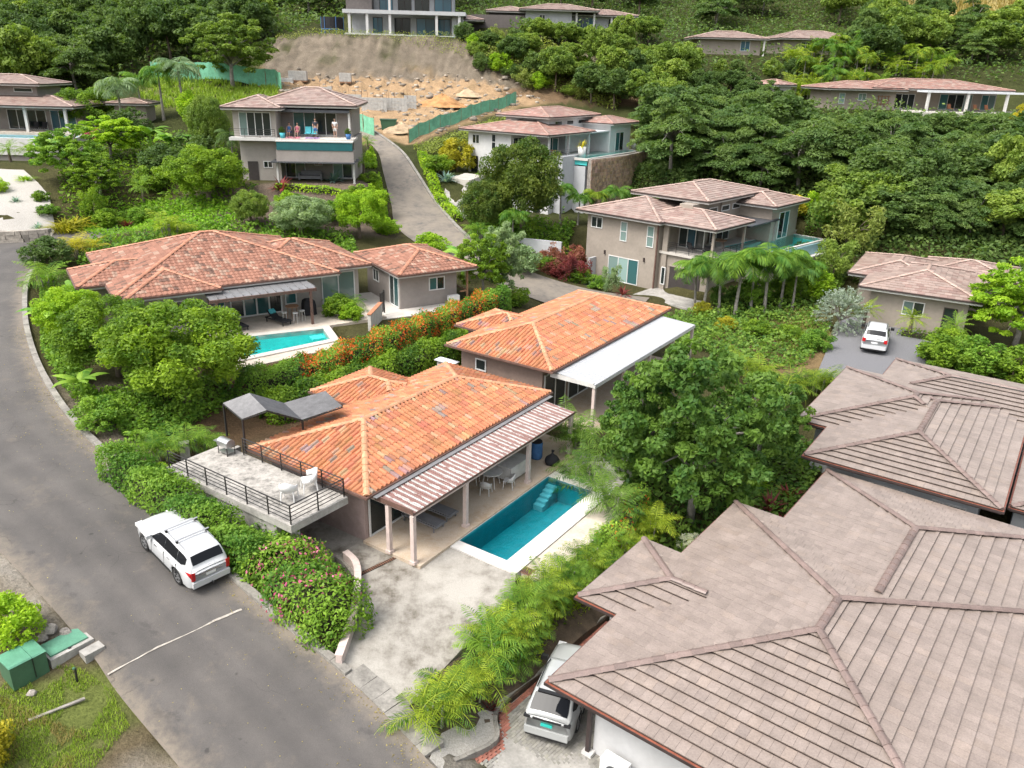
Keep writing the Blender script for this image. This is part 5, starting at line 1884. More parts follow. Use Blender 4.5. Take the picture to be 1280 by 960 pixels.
def proto(kind, seed):
    """(trunk mesh or None, foliage mesh); foliage takes its material per plant"""
    if (kind, seed) in PROTO:
        return PROTO[kind, seed]
    rng = np.random.default_rng(abs(hash(kind)) % 1 + sum(map(ord, kind)) * 17 + seed)
    tr = None
    if kind == 'mango':             # 6 high, 3.4 radius
        C = np.concatenate([shell(rng, 95, (2.9, 2.9, 2.3), 3.4, .72, 1.0, -.8), shell(rng, 25, (2, 2, 1.6), 3.2, .2, .7)])
        V, F, c = clumps_leaves(rng, C, rng.uniform(.40, .75, len(C)), 32000, .195, .5)
        tr = trunkmesh('trunk', rng, 6, .2, C, 10, .05)
    elif kind == 'broad':           # 8 high, 4.2 radius, big leaves, open
        C = np.concatenate([shell(rng, 135, (4.0, 4.0, 3.5), 4.5, .62, 1.06, -.75), shell(rng, 40, (2.6, 2.6, 2.4), 4.2, .25, .8)])
        V, F, c = clumps_leaves(rng, C, rng.uniform(.34, .66, len(C)), 17000, .31, .55, .62, .55, .5)
        tr = trunkmesh('trunk', rng, 8, .2, C, 16, .05, 'bark_grey', .4)
    elif kind == 'feather':         # 9 high, 5 radius, layered sprays
        k = 74
        a = rng.uniform(0, 6.283, k)
        rr = 4.6 * np.sqrt(rng.uniform(.05, 1, k))
        z = 2.0 + 6.2 * (1 - (rr / 5.2) ** 2) * rng.uniform(.35, 1, k)
        C = np.stack([rr * np.cos(a), rr * np.sin(a), z], 1)
        Rc = rng.uniform(.8, 1.45, k)
        w = Rc ** 2
        n = 15000
        idx = rng.choice(k, n, p=w / w.sum())
        ang = rng.uniform(0, 6.283, n)
        q = np.sqrt(rng.random(n)) * Rc[idx]
        out = np.stack([np.cos(a), np.sin(a)], 1)[idx]
        dx = np.stack([np.cos(ang) * q, np.sin(ang) * q], 1)
        drop = -(q ** 2) * .22 - (dx * out).sum(1) * .22
        pos = np.concatenate([C[idx][:, :2] + dx, (C[idx][:, 2] + drop + rng.normal(size=n) * .07)[:, None]], 1)
        nr = unit(np.stack([dx[:, 0] * .35, dx[:, 1] * .35, np.ones(n)], 1) + rng.normal(size=(n, 3)) * .28)
        V, F = leafquads(pos, nr, .46 * rng.uniform(.6, 1.2, n), .36, rng, .3)
        tone = rng.uniform(0, 1, k)
        c = np.repeat(np.clip(tone[idx] * .6 + rng.random(n) * .4, 0, 1), 4)
        tr = trunkmesh('trunk', rng, 9, .2, C, 12, .06, 'bark_grey', .45)
    elif kind == 'jungle':          # 9 high, 4 radius
        C = np.concatenate([shell(rng, 46, (3.4, 3.4, 3.0), 5.2, .68, 1.05, -.75), shell(rng, 12, (2, 2, 2), 4.6, .2, .7)])
        V, F, c = clumps_leaves(rng, C, rng.uniform(.65, 1.25, len(C)), 7500, .5, .55, .5, .8)
        tr = trunkmesh('trunk', rng, 9, .2, C, 8, .05, 'bark', .5)
    elif kind == 'bush':            # 1.7 high, 1 radius
        C = np.concatenate([shell(rng, 46, (.85, .85, .8), .78, .7, 1.0, -.85), shell(rng, 10, (.5, .5, .5), .6, .2, .8)])
        V, F, c = clumps_leaves(rng, C, rng.uniform(.16, .30, len(C)), 4200, .135, .5)
        tr = trunkmesh('stem', rng, 1.5, .05, C, 8, .05)
    elif kind == 'scrub':           # 1.8 high, loose and twiggy
        C = shell(rng, 40, (1.0, 1.0, .95), .9, .45, 1.1, -.75)
        V, F, c = clumps_leaves(rng, C, rng.uniform(.14, .34, len(C)), 3200, .17, .3, .3, 1.2, .8)
        tr = trunkmesh('stem', rng, 1.5, .04, C, 12, .08)
    elif kind == 'spire':           # silver buttonwood: upright twigs, 2 high 1 radius
        n = 260
        d = unit(rng.normal(size=(n, 3)) + np.array([0, 0, .55]))
        C = np.array([0, 0, .85]) + d * rng.uniform(.55, 1.0, n)[:, None] * np.array([.95, .95, 1.05])
        idx = np.repeat(np.arange(n), 26)
        f = np.tile(np.linspace(-.12, .18, 26), n)
        pos = C[idx] + d[idx] * f[:, None] + rng.normal(size=(len(idx), 3)) * .02
        nr = unit(rng.normal(size=(len(idx), 3)) + d[idx] * .4)
        V, F = leafquads(pos, nr, .085 * rng.uniform(.7, 1.2, len(idx)), .45, rng)
        c = np.repeat(np.clip(np.repeat(rng.random(n) * .6, 26) + rng.random(len(idx)) * .4, 0, 1), 4)
        tr = trunkmesh('stem', rng, 1.5, .05, C, 14, .05, 'bark_grey')
    elif kind in ('palm', 'areca', 'fan'):
        Vs, cs = [], []

        def frond(base, az, el, L, droop, nl, ll, lw, tw=.5, tone=.5):
            d = np.array([math.cos(az), math.sin(az), 0])
            side = np.array([-d[1], d[0], 0])
            p = np.array(base, float)
            th = el
            prev = p.copy()
            for i in range(nl):
                f = i / (nl - 1)
                th = el - droop * f ** 1.25
                v = d * math.cos(th) + np.array([0, 0, 1]) * math.sin(th)
                nrm = np.cross(side, v) * -1
                p = prev + v * (L / nl)
                wr = .018 * (1 - f) + .006
                Vs.extend([prev - side * wr, prev + side * wr, p + side * wr * .8, p - side * wr * .8])
                cs.extend([.75] * 4)
                prev = p
                if f < .12:
                    continue
                e = math.sin(min(1, f * 1.05 + .08) * math.pi) ** .55 * ll * (1 - .25 * f)
                for s in (-1, 1):
                    dirv = side * s * .86 + v * .50 + nrm * tw * .45 - np.array([0, 0, .22 + .25 * f])
                    dirv = dirv / np.linalg.norm(dirv) + rng.normal(size=3) * .08
                    tip = p + dirv * e - np.array([0, 0, e * .22])
                    mid = p + dirv * e * .5
                    wv = v * lw * .5
                    Vs.extend([p - wv * .6, mid - wv, tip, mid + wv])
                    t_ = np.clip(tone + rng.normal() * .14, 0, 1)
                    cs.extend([t_] * 4)
        if kind == 'areca':         # 2.6 high
            for s in range(6):
                b = np.array([rng.normal() * .26, rng.normal() * .26, rng.uniform(.15, .85)])
                tn = rng.uniform(.15, .8)
                for k in range(6):
                    frond(b, k * 1.047 + rng.uniform(-.5, .5), rng.uniform(.65, 1.45), rng.uniform(1.5, 2.3), rng.uniform(1.3, 2.3), 21, .50, .048, .55, np.clip(tn + rng.normal() * .2, 0, 1))
            mb = MB()
            for s in range(7):
                a = rng.normal(size=2) * .22
                mb.tube([(a[0], a[1], -.15), (a[0] * 1.3, a[1] * 1.3, 1.0)], [.045, .03], 6)
            o = mb.build('stem', 'bark_grey')
            tr = o.data
            bpy.data.objects.remove(o)
        elif kind == 'palm':        # 4.6 high single stem
            top = np.array([.12, .1, 3.4])
            for k in range(22):
                frond(top, k * 2.4 + rng.uniform(-.3, .3), rng.uniform(.5, 1.5), rng.uniform(2.0, 2.7), rng.uniform(2.3, 3.3), 30, .80, .085, -.1, rng.uniform(.0, .55))
            mb = MB()
            mb.tube([(0, 0, -.25), (.03, .02, .9), (.08, .06, 2.0), (.12, .1, 3.45)], [.14, .095, .085, .06], 8)
            o = mb.build('trunk', 'bark_grey')
            tr = o.data
            bpy.data.objects.remove(o)
        else:                       # small date-like palm, 2.4 high
            top = np.array([0, 0, 1.25])
            for k in range(26):
                frond(top, k * 2.4 + rng.uniform(-.2, .2), rng.uniform(-.1, 1.3), rng.uniform(1.0, 1.35), rng.uniform(.8, 1.5), 18, .26, .035, .35, rng.uniform(.2, .95))
            mb = MB()
            mb.tube([(0, 0, -.2), (0, 0, 1.3)], [.12, .09], 8)
            o = mb.build('trunk', 'bark')
            tr = o.data
            bpy.data.objects.remove(o)
        V = np.array(Vs)
        F = np.arange(len(V)).reshape(-1, 4)
        c = np.array(cs)
    elif kind == 'banana':          # 3 high
        Vs, cs = [], []
        for k in range(9):
            az = k * 2.4 + rng.uniform(-.3, .3)
            d = np.array([math.cos(az), math.sin(az), 0])
            side = np.array([-d[1], d[0], 0])
            p = np.array([0, 0, 1.3])
            el, L, dr = rng.uniform(.7, 1.4), rng.uniform(1.5, 2.0), rng.uniform(1.2, 2.0)
            t_ = rng.uniform(.1, .9)
            N = 14
            rows = []
            for i in range(N + 1):
                f = i / N
                th = el - dr * f ** 1.3
                v = d * math.cos(th) + np.array([0, 0, 1]) * math.sin(th)
                p = p + v * (L / N)
                w = .30 * math.sin(min(1, .06 + f) * math.pi) ** .6 * (1 if f > .12 else .15) + .01
                nn = np.cross(v, side)
                rows.append((p - side * w - np.array([0, 0, w * .35]), p.copy(), p + side * w - np.array([0, 0, w * .35])))
            for i in range(N):
                a, b = rows[i], rows[i + 1]
                gap = rng.uniform(0, .25)
                Vs.extend([a[0] * (1 - gap * .2) + b[0] * gap * .2, a[1], b[1], b[0]])
                Vs.extend([a[1], a[2], b[2], b[1]])
                q = np.clip(t_ + rng.normal() * .08, 0, 1)
                cs.extend([q] * 8)
        V = np.array(Vs)
        F = np.arange(len(V)).reshape(-1, 4)
        c = np.array(cs)
        mb = MB()
        mb.tube([(0, 0, -.2), (.02, 0, .7), (0, 0, 1.5)], [.13, .11, .07], 8)
        o = mb.build('stem', 'leaf_banana')
        tr = o.data
        bpy.data.objects.remove(o)
    elif kind in ('rosette', 'tuft'):
        nb = 46 if kind == 'rosette' else 110
        Vs, cs = [], []
        for k in range(nb):
            az = rng.uniform(0, 6.283)
            el = rng.uniform(.15, 1.45) if kind == 'rosette' else rng.uniform(.7, 1.5)
            d = np.array([math.cos(az), math.sin(az), 0])
            side = np.array([-d[1], d[0], 0])
            L = rng.uniform(.6, 1.0)
            w = .055 if kind == 'rosette' else .022
            b = d * rng.uniform(0, .08 if kind == 'rosette' else .3)
            v1 = d * math.cos(el) + np.array([0, 0, math.sin(el)])
            el2 = el - (.5 if kind == 'rosette' else 1.0)
            v2 = d * math.cos(el2) + np.array([0, 0, math.sin(el2)])
            m, t = b + v1 * L * .55, b + v1 * L * .55 + v2 * L * .45
            Vs.extend([b - side * w * .6, b + side * w * .6, m + side * w, m - side * w, m - side * w, m + side * w, t + side * .004, t - side * .004])
            q = rng.random()
            cs.extend([q] * 8)
        V = np.array(Vs)
        F = np.arange(len(V)).reshape(-1, 4)
        c = np.array(cs)
    me = npmesh('foliage', V, F, 'leaf_mango', c)
    PROTO[kind, seed] = (tr, me)
    return PROTO[kind, seed]


PN = dict(mango='tree', broad='tree', feather='tree', jungle='tree', bush='shrub', scrub='shrub', spire='shrub', palm='palm', areca='palm', fan='palm', banana='banana plant', rosette='plant', tuft='grass clump')
NM = dict(mango='mango_tree', broad='broadleaf_tree', feather='feathery_tree', jungle='jungle_tree', bush='shrub', scrub='wild_shrub', spire='silver_shrub', palm='palm_tree', areca='areca_palm', fan='date_palm', banana='banana_plant', rosette='rosette_plant', tuft='grass_clump')
HT = dict(mango=(6.0, 3.4), broad=(8.2, 4.3), feather=(8.6, 5.2), jungle=(8.9, 4.2), bush=(1.75, 1.0), scrub=(1.95, 1.15), spire=(2.1, 1.05), palm=(4.9, 2.0), areca=(2.7, 1.6), fan=(2.5, 1.2), banana=(3.0, 1.5), rosette=(.95, .8), tuft=(.9, .6))


def plant(kind, leaf, pos, H, Rd, label, group=None, seed=None, name=None, cat=None):
    seed = rnd.randint(0, 2) if seed is None else seed
    if kind in ('rosette', 'tuft', 'banana', 'fan', 'spire'):
        seed = seed % 2
    tr, me = proto(kind, seed)
    h0, r0 = HT[kind]
    root = thing(name or NM[kind], label, cat or PN[kind], pos, rnd.uniform(0, 6.28), group, (Rd / r0, Rd / r0, H / h0))
    if kind in ('palm', 'areca', 'banana', 'fan'):
        root.scale = (H / h0 * .5 + Rd / r0 * .5,) * 2 + (H / h0,)
    if tr is not None:
        obj('trunk' if kind in ('mango', 'broad', 'feather', 'jungle', 'palm', 'fan') else 'stem', tr, root)
    o = obj('crown' if PN[kind] in ('tree', 'palm') else 'foliage', me, root)
    o.material_slots[0].link = 'OBJECT'
    o.material_slots[0].material = MATS['leaf_' + leaf]
    return root


def flowers(root, leaf, C, Rc, n, size, seed=1, name='blossoms', flat=1.0):
    rng = np.random.default_rng(seed)
    V, F, c = clumps_leaves(rng, np.array(C), np.array(Rc), n, size, .9, .5, flat, .7)
    return obj(name, npmesh(name, V, F, 'leaf_' + leaf, c), root)


def hedge(label, path, w, h, leaf, dens=150, size=.12, fl=None, name='hedge', round_=.25, seed=3, core='twigs', group=None, zoff=0.0):
    """clipped or loose hedge along world points (x, y, z at its foot)"""
    rng = np.random.default_rng(seed)
    p = np.array(path, float)
    root = thing(name, label, 'hedge', tuple(p[0]), 0, group)
    q = p - p[0]
    seg = np.linalg.norm(np.diff(q[:, :2], axis=0), axis=1)
    L = seg.sum()
    cum = np.concatenate([[0], np.cumsum(seg)])

    def along(s):
        s = np.clip(s, 0, L)
        return np.stack([np.interp(s, cum, q[:, k]) for k in range(3)], 1)
    n = int(dens * L * (w + 2 * h))
    s = rng.uniform(-w * .42, L + w * .42, n)
    c = along(s)
    sc_ = np.clip(s, .11, max(.12, L - .11))
    t = along(sc_ + .1) - along(sc_ - .1)
    t = t[:, :2] / (np.linalg.norm(t[:, :2], axis=1, keepdims=True) + 1e-9)
    nx = np.stack([-t[:, 1], t[:, 0]], 1)
    a = rng.uniform(-.15, math.pi + .15, n)      # around the section
    wob = 1 + .09 * np.sin(s * 2.3 + a * 2 + seed) + .06 * np.sin(s * 5.1 + a * 3.3) + rng.normal(size=n) * .05
    cx, cz = np.cos(a), np.sin(a)
    sq = 1 / np.maximum(np.abs(cx), np.abs(cz)) ** (1 - round_)
    rad = wob * (.80 + .24 * rng.random(n) ** .6)
    ee = np.maximum(0, -s) + np.maximum(0, s - L)
    rad = rad * np.sqrt(np.clip(1 - (ee / (w * .45)) ** 2, .04, 1))
    ox, oz = cx * sq * w / 2 * rad, (cz * sq * 1.2 - .2) * h * rad
    end = np.maximum(0, -s) + np.maximum(0, s - L)
    pos = np.concatenate([c[:, :2] + nx * ox[:, None] + t * (np.where(s < 0, s, np.maximum(0, s - L)))[:, None], (c[:, 2] + oz)[:, None]], 1)
    nr = unit(np.concatenate([nx * cx[:, None], np.maximum(cz, .2)[:, None]], 1) + rng.normal(size=(n, 3)) * .55)
    V, F = leafquads(pos, nr, size * rng.uniform(.65, 1.3, n), .55, rng)
    tone = .5 + .35 * np.sin(s * 1.7 + a * 1.3 + seed * 2) + rng.normal(size=n) * .22
    cc = np.repeat(np.clip(tone, 0, 1), 4)
    if fl:
        fn, lo, hi, frac = fl
        pick = (s / L > lo) & (s / L < hi) & (cz > .1) & (rng.random(n) < frac * (.35 + .65 * (np.sin(s * 2.9 + a * 2.1) > -.1)))
        k4 = np.repeat(pick, 4)
        Vf = V[k4]
        obj('blossoms', npmesh('blossoms', Vf, np.arange(len(Vf)).reshape(-1, 4), 'leaf_' + fn, cc[k4]), root)
        V, cc = V[~k4], cc[~k4]
        F = np.arange(len(V)).reshape(-1, 4)
    obj('foliage', npmesh('foliage', V, F, 'leaf_' + leaf, cc), root)
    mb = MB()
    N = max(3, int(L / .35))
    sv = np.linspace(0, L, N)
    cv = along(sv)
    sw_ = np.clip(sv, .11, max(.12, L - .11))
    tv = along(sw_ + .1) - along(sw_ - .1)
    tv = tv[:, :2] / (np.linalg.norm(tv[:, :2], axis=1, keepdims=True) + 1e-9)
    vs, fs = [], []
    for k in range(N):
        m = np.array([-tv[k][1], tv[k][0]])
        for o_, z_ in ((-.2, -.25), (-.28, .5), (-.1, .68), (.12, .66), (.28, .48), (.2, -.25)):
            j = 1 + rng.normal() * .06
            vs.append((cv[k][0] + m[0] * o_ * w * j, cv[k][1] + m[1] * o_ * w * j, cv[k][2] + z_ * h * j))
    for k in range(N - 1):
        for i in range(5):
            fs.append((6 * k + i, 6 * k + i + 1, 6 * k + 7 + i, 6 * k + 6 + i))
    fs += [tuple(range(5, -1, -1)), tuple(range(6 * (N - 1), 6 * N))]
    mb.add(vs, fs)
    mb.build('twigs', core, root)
    return root


def gpath(*px):
    return [hit(u, v) for u, v in px]


def gl(fr, *xy):
    out = []
    for x, y in xy:
        w = fr.w(x, y)
        out.append((w[0], w[1], Z(w[0], w[1])))
    return out


# --- hedges
hedge('clipped green hedge along the kerb below the terrace railing', gl(FM, (-3.75, 10.6), (-3.8, 8), (-3.85, 5), (-3.95, 2.4), (-4.0, 1.6)), 1.4, 1.6, 'hedge', 480, .13)
hedge('loose bougainvillea hedge with pink flowers at the corner of the driveway', [hit(u, v) for u, v in ((330, 712), (360, 735), (392, 762), (414, 788))], 2.7, 1.75, 'hedge', 420, .15, ('pink_flower', .25, 1.0, .15), seed=8, round_=.5)
hedge('long hedge with orange-red flowers below the aqua pool', [hit(u, v) for u, v in ((312, 492), (350, 486), (390, 474), (430, 460), (480, 440), (540, 416), (590, 396), (625, 382))], 1.7, 1.35, 'hedge', 380, .14, ('orange_flower', .12, .95, .42), seed=5)
hedge('bright green hedge behind the near orange roof', [hit(u, v) for u, v in ((345, 522), (390, 508), (435, 492), (480, 476), (530, 458), (575, 442), (600, 432))], 1.8, 1.5, 'mango', 300, .17, seed=6, round_=.6)
hedge('low clipped hedge along the path below the white villa', [at_depth(u, D) for u, D in ((640, 80), (665, 79.5), (695, 79), (730, 79), (765, 81), (785, 83))], 1.2, 1.0, 'mango', 110, .2, seed=7)
hedge('short clipped hedge in front of the low house beside the car', gl(F2, (3.6, -1.1), (7.6, -1.2)), .7, .7, 'mango', 90, .15, seed=9)
hedge('low clipped hedge edging the upper road kerb', [at_depth(u, D) for u, D in ((528, 92), (536, 88.5), (548, 85), (560, 82), (572, 79.5))], 1.1, .9, 'lime', 110, .2, seed=10)
hedge('red and green croton border beside the near pool', gl(FM, (6.6, -7.0), (8.6, -7.0), (10.6, -6.6)), 1.1, 1.0, 'hedge', 130, .15, ('orange_flower', 0, 1, .22), seed=12, round_=.7)
hedge('hedge under the balcony of the hillside house', gl(FB, (4.4, -2.9), (9, -3.0), (13.2, -2.9)), .7, .5, 'lime', 90, .2, seed=13)

# --- ground cover and verge grass: nobody could count it
def cover(name, label, poly, n, hgt, leaf, seed, size, kind='leaf'):
    rng = np.random.default_rng(seed)
    pa = np.array([q[:2] for q in poly])
    lo, hi = pa.min(0), pa.max(0)
    P_ = []
    while len(P_) < n:
        c = rng.uniform(lo, hi, (n, 2))
        ok = polydist(c[:, 0], c[:, 1], poly) <= 0
        if name == 'undergrowth':
            for q, _, _ in PADS:
                ok &= polydist(c[:, 0], c[:, 1], q) > .3
            for q in ROADP:
                ok &= polydist(c[:, 0], c[:, 1], q) > .5
            ok &= polydist(c[:, 0], c[:, 1], SITE) > .3
        P_.extend(c[ok].tolist())
    P_ = np.array(P_[:n])
    nn = vnoise(P_[:, 0], P_[:, 1], 1.3, seed)
    if kind == 'blade':
        P_ = P_[nn > -.25]
        nn = nn[nn > -.25]
    z = np.array([Z(a, b) for a, b in P_])
    m = len(P_)
    if kind == 'leaf':
        pos = np.concatenate([P_, (z + rng.random(m) * hgt * (1 + .6 * nn))[:, None]], 1)
        V, F = leafquads(pos, unit(rng.normal(size=(m, 3)) * .6 + np.array([0, 0, 1])), size * rng.uniform(.6, 1.3, m), .6, rng)
        c = np.repeat(np.clip(.5 + .4 * nn + rng.normal(size=m) * .2, 0, 1), 4)
    else:
        a = rng.uniform(0, 6.283, m)
        d = np.stack([np.cos(a), np.sin(a), np.zeros(m)], 1)
        s = np.stack([-d[:, 1], d[:, 0], np.zeros(m)], 1)
        b = np.concatenate([P_, z[:, None]], 1)
        h = hgt * rng.uniform(.4, 1.2, m)[:, None]
        tip = b + d * h * rng.uniform(.2, .9, m)[:, None] + np.array([0, 0, 1]) * h
        V = np.stack([b - s * size, b + s * size, tip + s * size * .2, tip - s * size * .2], 1).reshape(-1, 3)
        F = np.arange(4 * m).reshape(m, 4)
        c = np.repeat(np.clip(.45 + .4 * nn + rng.normal(size=m) * .25, 0, 1), 4)
    o = obj(name, npmesh(name, V, F, 'leaf_' + leaf, c))
    return tag(o, label, 'ground cover', kind='stuff')


cover('ground_cover', 'bright green creeping ground cover on the bank behind the roof', [at_depth(u, D) for u, D in ((88, 70), (160, 67.5), (260, 67), (300, 71), (270, 75), (190, 75), (110, 75))], 9000, .35, 'cover', 1, .26)
cover('verge_grass', 'patchy grass on the verge at the lower left', [P(30, 850, -.3), P(100, 842, -.2), P(140, 862, -.3), P(162, 905, -.6), P(120, 965, -.9), P(0, 985, -.9), P(-20, 900, -.4)], 9000, .10, 'grass', 2, .012, 'blade')
cover('dry_grass', 'dry straw grass at the lower left corner', [P(-20, 870, -.2), P(40, 900, -.5), P(110, 930, -.8), P(80, 1000, -1.0), P(-20, 1000, -.9)], 3500, .14, 'dry', 3, .012, 'blade')
cover('ground_cover', 'low leafy undergrowth between the tree and the brown roofs', gl(FM, (10.5, -6.2), (13.2, -3.2), (20, -4), (26, -6), (24, -12), (16, -12), (9, -9)), 9000, .5, 'broad', 4, .3)
cover('hill_grass', 'yellow-green grass on the knoll below the green mesh fence', [at_depth(u, D) for u, D in ((170, 107), (340, 103), (352, 112), (190, 116))], 7000, .6, 'grass', 5, .08, 'blade')
cover('dry_grass', 'dry pale grass patch on the slope below the palms', [hit(u, v) for u, v in ((975, 395), (1030, 385), (1040, 430), (985, 440))], 2500, .5, 'dry', 6, .02, 'blade')
cover('dry_grass', 'dry yellow meadow at the top right of the hillside', [at_depth(u, D) for u, D in ((1105, 163), (1300, 161), (1300, 194), (1105, 190))], 9000, .9, 'dry', 8, .2, 'blade')
cover('bank_scrub', 'green and straw coloured growth along the top of the earth cut', [at_depth(u, D) for u, D in ((345, 125.5), (480, 125), (600, 122.5), (720, 119), (730, 126), (600, 127), (480, 127), (345, 128))], 6000, .7, 'scrub', 9, .2)

# --- litter along the road edges
def litter(name, label, line, n, off, leaf, seed, size):
    rng = np.random.default_rng(seed)
    p = np.array(line)
    i = rng.integers(0, len(p) - 1, n)
    f = rng.random(n)[:, None]
    q = p[i] * (1 - f) + p[i + 1] * f
    d = p[i + 1] - p[i]
    d = d[:, :2] / (np.linalg.norm(d[:, :2], axis=1, keepdims=True) + 1e-9)
    o_ = np.abs(rng.normal(size=n)) * off
    q[:, 0] -= d[:, 1] * o_
    q[:, 1] += d[:, 0] * o_
    q[:, 2] = [road_height(a, b) + .015 for a, b in q[:, :2]]
    V, F = leafquads(q, unit(np.array([0, 0, 1.]) + rng.normal(size=(n, 3)) * .25), size * rng.uniform(.5, 1.4, n), .6, rng, .05)
    return tag(obj(name, npmesh(name, V, F, 'leaf_' + leaf, np.repeat(rng.random(n), 4))), label, 'litter', kind='stuff')


litter('leaf_litter', 'dry leaves and dirt scattered along the right kerb of the road', ROADS[0][1][8:60], 900, .35, 'dry', 51, .06)
litter('gravel_litter', 'small stones and dry leaves scattered over the road surface', ROADS[0][1][4:60], 700, 2.2, 'dry', 52, .045)

# --- big individual trees
TR = [
    ('mango', 'mango', 232, 505, 5.4, 3.9, 'big dense bright green tree between the road and the aqua pool', 0),
    ('mango', 'mango', 150, 470, 4.4, 3.0, 'rounded green tree at the road left of the aqua pool', 1),
    ('mango', 'lime', 95, 430, 3.4, 2.2, 'light green shrubby tree leaning over the road edge', 2),
    ('broad', 'broad', 862, 650, 8.6, 3.9, 'big leafy tree with large leaves right of the near pool', 0),
    ('broad', 'broad', 945, 590, 5.6, 2.4, 'smaller large-leaved tree behind the big leafy one', 1),
    ('broad', 'broad', 800, 600, 5.6, 2.2, 'dark large-leaved tree at the far end of the near pool', 2),
    ('broad', 'grey_green', 628, 378, 6.4, 1.9, 'slender tree with grey trunk between the casita and the orange roof', 1),
]
for k, lf, u, v, H, Rd, lb, sd in TR:
    plant(k, lf, hit(u, v), H, Rd, lb, seed=sd)
plant('mango', 'mango_dark', at_depth(652, 79), 9.2, 4.5, 'big dark mango tree with rusty new leaves in front of the white villa', seed=0)
plant('mango', 'mango_dark', at_depth(606, 77.5), 5.2, 2.8, 'dark round tree on the left flank of the big mango', seed=1)
plant('broad', 'lime', hit(1268, 432), 6.2, 4.0, 'yellow-green tree at the right edge beside the low house', seed=2)
plant('broad', 'jungle_light', at_depth(292, 112), 9.5, 6.0, 'light green tree standing before the green mesh fence on the knoll', seed=0)
plant('feather', 'feather', at_depth(838, 95), 10.5, 5.4, 'layered feathery tree beside the pool of the white villa', seed=0)
yt = plant('feather', 'yellow', at_depth(1275, 100), 7, 3.0, 'tree with yellow blossom at the right edge of the hillside', seed=1)
plant('mango', 'mango', at_depth(262, 74), 5.0, 3.9, 'wide light green shrub-tree in the garden below the hillside house', seed=2)
plant('mango', 'lime', at_depth(450, 72), 4.4, 2.6, 'bright lime green bush left of the casita by the upper road', seed=1)
plant('mango', 'grey_green', at_depth(378, 70), 3.4, 3.0, 'grey-green rounded bush just behind the mottled terracotta roof', seed=0)
plant('mango', 'jungle_light', at_depth(315, 70), 3.0, 1.9, 'small green bush behind the roof next to the grey-green one', seed=2)
plant('broad', 'lime', at_depth(140, 84), 4.6, 3.6, 'yellow-green bush with orange tips below the left edge villa', seed=1)
plant('mango', 'mango', at_depth(115, 100), 6.0, 4.6, 'flat-topped green tree right of the left edge villa', seed=1)

# --- palms and other named garden plants
AR = [(545, 905, 2.5, 'areca', 'yellow-green areca palm at the road end of the driveway row'), (590, 868, 2.2, 'areca', 'second areca palm of the driveway row from the road'), (612, 822, 2.5, 'palm', 'third areca palm of the driveway row, with long green fronds'),
      (655, 782, 2.5, 'palm', 'fourth areca palm of the driveway row'), (690, 748, 2.3, 'areca', 'fifth areca palm of the driveway row, yellowish'), (735, 715, 2.1, 'areca', 'sixth areca palm of the row, beside the pool surround'),
      (775, 690, 2.0, 'areca', 'seventh areca palm of the row, right of the pool'), (570, 880, 2.2, 'areca', 'yellowish areca palm squeezed between the first two of the row'), (632, 805, 2.3, 'areca', 'yellowish areca palm between the third and fourth of the row'), (672, 765, 2.2, 'areca', 'bright areca palm between the fourth and fifth of the row'), (712, 732, 2.2, 'palm', 'dark areca palm between the fifth and sixth of the row'), (755, 702, 2.1, 'palm', 'dark areca palm before the last bend of the row'), (812, 668, 2.4, 'areca', 'farthest areca palm of the row, under the big tree'), (640, 838, 1.9, 'palm', 'low areca palm on the wall side of the driveway row')]
for u, v, H, lf, lb in AR:
    plant('areca', lf, hit(u, v), H * .86, H * .60, lb, 'areca palms along the driveway')
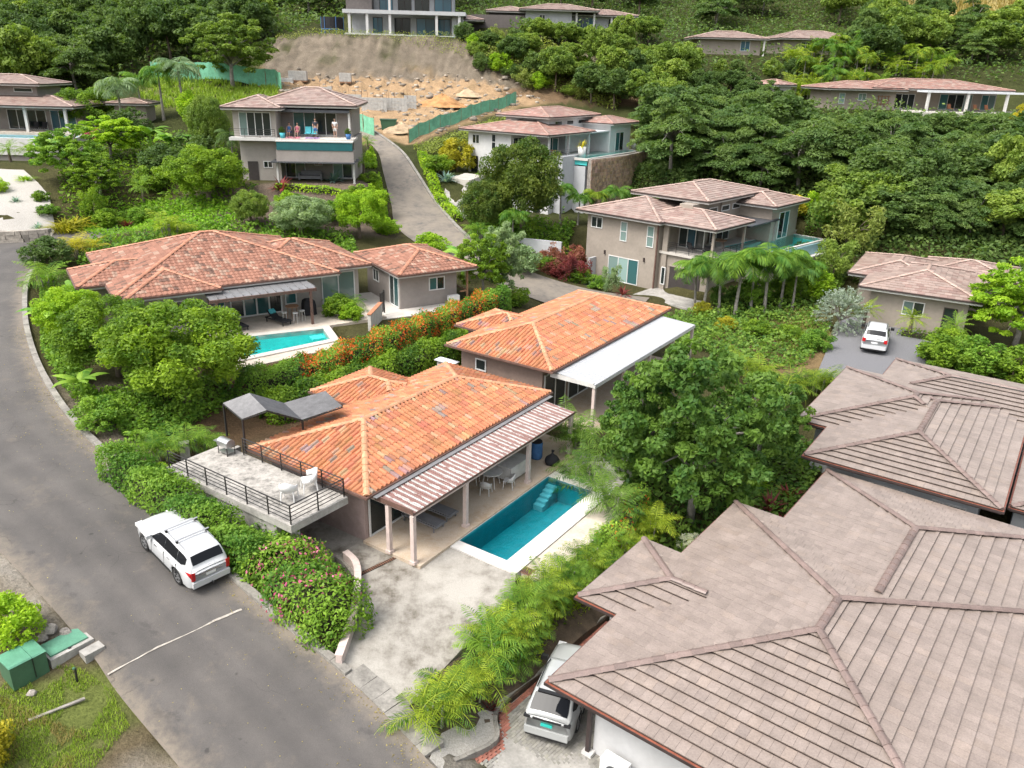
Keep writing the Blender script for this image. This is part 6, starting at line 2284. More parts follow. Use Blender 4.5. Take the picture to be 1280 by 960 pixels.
PL = [('areca', 'palm', 205, 575, 2.2, 1.5, 'dark green palm clump left of the terrace corner'), ('areca', 'palm', 248, 568, 2.3, 1.5, 'dark green palm clump right of the concrete stump by the terrace'),
      ('areca', 'broad', 732, 610, 3.0, 1.9, 'dark palm clump at the end of the patio'), ('areca', 'broad', 765, 640, 2.6, 1.7, 'dark palm clump between pool and big tree'), ('areca', 'broad', 720, 566, 3.2, 1.8, 'dark palm clump against the white side roof'),
      ('areca', 'areca', 985, 500, 3.0, 2.0, 'yellowish palm clump behind the big leafy tree'), ('areca', 'areca', 1022, 492, 2.7, 1.8, 'yellowish palm clump at the corner of the gravel court'), ('areca', 'areca', 940, 480, 2.8, 2.0, 'yellowish palm clump left of the gravel court'),
      ('palm', 'palm', 878, 392, 5.6, 2.9, 'left tall palm in front of the taupe house'), ('palm', 'palm', 918, 394, 6.2, 3.0, 'second tall palm in front of the taupe house'), ('palm', 'palm', 955, 390, 6.2, 3.0, 'right tall palm in front of the taupe house'), ('palm', 'broad', 990, 388, 4.6, 2.2, 'shorter dark palm right of the taupe house palms'),
      
      ('areca', 'palm', 62, 365, 3.4, 2.2, 'tall palm clump beside the road left of the mottled roof'), ('banana', 'banana', 75, 425, 3.2, 1.7, 'banana plant at the road edge with broad pale leaves'), ('banana', 'banana', 100, 395, 3.0, 1.6, 'banana plant with a yellowed leaf by the grey wall'),
      ('banana', 'hedge', 105, 500, 2.0, 1.3, 'dark banana plant beside the kerb'), ('bush', 'hedge', 128, 535, 1.5, 1.3, 'dark green shrub overhanging the kerb'), ('bush', 'lime', 190, 605, .9, .9, 'small shrub at the uphill end of the clipped hedge'),
      ('bush', 'lime', 18, 805, 1.75, 1.05, 'bright lime green round bush at the left edge by the road'), ('bush', 'yellow', -18, 955, 1.6, .9, 'yellow-green bush at the lower left edge'),
      ('rosette', 'red_leaf', 610, 893, .8, .6, 'dark red plant among the areca palms'), ('rosette', 'red_leaf', 962, 640, 1.2, .9, 'dark red leafed plant under the big tree near the brown roof'), ('rosette', 'red_leaf', 985, 625, 1.1, .8, 'second dark red leafed plant beside the gravel path'),
      ('rosette', 'lime', 945, 610, 1.3, 1.0, 'bright green spiky plant under the big tree'), ('spire', 'silver', 1048, 415, 3.6, 2.0, 'big silver-grey shrub left of the gravel court'), ('bush', 'hedge', 1020, 438, 1.5, 1.3, 'dense green shrub at the court corner below the silver one'),
      ('bush', 'mango', 985, 425, 1.2, 1.2, 'green shrub on the slope below the palms'), ('bush', 'mango', 945, 420, 1.2, 1.3, 'green shrub in front of the left palms'), ('bush', 'yellow', 905, 412, 1.1, 1.0, 'yellowish shrub right of the garage drive'), ('bush', 'yellow', 876, 396, 1.3, .9, 'yellow-green shrub at the garage corner'),
      ('bush', 'mango', 1175, 462, 2.4, 1.9, 'dense green shrub at the right side of the gravel court'), ('bush', 'hedge', 1215, 470, 2.8, 2.2, 'dark green shrub between court and lime tree'), ('bush', 'mango', 1262, 478, 2.6, 2.2, 'green shrub at the right edge above the brown roof'), ('bush', 'mango', 1185, 440, 1.9, 1.5, 'leafy green shrub beside the clipped hedge'),
      ('bush', 'white_flower', 862, 690, .9, .7, 'white flowering shrub at the corner of the nearest brown roof'),
      ('bush', 'mango', 425, 398, 1.7, 1.2, 'green shrub at the corner of the aqua pool terrace'), ('bush', 'lime', 440, 402, 1.3, .9, 'yellow-green shrub next to the terrace wall'), ('areca', 'palm', 432, 392, 2.3, 1.5, 'palm at the end of the aqua pool terrace')]
for k, lf, u, v, H, Rd, lb in PL:
    plant(k, lf, hit(u, v), H, Rd, lb)
for (x, y), lf, lb in (((.9, -1.0), 'areca', 'small palm behind the white car, left of three'), ((4.1, -1.1), 'areca', 'small palm behind the clipped hedge, middle of three'), ((7.0, -1.2), 'palm', 'small palm at the corner of the low house, right of three')):
    plant('fan', lf, gl(F2, (x, y))[0], 2.9, 1.7, lb)
for u, v, H, lf, lb in ((868, 386, 4.6, 'palm', 'short palm at the garage corner of the taupe house'), (898, 392, 5.0, 'broad', 'dark palm between the two left palms of the taupe house'), (938, 388, 5.4, 'palm', 'palm between the second and right tall palms of the taupe house'), (975, 384, 5.6, 'palm', 'tall palm right of the infinity pool wall'), (945, 378, 4.4, 'broad', 'dark palm close to the pool base wall'), (1000, 372, 4.2, 'palm', 'low palm at the right end of the infinity pool wall')):
    plant('palm', lf, hit(u, v), H, 2.7, lb)
for u, v, H, Rd, lf, lb in ((905, 384, 2.0, 1.5, 'broad', 'dark shrub under the left palms of the taupe house'), (940, 380, 2.4, 1.8, 'hedge', 'green shrub under the middle palms of the taupe house'), (985, 374, 2.6, 1.9, 'mango', 'leafy shrub under the right palms of the taupe house'), (1015, 372, 2.8, 1.9, 'lime', 'lime shrub below the end of the infinity pool')):
    plant('bush', lf, hit(u, v), H, Rd, lb)
PDL = [('scrub', 'scrub', 1062, 76, 5.2, 2.8, 'tall light green shrub right of the infinity pool'), ('scrub', 'jungle_light', 1040, 73, 4.0, 2.2, 'loose light shrub above the low house'), ('bush', 'yellow', 985, 84, 2.6, 2.0, 'yellow leaved shrub beside the infinity pool terrace'), ('bush', 'grey_green', 1006, 80, 2.4, 2.0, 'grey-green shrub on the pool terrace corner'), ('bush', 'lime', 1010, 84, 2.6, 1.6, 'lime green shrub behind the terrace corner'),
       ('bush', 'yellow', 572, 93, 3.8, 2.4, 'yellow-green flowering tree left of the white villa'), ('bush', 'mango', 548, 89, 2.0, 1.8, 'clipped green shrub by the upper drive'), ('rosette', 'blue_agave', 558, 87, 1.5, 1.5, 'large blue-grey agave by the upper drive'), ('rosette', 'blue_agave', 418, 79, 1.6, 1.5, 'blue-grey agave below the hillside house'),
       ('rosette', 'red_leaf', 352, 76, 1.6, 1.3, 'red leafed plant under the balcony pool'), ('bush', 'palm', 372, 75, 1.2, 1.1, 'green shrub in front of the lower terrace'), ('bush', 'lime', 358, 74, 1.8, 1.2, 'pale lime shrub in the stony garden'), ('bush', 'hedge', 395, 74, 1.1, 1.1, 'dark green shrub in the stony garden'), ('bush', 'palm', 412, 74, 1.9, 1.5, 'leafy shrub left of the upper road'),
       ('fan', 'palm', 455, 84, 2.8, 1.7, 'small palm at the roadside below the balcony'), ('fan', 'palm', 460, 92, 2.6, 1.6, 'small palm by the upper road bend'), ('fan', 'palm', 478, 79, 2.6, 1.6, 'small palm on the bank above the upper road'), ('bush', 'mango', 462, 81, 1.2, 1.2, 'clipped green shrub left of the upper road'), ('bush', 'lime', 470, 78, 1.5, 1.4, 'lime shrub on the bank of the upper road'), ('bush', 'lime', 486, 75, 1.6, 1.5, 'lime shrub next to the upper road surface'), ('bush', 'mango', 440, 76.5, 1.2, 1.2, 'green shrub on the garden slope'),
       ('bush', 'lime', 540, 71, 2.2, 1.8, 'bright green shrub behind the casita roof'), ('banana', 'banana', 578, 66, 4.0, 1.8, 'banana plant with one yellow leaf right of the casita'), ('banana', 'hedge', 600, 68, 3.6, 1.8, 'green banana plant beside the upper road'), ('broad', 'mango', 604, 60, 4.6, 2.2, 'green tree at the right corner of the casita'), ('bush', 'mango', 640, 62, 1.6, 1.6, 'bright green shrub behind the slender tree'), ('bush', 'grey_green', 655, 70, 2.4, 1.8, 'grey-green shrub by the lower bend of the upper road'),
       ('scrub', 'rust_leaf', 705, 75, 3.2, 2.0, 'rust-red shrub left of the taupe house'), ('scrub', 'rust_leaf', 690, 74, 2.8, 1.8, 'second rust-red shrub on the path below the hedge'), ('scrub', 'red_leaf', 722, 75, 3.2, 1.4, 'dark red shrub at the corner of the taupe house'), ('scrub', 'red_leaf', 708, 71, 2.4, 1.6, 'wine-red shrub beside the steps'), ('bush', 'rust_leaf', 696, 72, 1.8, 1.6, 'rust-brown low shrub at the road bend'), ('bush', 'mango', 722, 71.5, 1.3, 1.4, 'green shrub at the foot of the taupe wall'), ('bush', 'hedge', 745, 70.5, 1.2, 1.3, 'low green shrub in front of the glazed door'), ('rosette', 'blue_agave', 738, 71, 1.3, 1.2, 'blue agave in front of the taupe house'), ('scrub', 'grey_green', 764, 69.5, 2.6, 1.0, 'thin young tree before the glazed door'), ('rosette', 'red_leaf', 778, 69, 1.1, .9, 'dark croton by the garage apron'),
       ('palm', 'palm', 640, 75.5, 4.2, 2.2, 'palm at the foot of the big mango, right side'), ('palm', 'palm', 700, 84, 4.8, 2.3, 'slender palm before the white basement wall'), ('palm', 'palm', 722, 83.5, 3.8, 2.2, 'short palm by the white basement door'), ('palm', 'areca', 742, 84, 4.2, 2.3, 'palm at the foot of the stone wall'), ('palm', 'palm', 765, 85, 4.4, 2.3, 'right palm at the foot of the stone wall'), ('areca', 'palm', 600, 75.5, 2.8, 2.0, 'palm clump at the left foot of the mango'), ('areca', 'palm', 685, 72.5, 2.8, 1.6, 'small palm in the red shrubs'),
       ('broad', 'hedge', 92, 77, 5.4, 3.6, 'tall broad-leaved clump beside the white gravel garden'), ('broad', 'mango', 125, 75, 4.0, 2.6, 'big-leaved green clump at the garden edge'), ('banana', 'banana', 60, 83, 3.6, 2.0, 'banana plant below the infinity pool wall'), ('banana', 'hedge', 85, 86, 4.0, 2.0, 'banana plant against the infinity pool wall'), ('fan', 'palm', 14, 84, 3.0, 1.9, 'small palm on the white gravel at the left edge'), ('fan', 'jungle_light', 40, 84, 3.2, 1.9, 'second small palm on the white gravel'), ('fan', 'palm', 180, 75, 3.0, 1.7, 'small palm in the middle of the garden bank'), ('bush', 'mango', 190, 77, 2.4, 2.0, 'green shrub on the garden bank'), ('bush', 'jungle', 205, 80, 3.2, 2.6, 'dark shrub on the garden bank'), ('banana', 'banana', 215, 84, 4.2, 2.4, 'banana plant with pale leaves on the garden bank'), ('banana', 'hedge', 190, 86, 4.0, 2.4, 'banana plant left on the garden bank'), ('bush', 'jungle', 240, 84, 3.4, 2.8, 'dark shrub left of the hillside house'),
       ('palm', 'grey_green', 155, 95, 7.0, 3.2, 'tall drooping palm right of the left edge villa'), ('palm', 'palm', 205, 100, 7.4, 3.2, 'tall palm in the middle of the left slope'), ('palm', 'grey_green', 232, 100, 8.0, 3.4, 'tallest palm on the left slope'), ('palm', 'palm', 180, 101, 6.6, 3.0, 'palm between the two tall ones on the left slope'), ('palm', 'jungle', 293, 82, 5.0, 2.4, 'dark palm at the left wall of the hillside house'), ('mango', 'jungle_light', 265, 86, 6.6, 2.4, 'upright green tree left of the hillside house'), ('bush', 'jungle', 165, 92, 3.6, 3.0, 'dark green thicket under the left slope palms'), ('bush', 'red_leaf', 98, 101, 3.0, 2.2, 'dark red shrub behind the end of the infinity pool'), ('bush', 'pink_flower', 120, 95, 1.4, 1.3, 'pink flowering shrub by the infinity pool end'), ('bush', 'mango', 255, 96, 3.0, 2.6, 'light green shrub above the hillside house path'), ('bush', 'lime', 240, 99, 3.4, 2.0, 'pale green shrub under the tallest palm'),
       ('rosette', 'red_leaf', 160, 71.5, 1.3, 1.0, 'red spiky plant on the garden bank'), ('tuft', 'yellow', 82, 69.5, 1.6, 1.6, 'yellow-green grass clump at the end of the stone wall'), ('tuft', 'yellow', 95, 71, 1.6, 1.6, 'second yellow-green grass clump by the bank'), ('bush', 'mango', 138, 72, 1.7, 1.6, 'round green shrub above the ground cover'), ('bush', 'hedge', 180, 72, 1.5, 1.5, 'dark green shrub above the ground cover'), ('scrub', 'mango', 118, 73, 3.0, 1.4, 'young green tree above the ground cover'),
       ('bush', 'mango', 52, 73, 1.0, .9, 'small green shrub on the white gravel'), ('bush', 'hedge', 60, 71, 1.0, 1.0, 'small dark shrub at the edge of the white gravel'), ('rosette', 'blue_agave', 20, 72, .8, .7, 'tiny blue agave on the white gravel'), ('rosette', 'blue_agave', 48, 69.5, .9, .8, 'blue agave near the stone wall'), ('bush', 'lime', -2, 74, 1.5, 1.1, 'lime shrub at the left picture edge'), ('tuft', 'lime', 32, 77, .8, .9, 'grass clump on the white gravel'), ('areca', 'yellow', 100, 62, 2.6, 2.0, 'yellow-green palm behind the left end of the mottled roof'), ('areca', 'areca', 215, 66, 3.4, 2.2, 'pale palm showing over the mottled roof ridge'), ('bush', 'jungle', 60, 60, 2.2, 2.0, 'dark shrub at the bend of the road')]
for k, lf, u, D, H, Rd, lb in PDL:
    plant(k, lf, at_depth(u, D), H, Rd, lb)

# --- forest on the slopes
PADX = [(q, 0) for q, _, _ in PADS]
ROADP = [np.concatenate([a, b[::-1]])[:, :2] for a, b in ROADS]
SITE = np.array([q[:2] for q in pdp((330, 118, 106), (395, 165, 93), (510, 180, 96), (650, 132, 114), (735, 122, 120), (740, 75, 126), (600, 50, 126), (335, 44, 128))])
KNOLL = np.array([at_depth(u, D)[:2] for u, D in ((175, 104), (345, 100), (355, 113), (185, 118))])
placed = []


def forest(poly, n, kinds, hr, rr, label, group, mind=3.2, edge=1.2, lean=None, seed=1, vtop=None):
    """scatter trees over a polygon of (column, depth)"""
    r = random.Random(seed)
    pa = [np.array(at_depth(u, D)[:2]) for u, D in poly]
    lo, hi = np.min(pa, 0), np.max(pa, 0)
    k = tries = 0
    while k < n and tries < n * 60:
        tries += 1
        x, y = r.uniform(lo[0], hi[0]), r.uniform(lo[1], hi[1])
        X, Y = np.array([x]), np.array([y])
        if polydist(X, Y, pa)[0] > 0:
            continue
        if any((x - a) ** 2 + (y - b) ** 2 < mind * mind for a, b in placed):
            continue
        if any(polydist(X, Y, q)[0] < edge for q, _ in PADX) or (polydist(X, Y, SITE)[0] < 1.0 and 'earth cut' not in group) or any(polydist(X, Y, q)[0] < 1.5 for q in ROADP) or polydist(X, Y, KNOLL)[0] < 1:
            continue
        placed.append((x, y))
        kd, lf = r.choice(kinds)
        H, W_ = r.uniform(*hr), r.uniform(*rr)
        z = Z(x, y)
        if vtop:
            q = np.array([x, y, z]) - CAM
            D = q @ _fw
            u_, v_ = 640 + FPX * (q @ _rt) / D, 480 - FPX * (q @ _up) / D
            H = min(H, (v_ - (vtop(u_) if callable(vtop) else vtop)) * D / FPX / .97)
            if H < 1.0:
                continue
            W_ = min(W_, max(.62 * H, 1.3))
            if H < 3.2:
                kd = 'bush'
        plant(kd, lf, (x, y, z - .1), H, W_, label.replace('tree', {'jungle': 'dark green', 'jungle_light': 'light green', 'feather': 'grey-green'}.get(lf, 'green') + {'feather': ' layered feathery tree', 'bush': ' low bushy tree'}.get(kd, ' rounded tree'), 1) if 'tree' in label else label.replace('palm', {'areca': 'clumping', 'palm': 'tall'}.get(kd, 'green') + ' palm', 1), group, r.randint(0, 2))
        k += 1
    return k


J = ('jungle', 'jungle')
JL = ('jungle', 'jungle_light')
FE_ = ('feather', 'feather')
fc = []
fc.append(forest([(-60, 112), (150, 112), (185, 120), (330, 124), (330, 150), (-60, 150)], 60, [J, J, JL, ('feather', 'jungle')], (7, 10.5), (3.4, 5), 'tree on the lower left forested hill', 'jungle on the left hill', 4.2, 1.2, seed=1))
fc.append(forest([(-60, 150), (430, 150), (430, 215), (-60, 215)], 75, [J, JL, J, FE_], (8, 12), (4, 6), 'tree high on the left forested hill', 'jungle high on the left hill', 5.6, seed=2))
fc.append(forest([(430, 156), (1095, 158), (1110, 192), (1300, 196), (1300, 225), (430, 225)], 80, [J, JL, FE_, J], (8, 12), (4, 6), 'tree along the top of the hill', 'jungle along the hilltop', 6.4, seed=3))
fc.append(forest([(820, 128), (1000, 130), (1000, 144), (830, 144)], 14, [JL, J], (3, 6), (2.0, 3.0), 'tree around the cottages on the upper right slope', 'trees around the cottages', 3.2, .4, seed=4, vtop=74))
fc.append(forest([(1070, 133), (1300, 140), (1300, 162), (1070, 158)], 26, [J, JL, FE_], (6, 9.5), (3.2, 5), 'tree behind the long bungalow on the right slope', 'trees behind the bungalow', 4.2, seed=5))
fc.append(forest([(640, 121), (840, 112), (870, 134), (640, 130)], 44, [J, JL, JL], (3.5, 7), (2.2, 3.4), 'tree hanging over the earth cut in the middle of the slope', 'trees over the earth cut', 2.8, .6, seed=6, vtop=lambda u: 42 + 22 * math.sin(u * .37)))
fc.append(forest([(800, 106), (900, 92), (1010, 88), (1300, 82), (1300, 96), (1010, 101), (900, 108), (830, 114)], 60, [FE_, FE_, FE_, ('feather', 'jungle'), ('jungle', 'jungle')], (6.0, 10), (4.2, 5.8), 'tree on the middle right slope', 'feathery trees on the right slope', 3.9, .6, seed=7, vtop=lambda u: (150 if u > 1000 else 118) + 14 * math.sin(u * .31)))
fc.append(forest([(835, 120), (1000, 106), (1300, 100), (1300, 113), (1010, 115), (900, 126)], 80, [J, J, FE_], (2, 6), (2.0, 3.2), 'tree just below the long bungalow on the right slope', 'trees below the bungalow', 2.6, .6, seed=8, vtop=lambda u: 140 if u > 1000 else 88))
fc.append(forest([(1060, 76), (1300, 74), (1300, 84), (1050, 84)], 26, [J, FE_, JL], (4, 8), (2.6, 4.0), 'tree behind the low brown house', 'trees behind the low house', 2.8, .4, seed=9))
fc.append(forest([(985, 127), (1080, 129), (1080, 137), (990, 137)], 20, [('palm', 'areca'), ('areca', 'areca'), ('palm', 'palm')], (4.5, 6), (2.2, 3), 'palm in the bright palm grove above the long bungalow', 'palm grove above the bungalow', 2.0, .3, seed=10))
fc.append(forest([(1080, 127), (1175, 129), (1175, 136), (1080, 137)], 16, [('palm', 'areca'), ('areca', 'areca'), ('areca', 'palm')], (4, 5.5), (2.2, 3), 'palm behind the roof of the long bungalow', 'palms behind the bungalow roof', 2.0, .1, seed=11))
fc.append(forest([(590, 121.5), (770, 116), (770, 124), (580, 126.5)], 75, [('scrub', 'scrub'), ('bush', 'jungle_light'), ('bush', 'lime'), ('bush', 'jungle')], (1.4, 3.2), (1.3, 2.4), 'bush growing on the face of the earth cut', 'bushes on the earth cut', 1.8, .1, seed=12))
cover('undergrowth', 'dense green undergrowth beneath the feathery trees on the right slope', [at_depth(u, D) for u, D in ((800, 104), (900, 90), (1000, 84), (1040, 76), (1300, 72), (1300, 112), (1000, 116), (840, 122))], 34000, 1.5, 'feather', 31, .5)
cover('undergrowth', 'dark green undergrowth of the left forested hill', [at_depth(u, D) for u, D in ((-80, 112), (150, 112), (190, 120), (330, 126), (430, 150), (430, 215), (-80, 215))], 30000, 2.2, 'jungle', 32, .7)
cover('undergrowth', 'green undergrowth between the houses along the hilltop', [at_depth(u, D) for u, D in ((640, 128), (850, 124), (1000, 130), (1300, 132), (1300, 160), (1105, 162), (1105, 192), (1300, 196), (1300, 225), (430, 225), (430, 156), (620, 150))], 48000, 1.8, 'jungle', 33, .62)
cover('undergrowth', 'low leafy growth around the taupe house and the low house', [at_depth(u, D) for u, D in ((800, 63), (850, 56), (930, 54), (1010, 54), (1045, 62), (1060, 74), (1010, 84), (960, 68))], 14000, .7, 'broad', 34, .28)
cover('undergrowth', 'leafy growth on the garden slope below the hillside house', [at_depth(u, D) for u, D in ((75, 70), (300, 72), (330, 78), (280, 92), (140, 96), (80, 88))], 6500, .8, 'mango', 35, .38)
cover('undergrowth', 'dark leafy growth on the bank behind the low house', [at_depth(u, D) for u, D in ((1040, 74), (1120, 68), (1300, 66), (1300, 78), (1040, 82))], 9000, 1.0, 'jungle', 41, .42)
cover('undergrowth', 'leafy growth behind the mottled terracotta roof', [at_depth(u, D) for u, D in ((95, 60), (200, 60.5), (330, 63), (450, 67), (440, 72), (300, 70), (200, 67), (110, 66))], 9000, .7, 'hedge', 42, .3)
cover('undergrowth', 'leafy growth on the bank right of the white villa', [at_depth(u, D) for u, D in ((730, 82), (790, 82), (860, 90), (880, 96), (830, 104), (795, 97))], 9000, .9, 'feather', 43, .4)
cover('undergrowth', 'yellowish grass and weeds between the mesh fence and the white villa', [at_depth(u, D) for u, D in ((516, 95), (560, 99.5), (640, 109), (700, 112), (640, 103), (575, 96), (545, 90), (528, 92))], 7000, .5, 'scrub', 44, .25)
cover('bank_growth', 'grass and weeds hanging over the right half of the earth cut', [at_depth(u, D) for u, D in ((600, 122), (690, 119), (770, 115), (790, 122), (700, 126), (600, 127))], 9000, 1.3, 'scrub', 45, .35)
cover('undergrowth', 'leafy growth close to the kerb on the inside of the road bend', [hit(u, v) for u, v in ((50, 345), (52, 440), (78, 485), (112, 525), (150, 520), (110, 430), (95, 370))], 6000, .5, 'hedge', 46, .2)
cover('undergrowth', 'leafy growth beside the upper road', [at_depth(u, D) for u, D in ((450, 76), (490, 76), (478, 90), (470, 96), (440, 84))], 5000, .6, 'lime', 36, .3)
cover('undergrowth', 'leafy growth right of the upper road below the big mango', [at_depth(u, D) for u, D in ((590, 76), (690, 74), (720, 82), (700, 92), (600, 90), (578, 84))], 8000, .8, 'hedge', 37, .36)
cover('undergrowth', 'leafy growth along the kerb below the big green tree', [hit(u, v) for u, v in ((60, 440), (120, 505), (165, 560), (215, 545), (300, 500), (200, 430), (90, 400))], 9000, .5, 'hedge', 38, .2)
cover('undergrowth', 'leafy growth under the areca palms', gl(FM, (1.0, -7.2), (6, -6.8), (10.5, -6.8), (10.5, -8.0), (2, -8.6), (-1.5, -8.6)), 7000, .45, 'areca', 39, .2)
print('forest', fc)


# ------------------------------------------------------------------ vehicles
def lerp(x, pts):
    return float(np.interp(x, [p[0] for p in pts], [p[1] for p in pts]))


def suv(label, pos, yaw, pitch, L, W, H, paint, kind, k=1.0):
    """sport utility car, nose towards local +x, wheels on z = 0"""
    root = thing('parked_car', label, 'car', pos, 0, None, k)
    root.rotation_euler = Matrix.Rotation(yaw, 4, 'Z').to_euler()
    root.rotation_euler = (Matrix.Rotation(yaw, 4, 'Z') @ Matrix.Rotation(-pitch, 4, 'Y')).to_euler()
    h = L / 2
    wr = .37
    xa, xr = h - .92, -h + 1.03        # wheel centres
    boxy = kind == 'boxy'
    belt = [(-h, 1.0), (-h + .06, 1.10), (-h * .6, 1.12), (0, 1.08), (h * .36, 1.06), (h * .45, 1.05), (h * .8, .98), (h * .94, .88), (h, .62)]
    wid = [(-h, .80), (-h + .07, .90), (-h + .3, .97), (-h * .5, 1), (h * .5, 1), (h * .78, .97), (h * .93, .86), (h, .62)]
    xsn = np.unique(np.concatenate([np.linspace(-h, h, 40), xa + wr * 1.16 * np.cos(np.linspace(0, math.pi, 9)), xr + wr * 1.16 * np.cos(np.linspace(0, math.pi, 9)), [-h + .03, h - .03, h - .1]]))
    mb = MB()
    rows = []
    for x in xsn:
        top = lerp(x, belt)
        w = W / 2 * lerp(x, wid)
        zb = .30 if abs(x) < h - .25 else .30 + .10 * (abs(x) - h + .25) / .25
        for xc in (xa, xr):
            d = abs(x - xc)
            if d < wr * 1.16:
                zb = max(zb, wr + math.sqrt(max(0, (wr * 1.16) ** 2 - d * d)))
        zs = [zb, max(zb + .01, .52), max(zb + .02, .80), max(zb + .03, top - .07), top, top + .02]
        ys = [w * .965, w, w * .99, w * .965, w * .86, 0]
        if x > h * .42:
            ys[4] = w * .8
            zs[5] = top + .045
        rows.append([(x, y, z) for y, z in zip(ys, zs)])
    vs = []
    for r_ in rows:
        vs += r_ + [(x, -y, z) for x, y, z in r_[-2::-1]]
    n = 11
    fs = [(i * n + k, i * n + k + 1, (i + 1) * n + k + 1, (i + 1) * n + k) for i in range(len(rows) - 1) for k in range(n - 1)]
    fs += [tuple(range(n)), tuple(range((len(rows) - 1) * n, len(rows) * n))[::-1]]
    mb.add(vs, fs)
    # cabin
    x0, x1 = -h + .05, h * .40
    roof = [(x0, 1.10), (x0 + .10, 1.30 if not boxy else 1.2), (x0 + .38 if not boxy else x0 + .62, H - .10), (x0 + .62 if not boxy else x0 + .85, H - .04), (-h * .15, H), (h * .04, H - .03), (h * .10, H - .07), (x1, 1.05)]
    cx = np.unique(np.concatenate([np.linspace(x0, x1, 34), [p[0] for p in roof]]))

    def sect(x):
        r_, b = lerp(x, roof), lerp(x, belt) - .02
        w = W / 2 * lerp(x, wid)
        k = (r_ - b) / (H - 1.06)
        return b, r_, w * .93, w * (.93 - .19 * max(0, k))
    rows = []
    for x in cx:
        b, r_, wb, wt = sect(x)
        rows.append([(x, wb, b), (x, wb * .5 + wt * .5 + .012, b * .5 + r_ * .5), (x, wt, r_ - .055), (x, wt * .93, r_ - .012), (x, wt * .55, r_ + .012), (x, 0, r_ + .02)])
    vs = []
    for r_ in rows:
        vs += r_ + [(x, -y, z) for x, y, z in r_[-2::-1]]
    fs = [(i * n + k, i * n + k + 1, (i + 1) * n + k + 1, (i + 1) * n + k) for i in range(len(rows) - 1) for k in range(n - 1)]
    fs += [tuple(range(n)), tuple(range((len(rows) - 1) * n, len(rows) * n))[::-1]]
    mb.add(vs, fs)
    body = mb.build('body', paint, root, True)
    for p in body.data.polygons:
        p.use_smooth = True
    # glass
    for s in (-1, 1):
        for a, b_ in ((-h + .46, -h + 1.05), (-h + 1.065, -h + 2.0), (-h + 2.015, h * .30)):
            q = np.linspace(a, b_, 9)
            vs, fs = [], []
            for x in q:
                b, r_, wb, wt = sect(x)
                z0, z1 = b + .05, r_ - .10
                if x < -h + .75:
                    z0 += .12 * (1 - (x - (-h + .5)) / .25)
                z1 = max(z1, z0 + .02)
                for z in (z0, (z0 + z1) / 2, z1):
                    f = (z - b) / max(r_ - .055 - b, .05)
                    y = wb + (wt - wb) * f + .014 + .012 * (1 - abs(2 * f - 1))
                    vs.append((x, s * y, z))
            for i in range(8):
                for k in range(2):
                    f_ = (3 * i + k, 3 * i + 3 + k, 3 * i + 4 + k, 3 * i + 1 + k)
                    fs.append(f_ if s < 0 else f_[::-1])
            MB().add(vs, fs).build('side_window', 'car_glass', root)

    def screen(name, xa_, xb_, m0, m1):
        vs, fs = [], []
        q = np.linspace(xa_, xb_, 7)
        for x in q:
            b, r_, wb, wt = sect(x)
            for k in range(7):
                y = (k / 3 - 1)
                vs.append((x, y * wt * .88, r_ + .028 - .02 * abs(y) ** 2))
        for i in range(6):
            for k in range(6):
                fs.append((7 * i + k, 7 * i + 7 + k, 7 * i + 8 + k, 7 * i + 1 + k))
        # nudge outwards along the slope
        dx = xb_ - xa_
        dz = lerp(xb_, roof) - lerp(xa_, roof)
        ln = math.hypot(dx, dz)
        nx, nz = -dz / ln * .012, dx / ln * .012
        vs = [(x + nx, y, z + nz) for x, y, z in vs]
        return MB().add(vs, fs).build(name, 'car_glass', root)
    screen('windscreen', h * .115, x1 - .05, 0, 0)
    screen('rear_window', x0 + .115, (x0 + .36) if not boxy else x0 + .60, 0, 0)
    # wheels
    for xc in (xa, xr):
        for s in (-1, 1):
            T = Matrix.Translation((xc, s * (W / 2 - .12), wr)) @ Matrix.Rotation(R(-90 * s), 4, 'X')
            ty = MB().lathe([(wr * .66, -.1), (wr * .93, -.11), (wr, -.07), (wr, .07), (wr * .93, .105), (wr * .68, .10)], 24, T).build('wheel', 'rubber', root, True)
            rm = MB()
            rm.lathe([(.0, .05), (wr * .30, .055), (wr * .30, .03)], 12, T)
            rm.lathe([(wr * .60, .085), (wr * .68, .095), (wr * .68, .06)], 24, T)
            for k in range(6):
                rm.bx(wr * .1, wr * .64, -.032, .032, .045, .085, T=T @ Matrix.Rotation(k * math.pi / 3, 4, 'Z'))
            rm.build('rim', 'rim', ty)
            MB().lathe([(0, -.02), (wr * .64, -.01)], 16, T).build('brake_disc', 'car_dark', ty)
    # wheel housings and sills keep the light out
    part(root, 'underbody', 'car_dark', (-h + .15, h - .2, -W / 2 + .3, W / 2 - .3, .22, .7), (xr + .5, xa - .5, -W / 2 + .06, W / 2 - .06, .26, .38))
    part(root, 'rear_bumper', paint, (-h - .07, -h + .16, -W / 2 * .86, W / 2 * .86, .40, .66))
    part(root, 'bumper_trim', 'car_dark', (-h - .05, -h + .16, -W / 2 * .80, W / 2 * .80, .31, .40))
    part(root, 'number_plate', 'plate_teal' if boxy else 'plate_white', (-h - .022, -h + .02, -.2, .2, .78, .89))
